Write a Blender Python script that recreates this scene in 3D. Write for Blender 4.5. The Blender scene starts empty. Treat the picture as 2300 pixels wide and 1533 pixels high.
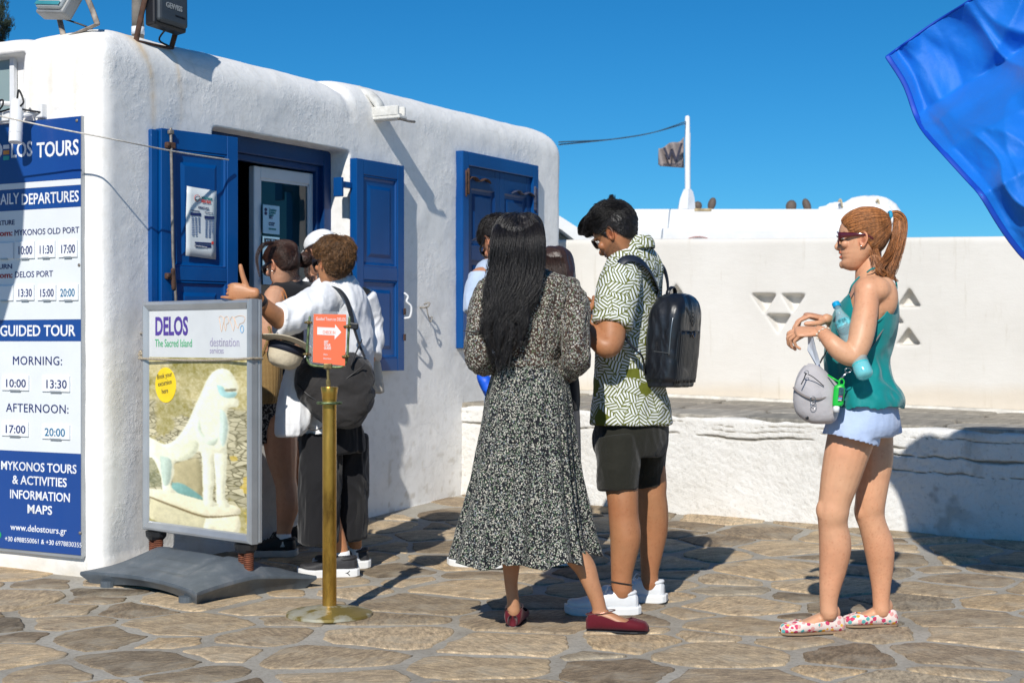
import bpy, bmesh, math, random
import numpy as np
from mathutils import Vector, Matrix, noise as mnoise
# ------------------------------------------------------------------ camera, sky, sun
SC = bpy.context.scene
CAMZ = 1.13
FPX = 3514.0
cam_d = bpy.data.cameras.new('camera'); cam = bpy.data.objects.new('camera', cam_d)
SC.collection.objects.link(cam); SC.camera = cam
cam.location = (0, 0, CAMZ); cam.rotation_euler = (math.radians(90), 0, 0)
cam_d.lens = 55.0; cam_d.sensor_width = 36.0; cam_d.clip_start = 0.05; cam_d.clip_end = 3000
cam_d.dof.use_dof = True; cam_d.dof.focus_distance = 6.5; cam_d.dof.aperture_fstop = 5.6
SUN_EL = math.radians(37.0)
SUN_DX, SUN_DY = math.sin(math.atan(0.235)), math.cos(math.atan(0.235))   # light travels this way over the ground
w = bpy.data.worlds.new('World'); SC.world = w; w.use_nodes = True
nt = w.node_tree
for n in list(nt.nodes): nt.nodes.remove(n)
wo = nt.nodes.new('ShaderNodeOutputWorld'); bg = nt.nodes.new('ShaderNodeBackground')
sky = nt.nodes.new('ShaderNodeTexSky'); sky.sky_type = 'NISHITA'; sky.sun_disc = False
sky.sun_elevation = SUN_EL
# the sun stands behind the camera to the left: direction towards it is (-SUN_DX, -SUN_DY)
sky.sun_rotation = math.atan2(-SUN_DX, -SUN_DY)
sky.altitude = 1500; sky.air_density = 1.0; sky.dust_density = 0.0; sky.ozone_density = 4.0
hs = nt.nodes.new('ShaderNodeHueSaturation'); hs.inputs['Saturation'].default_value = 1.30
hs.inputs['Hue'].default_value = 0.485
tn = nt.nodes.new('ShaderNodeMix'); tn.data_type = 'RGBA'; tn.blend_type = 'MULTIPLY'; tn.inputs[0].default_value = 1.0
tn.inputs[7].default_value = (0.20, 0.43, 0.57, 1)      # clear polarised summer sky
nt.links.new(sky.outputs[0], hs.inputs['Color']); nt.links.new(hs.outputs[0], tn.inputs[6]); nt.links.new(tn.outputs[2], bg.inputs[0])
bg.inputs[1].default_value = 0.135
nt.links.new(bg.outputs[0], wo.inputs[0])
sl = bpy.data.lights.new('sun', 'SUN'); sl.energy = 3.95; sl.angle = math.radians(0.53); sl.color = (1.0, 0.955, 0.88)
sun = bpy.data.objects.new('sun', sl); SC.collection.objects.link(sun)
ldir = Vector((SUN_DX * math.cos(SUN_EL), SUN_DY * math.cos(SUN_EL), -math.sin(SUN_EL)))
sun.rotation_euler = ldir.to_track_quat('-Z', 'Y').to_euler(); sun.location = (-5, -8, 8)
vs = SC.view_settings; vs.view_transform = 'Standard'; vs.look = 'None'; vs.exposure = 0.22; vs.gamma = 1.0; vs.use_curve_mapping = False
SC.render.engine = 'CYCLES'
SC.cycles.max_bounces = 6
# ------------------------------------------------------------------ helpers
def P(px, py, Y):
 "point seen at photo pixel (px, py) at distance Y"
 return Vector(((px - 1150.0) / FPX * Y, Y, CAMZ - (py - 766.5) / FPX * Y))
def ground_z(x, y):
 t = (y - 7.3)
 if t > 8: t = 8 + (t - 8) * 0.05
 return 0.047 * (math.log(1 + math.exp(4 * t)) / 4 if t < 20 else t)
def G(px, py):
 "ground point under photo pixel"
 Y = 7.0
 for _ in range(30):
  z = ground_z(0, Y)
  Y = (CAMZ - z) * FPX / (py - 766.5)
 return Vector(((px - 1150.0) / FPX * Y, Y, ground_z(0, Y)))
def link(o): SC.collection.objects.link(o); return o
def thing(name, label, cat, loc=(0, 0, 0), rz=0.0, group=None, kind=None):
 o = bpy.data.objects.new(name, None); link(o); o.location = loc; o.rotation_euler = (0, 0, rz)
 o.empty_display_size = 0.1
 if label: o['label'] = label
 if cat: o['category'] = cat
 if group: o['group'] = group
 if kind: o['kind'] = kind
 return o
def tag(o, label=None, cat=None, group=None, kind=None):
 if label: o['label'] = label
 if cat: o['category'] = cat
 if group: o['group'] = group
 if kind: o['kind'] = kind
 return o
def root_of(o):
 while o.parent: o = o.parent
 return o
def obj(name, src, mat=None, parent=None, smooth=False, local=False, mats=None):
 """src: bmesh or mesh; verts in world space (or, local=True, in the parent's space)"""
 if isinstance(src, bmesh.types.BMesh):
  me = bpy.data.meshes.new(name); src.to_mesh(me); src.free()
 else:
  me = src
 if mats:
  for m in mats: me.materials.append(m)
 elif mat: me.materials.append(mat)
 if smooth:
  me.polygons.foreach_set('use_smooth', [True] * len(me.polygons))
 o = bpy.data.objects.new(name, me); link(o)
 if parent:
  if not local:
   T = Matrix.Identity(4); p = parent; chain = []
   while p: chain.append(p); p = p.parent
   for p in reversed(chain):
    T = T @ Matrix.Translation(p.location) @ p.rotation_euler.to_matrix().to_4x4()
   me.transform(T.inverted())
  o.parent = parent
 return o
def shape_smooth_by_angle(me, ang=40):
 me.polygons.foreach_set('use_smooth', [True] * len(me.polygons))
 bm = bmesh.new(); bm.from_mesh(me)
 ca = math.radians(ang)
 for e in bm.edges:
  if len(e.link_faces) == 2 and e.calc_face_angle(0) > ca: e.smooth = False
 bm.to_mesh(me); bm.free()
def nrm(bm):
 bmesh.ops.recalc_face_normals(bm, faces=bm.faces[:]); return bm
def box(bm, c, s, R=None, bevel=0.0, seg=2):
 "box centred at c with full sizes s; R optional 3x3"
 b = bmesh.new(); bmesh.ops.create_cube(b, size=1.0)
 for v in b.verts: v.co = Vector((v.co.x * s[0], v.co.y * s[1], v.co.z * s[2]))
 if bevel > 0:
  bmesh.ops.bevel(b, geom=b.edges[:], offset=bevel, segments=seg, affect='EDGES', profile=0.5)
 for v in b.verts:
  co = v.co
  if R is not None: co = R @ co
  v.co = co + Vector(c)
 t = bpy.data.meshes.new('t'); b.to_mesh(t); b.free(); bm.from_mesh(t); bpy.data.meshes.remove(t)
 return bm
def bx(x0, x1, y0, y1, z0, z1, bevel=0.0, seg=2, bm=None):
 bm = bm or bmesh.new()
 return box(bm, ((x0 + x1) / 2, (y0 + y1) / 2, (z0 + z1) / 2), (abs(x1 - x0), abs(y1 - y0), abs(z1 - z0)), None, bevel, seg)
def catmull(pts, sub):
 "pts: list of tuples/np arrays -> dense np array"
 A = [np.array(p, float) for p in pts]
 if sub <= 1 or len(A) < 3:
  if sub <= 1: return np.array(A)
 out = []
 n = len(A)
 for i in range(n - 1):
  p0 = A[i - 1] if i > 0 else 2 * A[0] - A[1]
  p1, p2 = A[i], A[i + 1]
  p3 = A[i + 2] if i + 2 < n else 2 * A[-1] - A[-2]
  for k in range(sub):
   t = k / sub
   out.append(0.5 * ((2 * p1) + (-p0 + p2) * t + (2 * p0 - 5 * p1 + 4 * p2 - p3) * t * t + (-p0 + 3 * p1 - 3 * p2 + p3) * t ** 3))
 out.append(A[-1])
 return np.array(out)
def ring_faces(bm, rings, closed=True, cap=True):
 vs = [[bm.verts.new(c) for c in r] for r in rings]
 n = len(vs[0])
 for i in range(len(vs) - 1):
  for j in range(n if closed else n - 1):
   a, b, c, d = vs[i][j], vs[i][(j + 1) % n], vs[i + 1][(j + 1) % n], vs[i + 1][j]
   try: bm.faces.new((a, b, c, d))
   except ValueError: pass
 if cap and closed:
  try:
   bm.faces.new(list(reversed(vs[0]))); bm.faces.new(vs[-1])
  except ValueError: pass
 return vs
def tube(bm, pts, rad, rb=None, ref=(0, 0, 1), seg=12, sub=4, roundcap=True, cap=True):
 """tube along pts; rad radius per point (along 'side'); rb radius along the other axis; ref guides the frame"""
 pts = [Vector(p) for p in pts]
 if not hasattr(rad, '__len__'): rad = [rad] * len(pts)
 if rb is None: rb = rad
 elif not hasattr(rb, '__len__'): rb = [rb] * len(pts)
 rows = catmull([(*p, a, b) for p, a, b in zip(pts, rad, rb)], sub)
 if roundcap:
  def capv(p, q):
   d = p[:3] - q[:3]; L = np.linalg.norm(d); d = d / (L + 1e-9); r = min(p[3], p[4])
   res = []
   for a in (35, 65, 84):
    s, c = math.sin(math.radians(a)), math.cos(math.radians(a))
    res.append(np.array([*(p[:3] + d * r * s), p[3] * c, p[4] * c]))
   return res
  st = capv(rows[0], rows[1]); en = capv(rows[-1], rows[-2])
  rows = np.array(list(reversed(st)) + list(rows) + en)
 rings = []
 ref = Vector(ref); side = None
 for i, r in enumerate(rows):
  a = Vector(rows[max(i - 1, 0)][:3]); b = Vector(rows[min(i + 1, len(rows) - 1)][:3])
  t = (b - a).normalized()
  if side is None:
   side = t.cross(ref)
   if side.length < 1e-3: side = t.cross(Vector((0.3, 1, 0.1)))
  else:
   side = side - t * side.dot(t)
  side.normalize(); up = side.cross(t).normalized()
  c = Vector(r[:3])
  rings.append([c + side * (r[3] * math.cos(2 * math.pi * j / seg)) + up * (r[4] * math.sin(2 * math.pi * j / seg)) for j in range(seg)])
 ring_faces(bm, rings, cap=cap)
 return bm
def limb(bm, pts, ref=(0, 1, 0), flat=1.0, seg=16, sub=4):
 "pts: (px, py, Y, r_px); r along the image-side; depth radius = r*flat"
 return tube(bm, [P(p[0], p[1], p[2]) for p in pts], [p[3] * p[2] / FPX for p in pts],
    [p[3] * p[2] / FPX * (p[4] if len(p) > 4 else flat) for p in pts], ref=ref, seg=seg, sub=sub)
def slices(bm, rows, f, seg=30, sub=4, ex=1.0, open_ends=False, radial=None):
 """rows: (xl, xr, py, Y, b) photo outline at height py, b half width across facing direction f (metres)"""
 fx, fy = f; L = math.hypot(fx, fy); fx /= L; fy /= L; sx, sy = -fy, fx
 rr = catmull(rows, sub)
 rings = []
 for i, (xl, xr, py, Y, b) in enumerate(rr):
  W = (xr - xl) / 2 * Y / FPX
  if abs(fx) > abs(sx):
   a = math.sqrt(max(W * W - (b * sx) ** 2, (0.35 * W) ** 2)) / abs(fx)
  else:      # facing mostly away: b is then half depth along f, width solved across
   a = b; b = math.sqrt(max(W * W - (a * fx) ** 2, (0.35 * W) ** 2)) / abs(sx)
  c = P((xl + xr) / 2, py, Y)
  ring = []
  for j in range(seg):
   th = 2 * math.pi * j / seg
   ct, st = math.cos(th), math.sin(th)
   ca = math.copysign(abs(ct) ** ex, ct) * a; sb = math.copysign(abs(st) ** ex, st) * b
   k = 1.0 + (radial(i / (len(rr) - 1), th) if radial else 0.0)
   ring.append(c + Vector(((fx * ca + sx * sb) * k, (fy * ca + sy * sb) * k, 0)))
  rings.append(ring)
 ring_faces(bm, rings, cap=not open_ends)
 return bm
def ellipsoid(bm, c, r, R=None, seg=20, rings=12):
 b = bmesh.new(); bmesh.ops.create_uvsphere(b, u_segments=seg, v_segments=rings, radius=1.0)
 for v in b.verts:
  co = Vector((v.co.x * r[0], v.co.y * r[1], v.co.z * r[2]))
  if R is not None: co = R @ co
  v.co = co + Vector(c)
 t = bpy.data.meshes.new('t'); b.to_mesh(t); b.free(); bm.from_mesh(t); bpy.data.meshes.remove(t)
 return bm
def evaluated(me, mods):
 "apply modifiers given as (type, {props}) to a mesh and give back the new mesh"
 o = bpy.data.objects.new('tmp', me); link(o)
 for ty, pr in mods:
  m = o.modifiers.new(ty, ty)
  for k, v in pr.items(): setattr(m, k, v)
 dg = bpy.context.evaluated_depsgraph_get(); dg.update()
 r = bpy.data.meshes.new_from_object(o.evaluated_get(dg), depsgraph=dg)
 mm = list(r.materials)
 bpy.data.objects.remove(o)
 return r
def fuse(bm, voxel=0.005, smooth=4, factor=0.5):
 nrm(bm)
 me = bpy.data.meshes.new('m'); bm.to_mesh(me); bm.free()
 r = evaluated(me, [('REMESH', dict(mode='VOXEL', voxel_size=voxel, adaptivity=0.0)),
     ('SMOOTH', dict(factor=factor, iterations=smooth))])
 r.polygons.foreach_set('use_smooth', [True] * len(r.polygons))
 return r
def join_meshes(ms):
 bm = bmesh.new()
 for m in ms: bm.from_mesh(m)
 me = bpy.data.meshes.new('j'); bm.to_mesh(me); bm.free()
 me.polygons.foreach_set('use_smooth', [True] * len(me.polygons))
 return me
def coords(me):
 a = np.empty(len(me.vertices) * 3); me.vertices.foreach_get('co', a); return a.reshape(-1, 3)
def set_coords(me, a):
 me.vertices.foreach_set('co', a.ravel()); me.update()
def normals(me):
 a = np.empty(len(me.vertices) * 3); me.vertices.foreach_get('normal', a); return a.reshape(-1, 3)
# cheap vectorised 3-D value noise
_rs = np.random.RandomState(7); _T = _rs.rand(64, 64, 64)
def vnoise(p):
 p = np.asarray(p, float); i = np.floor(p).astype(int); f = p - i; f = f * f * (3 - 2 * f)
 r = 0
 for dx in (0, 1):
  for dy in (0, 1):
   for dz in (0, 1):
    w_ = (f[..., 0] if dx else 1 - f[..., 0]) * (f[..., 1] if dy else 1 - f[..., 1]) * (f[..., 2] if dz else 1 - f[..., 2])
    r = r + w_ * _T[(i[..., 0] + dx) % 64, (i[..., 1] + dy) % 64, (i[..., 2] + dz) % 64]
 return r * 2 - 1
def fbm(p, o=4, g=0.5):
 a, s, t = 1.0, 0, 0; p = np.asarray(p, float)
 for k in range(o):
  s = s + a * vnoise(p + 17.3 * k); t += a; a *= g; p = p * 2.03
 return s / t
def wrinkle(me, amp, scale, seed=0.0, mask=None, ridge=False):
 "push verts along normals by stretched noise; scale = (sx, sy, sz) frequencies"
 c = coords(me); n = normals(me)
 q = c * np.array(scale) + seed
 q = q + 0.6 * np.stack([vnoise(c * 6 + seed), vnoise(c * 6 + seed + 9), vnoise(c * 6 + seed + 21)], 1)
 d = fbm(q, 3)
 if ridge: d = 1 - 2.2 * np.abs(d)
 if mask is not None: d = d * mask(c)
 set_coords(me, c + n * (d * amp)[:, None])
 return me
def paint(me, fn, name='Col'):
 "fn: coords (n,3) -> (n,3) linear colour"
 col = np.ones((len(me.vertices), 4)); col[:, :3] = fn(coords(me))
 at = me.color_attributes.new(name, 'FLOAT_COLOR', 'POINT')
 at.data.foreach_set('color', col.ravel())
 return me
def srgb(r, g, b):
 f = lambda c: (c / 255 / 12.92) if c / 255 <= 0.04045 else ((c / 255 + 0.055) / 1.055) ** 2.4
 return (f(r), f(g), f(b))
# ------------------------------------------------------------------ materials
MATS = {}
class NT:
 def __init__(s, name):
  s.m = bpy.data.materials.new(name); s.m.use_nodes = True; s.t = s.m.node_tree
  s.b = s.t.nodes['Principled BSDF']; s.o = s.t.nodes['Material Output']
 def n(s, ty, **k):
  x = s.t.nodes.new('ShaderNode' + ty)
  for a, v in k.items():
   if a.startswith('i_'): x.inputs[a[2:].replace('_', ' ')].default_value = v
   elif a.startswith('k'): x.inputs[int(a[1:])].default_value = v
   else: setattr(x, a, v)
  return x
 def l(s, a, b): s.t.links.new(a, b)
 def coord(s, kind='Object', scale=(1, 1, 1)):
  tc = s.n('TexCoord'); mp = s.n('Mapping'); mp.inputs['Scale'].default_value = scale
  s.l(tc.outputs[kind], mp.inputs[0]); return mp.outputs[0]
 def noise(s, vec, scale, detail=4, rough=0.55):
  x = s.n('TexNoise'); x.inputs['Scale'].default_value = scale; x.inputs['Detail'].default_value = detail
  x.inputs['Roughness'].default_value = rough; s.l(vec, x.inputs['Vector']); return x.outputs['Fac']
 def ramp(s, fac, stops):
  r = s.n('ValToRGB'); e = r.color_ramp.elements
  while len(e) > 1: e.remove(e[-1])
  e[0].position = stops[0][0]; e[0].color = (*stops[0][1], 1)
  for p, c in stops[1:]:
   k = e.new(p); k.color = (*c, 1)
  s.l(fac, r.inputs[0]); return r.outputs[0]
 def mix(s, fac, a, b, mode='MIX'):
  m = s.n('Mix', data_type='RGBA', blend_type=mode)
  def put(i, v):
   if isinstance(v, (tuple, list)): m.inputs[i].default_value = (*v, 1) if len(v) == 3 else v
   elif isinstance(v, (int, float)): m.inputs[i].default_value = v
   else: s.l(v, m.inputs[i])
  put(0, fac); put(6, a); put(7, b); return m.outputs[2]
 def math(s, op, a, b=0.0, clamp=False):
  m = s.n('Math', operation=op, use_clamp=clamp)
  for i, v in ((0, a), (1, b)):
   if isinstance(v, (int, float)): m.inputs[i].default_value = v
   else: s.l(v, m.inputs[i])
  return m.outputs[0]
 def bump(s, h, strength=0.3, dist=0.01):
  b = s.n('Bump'); b.inputs['Strength'].default_value = strength; b.inputs['Distance'].default_value = dist
  s.l(h, b.inputs['Height']); s.l(b.outputs[0], s.b.inputs['Normal']); return b
 def col(s, c):
  if isinstance(c, (tuple, list)): s.b.inputs['Base Color'].default_value = (*c, 1)
  else: s.l(c, s.b.inputs['Base Color'])
def pm(name, c, rough=0.6, metal=0.0, var=0.12, vs=8.0, bump=0.0, bs=60.0, bd=0.003, spec=0.5, sheen=0.0, coat=0.0, stretch=(1, 1, 1), use_attr=False, sss=0.0):
 "plain surface with noise in colour and relief"
 if name in MATS: return MATS[name]
 t = NT(name); v = t.coord('Object', stretch)
 nz = t.noise(v, vs, 5)
 if use_attr:
  a = t.n('Attribute', attribute_name='Col'); base = a.outputs['Color']
 else: base = (*c, 1)
 f = t.ramp(nz, [(0.25, (1 - var * 2,) * 3), (0.75, (1 + var,) * 3)])
 t.col(t.mix(1.0, base if use_attr else c, f, 'MULTIPLY'))
 t.b.inputs['Roughness'].default_value = rough; t.b.inputs['Metallic'].default_value = metal
 t.b.inputs['Specular IOR Level'].default_value = spec
 if sheen: t.b.inputs['Sheen Weight'].default_value = sheen
 if coat: t.b.inputs['Coat Weight'].default_value = coat
 if sss:
  t.b.inputs['Subsurface Weight'].default_value = sss; t.b.inputs['Subsurface Radius'].default_value = (0.012, 0.005, 0.003)
  t.b.inputs['Subsurface Scale'].default_value = 1.0
 if bump: t.bump(t.noise(v, bs, 4), bump, bd)
 MATS[name] = t.m; return t.m
def hexcol(c): return c
TEXTS = []
def text(parent, s, size, M, mat, bold=0.0, sx=1.0, align='LEFT', name='lettering', depth=0.0006, spacing=1.0, shear=0.0):
 "M: 4x4, text plane (x right, y up) placed in the space of parent (local)"
 cu = bpy.data.curves.new('t', 'FONT'); cu.body = s; cu.size = size; cu.align_x = align; cu.offset = bold * size
 cu.space_character = spacing; cu.shear = shear
 cu.resolution_u = 3; cu.extrude = depth
 o = bpy.data.objects.new('tmptext', cu); link(o)
 TEXTS.append((o, parent, M @ Matrix.Scale(sx, 4, Vector((1, 0, 0))), mat, name))
def flush_texts():
 dg = bpy.context.evaluated_depsgraph_get(); dg.update()
 for o, parent, M, mat, name in TEXTS:
  me = bpy.data.meshes.new_from_object(o.evaluated_get(dg), depsgraph=dg)
  me.materials.clear(); me.transform(M)
  n = obj(name, me, mat, parent, local=True)
 for o, *_ in TEXTS: bpy.data.objects.remove(o)
 TEXTS.clear()
def frame(o, x, y):
 "4x4 from origin and two in-plane axes"
 x = Vector(x).normalized(); y = Vector(y).normalized(); z = x.cross(y).normalized()
 return Matrix(((x[0], y[0], z[0], o[0]), (x[1], y[1], z[1], o[1]), (x[2], y[2], z[2], o[2]), (0, 0, 0, 1)))
def mesh_np(verts, faces):
 me = bpy.data.meshes.new('np'); me.from_pydata([tuple(v) for v in verts], [], [tuple(f) for f in faces]); me.update(); return me
def big_mesh(V, F):
 "fast mesh from arrays V (n,3), F (m,k)"
 V = np.asarray(V, float); F = np.asarray(F, int); k = F.shape[1]
 me = bpy.data.meshes.new('big'); me.vertices.add(len(V)); me.vertices.foreach_set('co', V.ravel())
 me.loops.add(F.size); me.loops.foreach_set('vertex_index', F.ravel().astype(np.int32))
 me.polygons.add(len(F)); me.polygons.foreach_set('loop_start', np.arange(0, F.size, k, dtype=np.int32))
 me.polygons.foreach_set('loop_total', np.full(len(F), k, dtype=np.int32)); me.update(calc_edges=True); me.validate()
 me.polygons.foreach_set('use_smooth', [True] * len(F))
 return me
def strands_mesh(Pth, r0=0.0006, r1=0.0002, sides=3):
 "Pth (n, k, 3) centre lines -> mesh of thin tapering tubes"
 Pth = np.asarray(Pth, float); n, k, _ = Pth.shape
 T = np.gradient(Pth, axis=1); T /= (np.linalg.norm(T, axis=2, keepdims=True) + 1e-9)
 ref = np.array([0.31, 0.87, 0.38]); S = np.cross(T, ref); S /= (np.linalg.norm(S, axis=2, keepdims=True) + 1e-9)
 U = np.cross(S, T)
 tt = np.linspace(0, 1, k)[None, :, None]
 R = r0 * (1 - tt) + r1 * tt
 ang = 2 * np.pi * np.arange(sides) / sides
 V = Pth[:, :, None, :] + R[..., None] * (S[:, :, None, :] * np.cos(ang)[None, None, :, None] + U[:, :, None, :] * np.sin(ang)[None, None, :, None])
 V = V.reshape(-1, 3)
 i = np.arange(n)[:, None, None]; j = np.arange(k - 1)[None, :, None]; s = np.arange(sides)[None, None, :]
 a = (i * k + j) * sides + s; b = (i * k + j) * sides + (s + 1) % sides
 c = (i * k + j + 1) * sides + (s + 1) % sides; d = (i * k + j + 1) * sides + s
 F = np.stack([a, b, c, d], -1).reshape(-1, 4)
 return big_mesh(V, F)
def bundle(guide, n, wa, wb, ref=(0, 1, 0), k=16, jitter=0.15, rng=None, tip=0.5, clump=0, wave=0.0, wfreq=3.0):
 """strand centre lines flowing along a guide polyline. guide: list of points; wa/wb half widths per guide point"""
 rng = rng or np.random.RandomState(1)
 g = catmull([(*Vector(p), a, b) for p, a, b in zip(guide, wa, wb)], 6)
 idx = np.linspace(0, len(g) - 1, k); lo = np.floor(idx).astype(int).clip(0, len(g) - 2); fr = (idx - lo)[:, None]
 g = g[lo] * (1 - fr) + g[lo + 1] * fr
 c = g[:, :3]; t = np.gradient(c, axis=0); t /= np.linalg.norm(t, axis=1, keepdims=True) + 1e-9
 S = np.cross(t, np.array(ref, float)); S /= np.linalg.norm(S, axis=1, keepdims=True) + 1e-9; U = np.cross(S, t)
 th = rng.rand(n) * 2 * np.pi; r = np.sqrt(rng.rand(n)) * 0.97 + 0.03
 if clump:
  cth = rng.rand(clump) * 2 * np.pi; cr = np.sqrt(rng.rand(clump)); pick = rng.randint(0, clump, n)
  s_ = np.linspace(0, 1, k)[None] ** 1.5
  X = (r * np.cos(th))[:, None] * (1 - 0.75 * s_) + (cr * np.cos(cth))[pick][:, None] * 0.75 * s_
  Y = (r * np.sin(th))[:, None] * (1 - 0.75 * s_) + (cr * np.sin(cth))[pick][:, None] * 0.75 * s_
  ph = (rng.rand(clump) * 6.28)[pick][:, None]
 else:
  X = (r * np.cos(th))[:, None] * np.ones((1, k)); Y = (r * np.sin(th))[:, None] * np.ones((1, k))
  ph = rng.rand(n)[:, None] * 6.28
 s = np.linspace(0, 1, k)[None]
 wv = wave * np.sin(s * wfreq * 6.28 + ph) * s
 wv2 = wave * np.cos(s * wfreq * 5.1 + ph * 1.7) * s
 X = X + jitter * (rng.rand(n, 1) - 0.5) * s * 2; Y = Y + jitter * (rng.rand(n, 1) - 0.5) * s * 2
 Pth = c[None] + S[None] * (X * g[None, :, 3] + wv)[..., None] + U[None] * (Y * g[None, :, 4] + wv2)[..., None]
 # different lengths: end early
 L = 1 - tip * rng.rand(n) ** 2
 out = np.empty_like(Pth); ii = np.linspace(0, 1, k)[None] * L[:, None] * (k - 1)
 lo = np.floor(ii).astype(int).clip(0, k - 2); fr = (ii - lo)[..., None]
 rows = np.arange(n)[:, None]
 return Pth[rows, lo] * (1 - fr) + Pth[rows, lo + 1] * fr
# ------------------------------------------------------------------ shared materials
def make_plaster():
 t = NT('plaster'); v = t.coord('Object')
 a = t.n('Attribute', attribute_name='Col')
 big = t.noise(v, 1.6, 6, 0.6); fine = t.noise(v, 14, 6, 0.6)
 f = t.ramp(big, [(0.3, (0.93, 0.935, 0.93)), (0.7, (1.02, 1.02, 1.02))])
 c = t.mix(1.0, a.outputs['Color'], f, 'MULTIPLY')
 f2 = t.ramp(fine, [(0.30, (0.90, 0.895, 0.88)), (0.5, (1, 1, 1))])
 c = t.mix(1.0, c, f2, 'MULTIPLY')
 # hairline cracks in the whitewash
 dv = t.n('Mixed') if False else None
 nz = t.n('TexNoise'); nz.inputs['Scale'].default_value = 5; nz.inputs['Detail'].default_value = 5; t.l(v, nz.inputs['Vector'])
 mv = t.mix(0.18, v, nz.outputs['Color'], 'ADD')
 vo = t.n('TexVoronoi', feature='DISTANCE_TO_EDGE'); vo.inputs['Scale'].default_value = 2.3; t.l(mv, vo.inputs['Vector'])
 ck = t.ramp(vo.outputs['Distance'], [(0.0, (0, 0, 0)), (0.012, (1, 1, 1))])
 msk = t.ramp(t.noise(v, 1.1, 2), [(0.5, (1, 1, 1)), (0.62, (0, 0, 0))])
 ckm = t.mix(msk, ck, (1, 1, 1), 'MIX')
 t.col(t.mix(0.10, c, ckm, 'MULTIPLY'))
 t.b.inputs['Roughness'].default_value = 0.82; t.b.inputs['Specular IOR Level'].default_value = 0.25
 lum = t.noise(v, 26, 5, 0.65); gr = t.noise(v, 130, 3, 0.6); pat = t.noise(v, 3.5, 3, 0.5)
 lumps = t.math('MULTIPLY', t.ramp(lum, [(0.45, (0, 0, 0)), (0.75, (1, 1, 1))]), t.ramp(pat, [(0.4, (0.15,) * 3), (0.65, (1, 1, 1))]))
 vb = t.n('TexVoronoi', feature='SMOOTH_F1'); vb.inputs['Scale'].default_value = 34; t.l(mv, vb.inputs['Vector'])
 drip = t.ramp(vb.outputs['Distance'], [(0.0, (1, 1, 1)), (0.28, (0, 0, 0))])
 dm = t.math('MULTIPLY', drip, t.ramp(t.noise(v, 2.7, 2), [(0.52, (0, 0, 0)), (0.7, (1, 1, 1))]))
 h = t.math('ADD', t.math('ADD', t.math('MULTIPLY', lumps, 0.7), t.math('MULTIPLY', gr, 0.09)), t.math('MULTIPLY', dm, 0.45))
 h = t.math('ADD', h, t.math('MULTIPLY', ckm, 0.06))
 t.bump(h, 0.42, 0.008)
 MATS['plaster'] = t.m
make_plaster()
def paint_mat(name, c, **kw):
 m = pm(name, c, **{k: v for k, v in kw.items()}); t = m.node_tree; b = t.nodes['Principled BSDF']; src = b.inputs['Base Color'].links[0].from_socket
 def N(ty): return t.nodes.new('ShaderNode' + ty)
 tc = N('TexCoord'); nz = N('TexNoise'); nz.inputs['Scale'].default_value = 16; nz.inputs['Detail'].default_value = 8; nz.inputs['Roughness'].default_value = .72; t.links.new(tc.outputs['Object'], nz.inputs['Vector'])
 r = N('ValToRGB'); r.color_ramp.elements[0].position = .70; r.color_ramp.elements[1].position = .73; t.links.new(nz.outputs['Fac'], r.inputs[0])
 g = N('TexNoise'); g.inputs['Scale'].default_value = 2.2; g.inputs['Detail'].default_value = 6; t.links.new(tc.outputs['Object'], g.inputs['Vector'])
 r2 = N('ValToRGB'); r2.color_ramp.elements[0].position = .35; r2.color_ramp.elements[0].color = (.72, .78, .84, 1); r2.color_ramp.elements[1].position = .65; r2.color_ramp.elements[1].color = (1.1, 1.06, 1.02, 1); t.links.new(g.outputs['Fac'], r2.inputs[0])
 m1 = N('Mix'); m1.data_type = 'RGBA'; m1.blend_type = 'MULTIPLY'; m1.inputs[0].default_value = 1; t.links.new(src, m1.inputs[6]); t.links.new(r2.outputs[0], m1.inputs[7])
 m2 = N('Mix'); m2.data_type = 'RGBA'; t.links.new(r.outputs[0], m2.inputs[0]); t.links.new(m1.outputs[2], m2.inputs[6]); m2.inputs[7].default_value = (.16, .30, .50, 1); t.links.new(m2.outputs[2], b.inputs['Base Color'])
 return m
PLASTER = MATS['plaster']
BLUE = paint_mat('blue_paint', (.0005, .068, .26), spec=.35, rough=0.38, var=0.07, vs=7, bump=0.25, bs=40, bd=0.002, stretch=(1, 1, 0.25))
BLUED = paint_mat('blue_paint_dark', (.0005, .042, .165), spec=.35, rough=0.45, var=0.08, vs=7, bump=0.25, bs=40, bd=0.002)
WHITEP = pm('white_paint', (0.72, 0.74, 0.76), rough=0.45, var=0.04)
IRON = pm('rusty_iron', (0.085, 0.040, 0.024), rough=0.8, var=0.35, vs=30, bump=0.5, bs=90)
STEELD = pm('weathered_steel', (0.30, 0.27, 0.24), rough=0.55, metal=0.4, var=0.3, vs=25, bump=0.3, bs=80)
ALU = pm('aluminium', (0.46, 0.48, 0.50), rough=0.38, metal=0.55, var=0.08, vs=6)
BLACKP = pm('black_plastic', (0.012, 0.012, 0.014), rough=0.4, var=0.1)
ROPE = pm('rope', (0.42, 0.36, 0.27), rough=0.9, var=0.25, vs=150, bump=0.8, bs=300, bd=0.002)
PVCW = pm('white_pvc', (0.78, 0.79, 0.80), rough=0.35, var=0.02)
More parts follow.
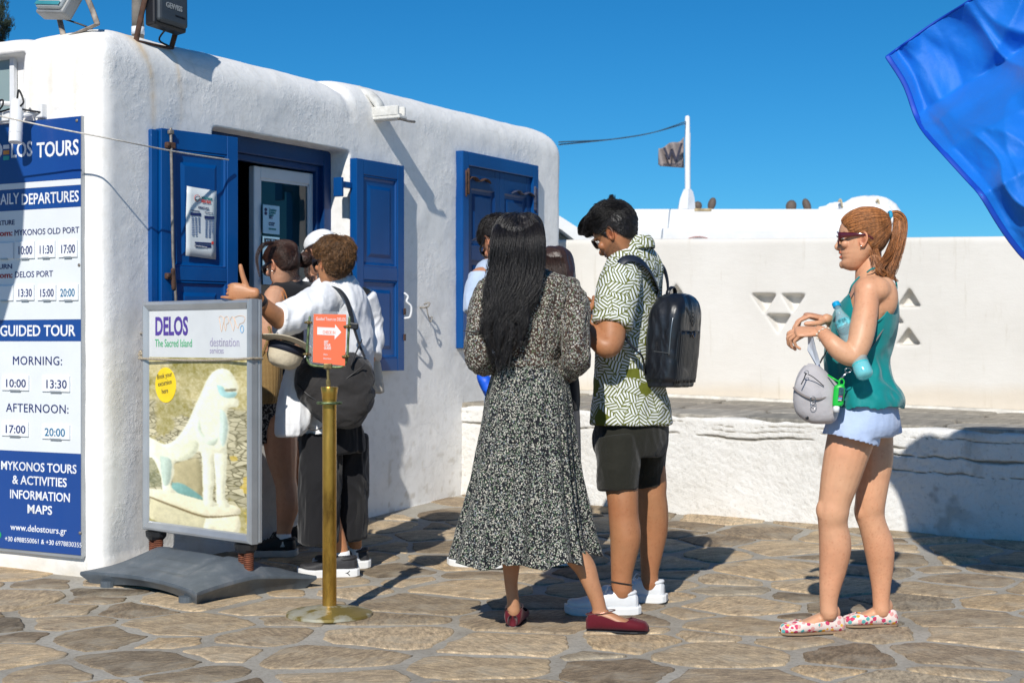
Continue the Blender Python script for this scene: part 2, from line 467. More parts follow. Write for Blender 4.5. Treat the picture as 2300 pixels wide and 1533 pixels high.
# ------------------------------------------------------------------ building frame of reference
C0 = Vector((-1.93, 7.37, 0.0))
U = Vector((0.4945, 0.8691, 0)); V = Vector((0.8691, -0.4945, 0))
BANG = math.atan2(U.y, U.x)
def BL(x, y, z): return C0 + U * x - V * y + Vector((0, 0, z))     # local (x along front, y into the building)
def hit(px, py, which, val):
 "ray through a photo pixel against plane x=val or y=val of the building frame -> local (x, y, z)"
 d = Vector(((px - 1150) / FPX, 1.0, -(py - 766.5) / FPX)); o = Vector((0, 0, CAMZ))
 n = U if which == 'x' else -V
 s = (val - (o - C0).dot(n)) / d.dot(n)
 p = o + d * s - C0
 return (p.dot(U), p.dot(-V), o.z + d.z * s)
def rbox(bm, x0, x1, y0, y1, z0, z1, R=0.2, rc=0.07, ends=(1, 1)):
 "rounded-top block; rounding R on the top edges, rc on the upright corners"
 rings = []
 lv = [(z0, 0.0)] + [(z1 - R * 1.02, 0.0)] + [(z1 - R + R * math.sin(a), R * (1 - math.cos(a))) for a in np.linspace(0, math.pi / 2, 9)]
 for z, d in lv:
  ring = []
  r = rc + d * 0.35
  xa, xb, ya, yb = x0 + d * ends[0], x1 - d * ends[1], y0 + d, y1 - d
  for (cx, cy, a0) in ((xb - r, yb - r, 0), (xa + r, yb - r, 90), (xa + r, ya + r, 180), (xb - r, ya + r, 270)):
   for k in range(6):
    a = math.radians(a0 + 90 * k / 5)
    ring.append(Vector((cx + r * math.cos(a), cy + r * math.sin(a), z)))
  rings.append(ring)
 ring_faces(bm, rings); return bm
# ------------------------------------------------------------------ ground
def build_ground():
 # far sheet
 t = NT('mortar'); v = t.coord('Object')
 n1 = t.noise(v, 2.2, 6, 0.6); n2 = t.noise(v, 60, 5, 0.7)
 c = t.ramp(n1, [(0.3, (0.29, 0.262, 0.218)), (0.5, (0.37, 0.342, 0.292)), (0.72, (0.45, 0.425, 0.375))])
 c = t.mix(0.5, c, t.ramp(n2, [(0.3, (0.5, 0.48, 0.45)), (0.55, (1.1, 1.1, 1.08))]), 'MULTIPLY')
 t.col(c); t.b.inputs['Roughness'].default_value = 0.9; t.b.inputs['Specular IOR Level'].default_value = 0.2
 t.bump(t.math('ADD', t.noise(v, 30, 5, 0.6), t.math('MULTIPLY', n2, 0.3)), 0.5, 0.006)
 MORT = t.m
 xs = np.concatenate([np.linspace(-400, -6, 8), np.linspace(-5, 7, 150), np.linspace(8, 400, 8)])
 ys = np.concatenate([np.linspace(-60, 2, 6), np.linspace(2.5, 12, 120), np.linspace(13, 900, 14)])
 X, Y = np.meshgrid(xs, ys); Z = np.vectorize(ground_z)(X, Y)
 nn = fbm(np.stack([X * 1.5, Y * 1.5, X * 0], -1), 3) * 0.006
 Z = Z + nn * ((np.abs(X) < 8) & (Y < 13)) - 0.004
 Vt = np.stack([X, Y, Z], -1).reshape(-1, 3); w_ = len(xs)
 i, j = np.meshgrid(np.arange(len(ys) - 1), np.arange(len(xs) - 1), indexing='ij')
 a = i * w_ + j
 me = big_mesh(Vt, np.stack([a, a + 1, a + w_ + 1, a + w_], -1).reshape(-1, 4))
 g = obj('ground', me, MORT); tag(g, 'pale mortar bed of the paved square', kind='structure')
 return g
GROUND = build_ground()
def stone_mat():
 t = NT('paving_stone'); v = t.coord('Object')
 oi = t.n('ObjectInfo')
 base = t.ramp(oi.outputs['Random'], [(0.0, (0.197, 0.148, 0.099)), (0.2, (0.333, 0.261, 0.182)), (0.4, (0.432, 0.336, 0.224)), (0.55, (0.151, 0.120, 0.085)),
          (0.7, (0.516, 0.406, 0.276)), (0.84, (0.458, 0.339, 0.208)), (0.92, (0.433, 0.373, 0.282)), (1.0, (0.235, 0.186, 0.131))])
 # schist streaks: stretched noise turned by a random angle per stone
 ang = t.math('MULTIPLY', oi.outputs['Random'], 37.0)
 vr = t.n('VectorRotate', rotation_type='Z_AXIS'); t.l(v, vr.inputs['Vector']); t.l(ang, vr.inputs['Angle'])
 mp = t.n('Mapping'); mp.inputs['Scale'].default_value = (9, 34, 8); t.l(vr.outputs[0], mp.inputs[0])
 st = t.noise(mp.outputs[0], 1.6, 7, 0.68); bl = t.noise(v, 7, 5, 0.6); sp = t.noise(v, 120, 4, 0.7)
 c = t.mix(1.0, base, t.ramp(st, [(0.28, (0.40, 0.38, 0.35)), (0.47, (0.95, 0.94, 0.92)), (0.68, (1.5, 1.48, 1.4))]), 'MULTIPLY')
 c = t.mix(1.0, c, t.ramp(bl, [(0.3, (0.68, 0.68, 0.7)), (0.6, (1.12, 1.1, 1.05))]), 'MULTIPLY')
 c = t.mix(0.7, c, t.ramp(sp, [(0.3, (0.6, 0.6, 0.6)), (0.55, (1, 1, 1)), (0.72, (1.7, 1.68, 1.6))]), 'MULTIPLY')
 # worn mortar film
 fl = t.ramp(t.noise(v, 4.5, 6, 0.65), [(0.50, (0, 0, 0)), (0.72, (0.75, 0.75, 0.75))])
 c = t.mix(fl, c, (0.36, 0.325, 0.26))
 t.col(c); t.b.inputs['Roughness'].default_value = 0.8; t.b.inputs['Specular IOR Level'].default_value = 0.3
 t.bump(t.math('ADD', st, t.math('MULTIPLY', sp, 0.5)), 0.6, 0.005)
 return t.m
STONE = stone_mat()
def clip_poly(poly, p, q, w=0.5):
 "keep the side of poly nearer to p than q"
 mx, my = p[0] + (q[0] - p[0]) * w, p[1] + (q[1] - p[1]) * w; nx, ny = q[0] - p[0], q[1] - p[1]
 out = []
 for i in range(len(poly)):
  a, b = poly[i], poly[(i + 1) % len(poly)]
  da = (a[0] - mx) * nx + (a[1] - my) * ny; db = (b[0] - mx) * nx + (b[1] - my) * ny
  if da <= 0: out.append(a)
  if (da < 0) != (db < 0) and da != db:
   s = da / (da - db); out.append((a[0] + (b[0] - a[0]) * s, a[1] + (b[1] - a[1]) * s))
 return out
def inset_round(poly, gap, rounds=3, noise_amp=0.01, seed=0):
 "shrink a convex polygon by gap and cut its corners; gives a closed outline"
 n = len(poly); cx = sum(p[0] for p in poly) / n; cy = sum(p[1] for p in poly) / n
 q = [tuple(p) for p in poly]
 # merge tiny edges
 r = []
 for i in range(len(q)):
  if math.dist(q[i], q[(i + 1) % len(q)]) > 0.05: r.append(q[i])
 q = r
 if len(q) < 3: return None
 area2 = sum(q[i][0] * q[(i + 1) % len(q)][1] - q[(i + 1) % len(q)][0] * q[i][1] for i in range(len(q)))
 if area2 < 0: q = q[::-1]
 lines = []
 for i in range(len(q)):
  a, b = q[i], q[(i + 1) % len(q)]; L = math.dist(a, b); nx, ny = -(b[1] - a[1]) / L, (b[0] - a[0]) / L
  g = gap * (0.55 + 0.9 * random.random())
  lines.append(((a[0] + nx * g, a[1] + ny * g), (nx, ny)))
 poly2 = q
 for (p0, nn) in lines:
  out = []
  for i in range(len(poly2)):
   a, b = poly2[i], poly2[(i + 1) % len(poly2)]
   da = (a[0] - p0[0]) * nn[0] + (a[1] - p0[1]) * nn[1]; db = (b[0] - p0[0]) * nn[0] + (b[1] - p0[1]) * nn[1]
   if da >= 0: out.append(a)
   if (da > 0) != (db > 0) and da != db:
    s = da / (da - db); out.append((a[0] + (b[0] - a[0]) * s, a[1] + (b[1] - a[1]) * s))
  poly2 = out
  if len(poly2) < 3: return None
 q = poly2
 for k in range(rounds):
  r = []; f = (0.17, 0.25, 0.25)[min(k, 2)]
  for i in range(len(q)):
   a, b = q[i], q[(i + 1) % len(q)]
   r.append((a[0] * (1 - f) + b[0] * f, a[1] * (1 - f) + b[1] * f)); r.append((a[0] * f + b[0] * (1 - f), a[1] * f + b[1] * (1 - f)))
  q = r
 # even spacing ~ 26 points and a ragged edge
 per = [0]
 for i in range(len(q)): per.append(per[-1] + math.dist(q[i], q[(i + 1) % len(q)]))
 m = max(20, min(44, int(per[-1] / 0.03))); res = []
 k = 0
 for s in range(m):
  t = per[-1] * s / m
  while per[k + 1] < t: k += 1
  f = (t - per[k]) / (per[k + 1] - per[k] + 1e-9); a, b = q[k], q[(k + 1) % len(q)]
  x = a[0] + (b[0] - a[0]) * f; y = a[1] + (b[1] - a[1]) * f
  d = noise_amp * mnoise.noise(Vector((x * 7, y * 7, seed))) + noise_amp * 0.45 * mnoise.noise(Vector((x * 32, y * 32, seed + 5))) - noise_amp * .2
  L = math.hypot(x - cx, y - cy) + 1e-6
  res.append((x + (x - cx) / L * d, y + (y - cy) / L * d))
 return res
def slab_bm(out, z_of, top, bottom, dome=0.004, edge=0.012):
 bm = bmesh.new(); n = len(out); cx = sum(p[0] for p in out) / n; cy = sum(p[1] for p in out) / n
 def ring(s, dz):
  r = []
  for x, y in out:
   L = math.hypot(x - cx, y - cy) + 1e-6; k = max(1 - s / L, 0.0)
   X = cx + (x - cx) * k; Y = cy + (y - cy) * k
   r.append(Vector((X, Y, z_of(X, Y) + dz)))
  return r
 rr = [ring(-0.002, bottom), ring(0.0, top * 0.35), ring(edge, top)]
 rr.append([Vector((cx + (p.x - cx) * 0.5, cy + (p.y - cy) * 0.5, z_of(cx + (p.x - cx) * 0.5, cy + (p.y - cy) * 0.5) + top + dome)) for p in rr[2]])
 last = ring_faces(bm, rr, cap=False)[-1]
 c = bm.verts.new((cx, cy, z_of(cx, cy) + top + dome))
 for i in range(n): bm.faces.new((last[i], last[(i + 1) % n], c))
 return bm, (cx, cy)
def build_paving():
 rng = random.Random(11); random.seed(5)
 pts = []; rad = []
 def ok(x, y, r): return all(((x - a) / 1.3) ** 2 + (y - b) ** 2 > ((r + q) * .5) ** 2 for (a, b), q in zip(pts, rad))
 for r0, tries in ((.36, 240), (.29, 1100), (.23, 3200), (.175, 4500)):
  for _ in range(tries):
   x, y = rng.uniform(-4, 4.3), rng.uniform(4.4, 10.6); r = r0 * rng.uniform(.92, 1.08)
   if ok(x, y, r): pts.append((x, y)); rad.append(r)
 cnt = 0
 for i, p in enumerate(pts):
  u = (Vector((p[0], p[1], 0)) - C0).dot(U); v = (Vector((p[0], p[1], 0)) - C0).dot(V)
  if u > 3.42 or (u > 0.02 and v < -0.05) or (v < -0.02 and u > -0.05): continue
  if abs(p[0]) > 0.328 * p[1] + 0.55 or p[1] < 4.55: continue
  poly = [(p[0] - 0.8, p[1] - 0.8), (p[0] + 0.8, p[1] - 0.8), (p[0] + 0.8, p[1] + 0.8), (p[0] - 0.8, p[1] + 0.8)]
  near = sorted(pts, key=lambda q: (q[0] - p[0]) ** 2 + (q[1] - p[1]) ** 2)[1:22]
  for q in near:
   rp, rq = rad[i], rad[pts.index(q)]; dd = (q[0] - p[0]) ** 2 + (q[1] - p[1]) ** 2
   poly = clip_poly(poly, p, q, min(.72, max(.28, .5 + (rp * rp - rq * rq) * .55 / (2 * dd))))
  out = inset_round(poly, 0.013 + .015 * rng.random(), rounds=rng.choice((0, 0, 1)), noise_amp=0.024, seed=i)
  if not out: continue
  bm, c = slab_bm(out, ground_z, 0.0022, -0.02, dome=0.002, edge=.009)
  me = bpy.data.meshes.new('paving_stone'); bm.to_mesh(me); bm.free()
  me.transform(Matrix.Translation((-c[0], -c[1], 0)))
  o = obj('paving_stone', me, STONE, smooth=True); o.location = (c[0], c[1], 0); o.parent = GROUND
  cnt += 1
 print('stones', cnt)
build_paving()
# ------------------------------------------------------------------ ticket office building
OFFICE = thing('ticket_office', 'whitewashed ticket office with rounded roof edge, open blue shutters and a closed blue window', 'building', tuple(C0), BANG)
def build_office():
 bm = bmesh.new()
 rbox(bm, 0.0, 2.02, 0.0, 0.66, -0.3, 2.648, R=0.19, rc=0.05)
 nrm(bm); parts = [bm]
 b2 = bmesh.new(); rbox(b2, 1.99, 4.64, 0.0, 0.66, -0.3, 2.67, R=0.19, rc=0.06, ends=(0.15, 1)); parts.append(nrm(b2))
 b3 = bmesh.new(); rbox(b3, 0.0, 4.5, 0.50, 2.6, -0.3, 2.645, R=0.17, rc=0.06); parts.append(nrm(b3))
 b4 = bmesh.new(); box(b4, (2.0, 0.30, 1.14), (0.26, 0.6, 2.55)); parts.append(nrm(b4))
 al = bmesh.new()
 for b in parts:
  m = bpy.data.meshes.new('x'); b.to_mesh(m); b.free(); al.from_mesh(m)
 me = bpy.data.meshes.new('office'); al.to_mesh(me); al.free()
 me = evaluated(me, [('REMESH', dict(mode='VOXEL', voxel_size=0.024))])
 # openings: service window, closed window niche, side window niche
 cut = bmesh.new()
 box(cut, (1.39, 0.5, 1.585), (1.20, 1.3, 1.31))            # service window right through into the room
 box(cut, (1.39, 0.95, 1.6), (2.2, 1.2, 1.9))               # room
 h0 = hit(-60, 128, 'x', 0.0); h1 = hit(50, 260, 'x', 0.0)
 box(cut, (0.0, (h0[1] + h1[1]) / 2 + 0.1, (h0[2] + 1.95) / 2), (0.24, h0[1] - h1[1] + 0.2, h0[2] - 1.95))
 cm = bpy.data.meshes.new('cut'); nrm(cut).to_mesh(cm); cut.free()
 co = bpy.data.objects.new('cut', cm); link(co)
 me = evaluated(me, [('BOOLEAN', dict(object=co, operation='DIFFERENCE', solver='EXACT', use_self=True))])
 bpy.data.objects.remove(co)
 me = evaluated(me, [('REMESH', dict(mode='VOXEL', voxel_size=0.016)), ('SMOOTH', dict(factor=0.5, iterations=2))])
 c = coords(me); n = normals(me)
 d = 0.011 * fbm(c * 1.7, 3) + 0.004 * fbm(c * 7 + 5, 3)
 ins = (c[:, 1] > 0.12) & (c[:, 1] < 1.6) & (c[:, 0] > 0.2) & (c[:, 0] < 2.6) & (c[:, 2] > 0.6) & (c[:, 2] < 2.6)
 foot = np.clip((0.12 - c[:, 2]) / 0.2, 0, 1) * 0.05 * (c[:, 1] < 0.1)
 set_coords(me, c + n * (d * (~ins) + foot)[:, None])
 fl = [((0.33, 0.06), 0.05), ((0.53, 0.06), 0.03)]
 def col(c):
  k = np.tile(np.array([0.88, 0.865, 0.84]), (len(c), 1))
  k *= (0.985 + 0.02 * fbm(c * 3, 3))[:, None]
  # grime at the foot and rust run-off under the lamp brackets
  low = np.clip(1 - (c[:, 2] - 0.02 - 0.05 * fbm(c * 5, 3)) / 0.10, 0, 1) * (0.4 + 0.6 * np.clip(fbm(c * 9, 3) + 0.5, 0, 1))
  k = k * (1 - low[:, None] * np.array([0.22, 0.27, 0.36]))
  spots = np.clip((fbm(c * 22 + 3, 2) - 0.33) * 6, 0, 1) * np.clip(1 - (c[:, 2] - 0.1) / 0.8, 0, 1) * (c[:, 0] > 2.4)
  k = k * (1 - spots[:, None] * np.array([0.25, 0.28, 0.33]))
  for x0, wd, zt, zb, s in ((0.335, 0.020, 2.66, 1.75, 0.8), (0.535, 0.016, 2.66, 1.9, 0.55), (0.30, 0.05, 2.66, 2.45, 0.6)):
   xx = x0 + 0.02 * np.sin(c[:, 2] * 9) + 0.025 * vnoise(np.stack([c[:, 2] * 7, c[:, 2] * 0, c[:, 2] * 0 + x0 * 50], 1))
   m = np.exp(-((c[:, 0] - xx) / wd) ** 2) * np.clip((c[:, 2] - zb) / (zt - zb), 0, 1) ** 1.3 * (c[:, 1] < 0.4) * s * (0.7 + 0.5 * fbm(c * 30, 2))
   m = np.clip(m, 0, 1)
   k = k * (1 - m[:, None] * np.array([0.12, 0.42, 0.78]))
  for y0, wd in ((0.34, 0.012), (0.17, 0.010), (0.47, 0.012)):
   m = np.exp(-((c[:, 1] - y0 - 0.008 * np.sin(c[:, 2] * 7)) / wd) ** 2) * np.clip((c[:, 2] - 1.9) / 0.75, 0, 1) ** 0.7 * (np.abs(c[:, 0]) < 0.2) * 0.6
   k = k * (1 - m[:, None] * np.array([0.1, 0.16, 0.35]))
  k[ins_f(c)] = np.array([0.045, 0.05, 0.055])  # room lining coloured near black in place of its shade
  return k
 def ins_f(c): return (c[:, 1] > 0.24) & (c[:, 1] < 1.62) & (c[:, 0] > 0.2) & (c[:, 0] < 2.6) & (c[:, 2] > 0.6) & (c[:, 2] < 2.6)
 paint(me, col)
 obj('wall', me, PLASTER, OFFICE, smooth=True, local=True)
build_office()
def panel_leaf(parent, x0, x1, y0, y1, z0, z1, panels, mat=BLUE, M=None, fr=0.075, rail=None, pname='panel'):
 """a shutter leaf in local space: body plus recessed, fielded panels on the -y side. panels: list of (za, zb)"""
 rail = rail or fr
 bm = bmesh.new(); d = y1 - y0
 bx(x0, x0 + fr, y0, y1, z0, z1, 0.003, 1, bm); bx(x1 - fr, x1, y0, y1, z0, z1, 0.003, 1, bm)
 zs = [z0] + [z for p in panels for z in p] + [z1]
 for k in range(0, len(zs), 2):
  bx(x0 + fr - 0.001, x1 - fr + 0.001, y0 + 0.0012, y1 - 0.001, zs[k] + (0.001 if k else 0), zs[k + 1], 0.003, 1, bm)
 res = [bm]
 if M is not None: bm.transform(M)
 obj('leaf_frame', bm, mat, parent, local=True)
 for za, zb in panels:
  b = bmesh.new(); a, c_ = x0 + fr, x1 - fr
  r = []
  for (i, yy) in ((0.0, y0 + 0.006), (0.008, y0 + 0.004), (0.014, y0 + 0.014), (0.026, y0 + 0.016), (0.055, y0 + 0.016), (0.075, y0 + 0.007)):
   r.append([Vector((a + i, yy, za + i)), Vector((c_ - i, yy, za + i)), Vector((c_ - i, yy, zb - i)), Vector((a + i, yy, zb - i))])
  b.faces.new(ring_faces(b, r, cap=False)[-1])
  bx(a, c_, y0 + 0.02, y0 + 0.026, za, zb, 0, 1, b)
  nrm(b)
  if M is not None: b.transform(M)
  obj(pname, b, mat, parent, local=True)
def part_empty(name, parent, loc=(0, 0, 0), rz=0.0):
 o = bpy.data.objects.new(name, None); link(o); o.parent = parent; o.location = loc; o.rotation_euler = (0, 0, rz); o.empty_display_size = 0.05; return o
def build_service_window():
 # blue outer frame set 0.13 m back in the opening
 f = bmesh.new(); y0, y1 = 0.13, 0.21
 bx(0.79, 0.85, y0, y1, 0.93, 2.24, 0.004, 1, f); bx(1.92, 1.99, y0, y1, 0.93, 2.24, 0.004, 1, f)
 bx(0.85, 1.92, y0 + .001, y1, 2.15, 2.24, 0.004, 1, f); bx(0.85, 1.92, y0 + .001, y1, 0.93, 0.99, 0.004, 1, f)
 bx(1.885, 1.92, y0 + .03, y1 - .01, 0.99, 2.15, 0.003, 1, f); bx(0.85, 1.885, y0 + .03, y1 - .01, 2.115, 2.15, 0.003, 1, f)
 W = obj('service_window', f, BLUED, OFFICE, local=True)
 # white casement, slightly open
 a = hit(568, 500, 'y', 0.22)[0]; b = hit(709, 500, 'y', 0.18)[0]
 M = Matrix.Translation((b, 0.19, 0)) @ Matrix.Rotation(math.radians(-3), 4, 'Z') @ Matrix.Translation((-b, -0.19, 0))
 c = bmesh.new(); t = 0.055
 for (xa, xb, za, zb) in ((a, a + t, 1.0, 2.105), (b - t * .8, b, 1.0, 2.105), (a + t, b - t * .8, 2.04, 2.105), (a + t, b - t * .8, 1.0, 1.07)):
  bx(xa, xb, 0.185, 0.225, za, zb, 0.004, 1, c)
 g2 = bmesh.new()
 for (xa, xb, za, zb) in ((a + t, a + t + .012, 1.07, 2.04), (b - t * .8 - .012, b - t * .8, 1.07, 2.04), (a + t, b - t * .8, 2.028, 2.04)):
  bx(xa, xb, 0.192, 0.215, za, zb, 0.0, 1, c)
 c.transform(M)
 obj('casement', c, WHITEP, W, local=True); g2.free()
 gm = NT('window_glass'); gm.b.inputs['Base Color'].default_value = (0.006, 0.035, 0.05, 1); gm.b.inputs['Roughness'].default_value = 0.03
 gm.b.inputs['Transmission Weight'].default_value = 0.25; gm.b.inputs['IOR'].default_value = 1.5
 g = bmesh.new(); bx(a + t, b - t * .8, 0.2, 0.204, 1.07, 2.03, 0, 1, g); g.transform(M)
 obj('pane', g, gm.m, W, local=True)
 # room dimness put into dark colours: back shelf and counter seen through the open half
 r = bmesh.new()
 bx(0.82, 1.95, 0.24, 0.60, 0.935, 0.975, 0.004, 1, r)
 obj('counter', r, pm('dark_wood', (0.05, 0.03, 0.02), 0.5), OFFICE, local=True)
 s = bmesh.new()
 for z in (1.25, 1.55, 1.85): bx(0.5, 2.3, 1.35, 1.52, z, z + .02, 0, 1, s)
 for k in range(14):
  x = 0.55 + k * 0.12; z = (1.27, 1.57, 1.87)[k % 3]; bx(x, x + 0.07, 1.4, 1.5, z, z + 0.12 + 0.03 * (k % 4), 0, 1, s)
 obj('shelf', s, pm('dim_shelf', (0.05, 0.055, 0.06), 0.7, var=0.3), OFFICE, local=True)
 # stickers on the glass
 def sticker(px0, px1, py0, py1, nm, label, colr):
  x0, _, z1 = hit(px0, py0, 'y', 0.195); x1, _, z0 = hit(px1, py1, 'y', 0.195)
  root = thing('sticker', label, 'sticker', BL((x0 + x1) / 2, 0.192, z0), BANG)
  bm = bx(x0 - (x0 + x1) / 2, x1 - (x0 + x1) / 2, 0.0, 0.003, 0, z1 - z0); obj('sheet', bm, colr, root, local=True)
  return root, x1 - x0, z1 - z0
 lb = pm('sticker_blue', srgb(175, 215, 235), 0.5, var=0.02)
 TEAL = pm('print_teal', srgb(25, 130, 130), 0.6, var=0.02); NAVY = pm('print_navy', srgb(22, 38, 90), 0.6, var=0.02)
 r, w_, h = sticker(590, 627, 459, 527, 's', 'pale blue award sticker on the window glass above the BOOK US sticker', lb)
 F = lambda x, z: frame((x, -0.001, z), (1, 0, 0), (0, 0, 1))
 for s_, z, sz, m in (('Tripadvisor', .80, .022, TEAL), ('Travellers\'', .71, .022, TEAL), ('Choice', .62, .022, TEAL), ('2022', .53, .024, NAVY), ('Archaeological', .36, .013, NAVY), ('Site of Delos', .29, .013, NAVY)):
  text(r, s_, sz, F(-w_ * 0.16, h * z), m, 0.01, 0.68)
 d = bmesh.new()
 for k in range(5): box(d, (-w_ * .13 + k * w_ * .09, -.0012, h * .17), (w_ * .07, .001, w_ * .07), None, 0.001, 1)
 obj('rating_dots', d, TEAL, r, local=True)
 e = bmesh.new(); ellipsoid(e, (-w_ * .34, -.0005, h * .83), (w_ * .09, .0012, w_ * .07)); ellipsoid(e, (-w_ * .34, -.0005, h * .70), (w_ * .09, .0012, w_ * .07)); obj('emblem', e, NAVY, r, local=True)
 r, w_, h = sticker(590, 627, 530, 640, 's', 'pale blue sticker reading BOOK US on the lower window glass', lb)
 text(r, 'BOOK  US', .034, F(-w_ * .45, h * .87), BLACKP, 0.02, 0.72)
 d = bmesh.new(); box(d, (0, -.0012, h * .955), (w_ * .86, .001, .003)); box(d, (0, -.0012, h * .84), (w_ * .86, .001, .003)); obj('rule', d, BLACKP, r, local=True)
build_service_window()
def hinge_pin(parent, x, y, z, L=0.09, mat=IRON, local=True):
 bm = bmesh.new(); tube(bm, [(x, y, z - L / 2), (x, y, z + L / 2)], 0.009, seg=8, sub=1)
 bx(x - 0.004, x + 0.06, y - 0.006, y + 0.004, z - 0.02, z + 0.02, 0.002, 1, bm)
 obj('hinge', bm, mat, parent, smooth=False, local=local)
def build_left_shutter():
 # hung at the left of the service window, swung almost flat against the wall
 hl = (0.82, -0.10)
 a = Vector((-0.66, -0.75, 0)); ux, uy = a.dot(U), a.dot(-V)
 S = part_empty('shutter', OFFICE, (hl[0], hl[1], 0), math.atan2(-uy, -ux))
 S['label'] = 'open left blue shutter holding a timetable'
 L = 0.475
 # leaf spans local x from -L to 0
 panel_leaf(S, -L, 0.0, -0.05, 0.0, 0.93, 2.172, [(1.0, 1.43), (1.50, 2.075)], fr=0.07)
 sf = bmesh.new(); bx(-L - 0.045, -L - 0.002, -0.03, 0.02, 0.93, 2.165, 0.004, 1, sf); obj('edge_strip', sf, BLUE, S, local=True)
 rod = bmesh.new()
 pts = [(-L + .045, -0.066, 2.17), (-L + .05, -0.068, 1.9), (-L + .055, -0.07, 1.55), (-L + .07, -0.072, 1.35), (-L + .075, -.072, 1.15)]
 tube(rod, pts, 0.0075, seg=8, sub=2)
 box(rod, (-L + .045, -0.066, 2.155), (.028, .02, .02), None, .003)
 obj('bolt_rod', rod, STEELD, S, smooth=True, local=True)
 b = bmesh.new()
 for z in (2.09, 1.45):
  b = bmesh.new(); box(b, (-L + .045, -0.06, z), (.05, .03, .03), None, .005); ellipsoid(b, (-L + .025, -.075, z), (.01, .006, .01)); obj('rod_bracket', b, IRON, S, local=True)
 b = bmesh.new(); tube(b, [(-L + .055, -.07, 1.48), (-L + .058, -.072, 1.39)], .011, seg=8, sub=1); obj('rod_sleeve', b, IRON, S, local=True)
 # timetable notice taped to the leaf
 M = Matrix.Translation(C0) @ Matrix.Rotation(BANG, 4, 'Z') @ Matrix.Translation(S.location) @ Matrix.Rotation(S.rotation_euler.z, 4, 'Z')
 W0 = M @ Vector((-L / 2 + 0.005, -0.049, 1.555))
 T = thing('timetable_notice', 'white laminated boat timetable taped to the open left shutter', 'notice', W0, BANG + S.rotation_euler.z)
 PAP = pm('paper', (0.66, 0.70, 0.71), 0.35, var=0.03, bump=0.1, bs=20)
 bm = bmesh.new(); wv, hh = 0.185, 0.345
 rings = []
 for i in range(9):
  z = hh * i / 8; rings.append([Vector((-wv / 2 + wv * j / 6 - 0.006 * (1 - i / 8), -0.004 - 0.002 * math.sin(j * 1.3 + i), z - 0.012 * j / 6)) for j in range(7)])
 ring_faces(bm, rings, closed=False, cap=False); me = bpy.data.meshes.new('s'); bm.to_mesh(me); bm.free()
 me = evaluated(me, [('SOLIDIFY', dict(thickness=0.0008))])
 obj('sheet', me, PAP, T, smooth=True, local=True)
 NAVY = MATS['print_navy']; RED = pm('print_red', srgb(205, 60, 50), 0.6); GREYB = pm('print_greyblue', srgb(95, 120, 160), 0.6); TEAL = MATS['print_teal']
 Fm = lambda x, z: frame((x, -0.0078, z), (1, 0, -0.065), (0.0, 0, 1))
 text(T, 'MYKONOS', .018, Fm(-.004, .287), TEAL, 0.02, 0.75)
 text(T, 'SEA BUS', .020, Fm(-.004, .270), RED, 0.02, 0.8)
 text(T, 'DEPARTURES', .014, Fm(-.025, .240), NAVY, 0.01, 0.8)
 text(T, 'FROM OLD PORT', .008, Fm(-.066, .224), NAVY, 0, 0.8); text(T, 'FROM NEW PORT', .008, Fm(.016, .219), NAVY, 0, 0.8)
 b = bmesh.new()
 for (x0, x1, z0, z1) in ((-.07, -.008, .198, .213), (.014, .076, .192, .207), (-.045, .055, .062, .071), (-.045, .055, .046, .058)):
  obj('print_bar', box(bmesh.new(), ((x0 + x1) / 2, -.0077, (z0 + z1) / 2 - .065 * (x0 + x1) / 2), (x1 - x0, .0012, z1 - z0)), NAVY, T, local=True)
 for col, x in enumerate((-.066, -.046, -.026)):
  text(T, '\n'.join(['09:00', '09:30', '10:00', '10:30', '11:00', '11:30', '12:00', '12:30', '13:00', '13:30', '14:00'][:11 - (col == 2) * 2]), .0085, Fm(x, .188), GREYB, 0.01, 0.8, spacing=0.9)
 for col, x in enumerate((.018, .038, .058)):
  text(T, '\n'.join(['15:00', '15:30', '16:00', '16:30', '17:00', '17:30', '18:00', '18:30', '19:00', '19:30', '20:00'][:11 - (col == 2) * 3]), .0085, Fm(x, .182), GREYB, 0.01, 0.8, spacing=0.9)
 text(T, 'www.seabus-mykonos.gr', .0085, Fm(-.044, .050), WHITEP, 0.01, 0.85, depth=.0012)
 e = bmesh.new(); tube(e, [(-.03 + .017 * math.cos(a), -.0077, .288 + .017 * math.sin(a)) for a in np.linspace(0, 6.28, 20)], .0012, seg=5, sub=1)
 obj('emblem', e, RED, T, local=True)
 e = bmesh.new(); tube(e, [(-.042, -.0079, .284), (-.03, -.0079, .278), (-.018, -.0079, .286)], .0022, seg=5, sub=3); obj('emblem', e, TEAL, T, local=True)
 e = bmesh.new(); ellipsoid(e, (.065, -.0077, .070), (.008, .001, .008)); obj('stamp', e, RED, T, local=True)
build_left_shutter()
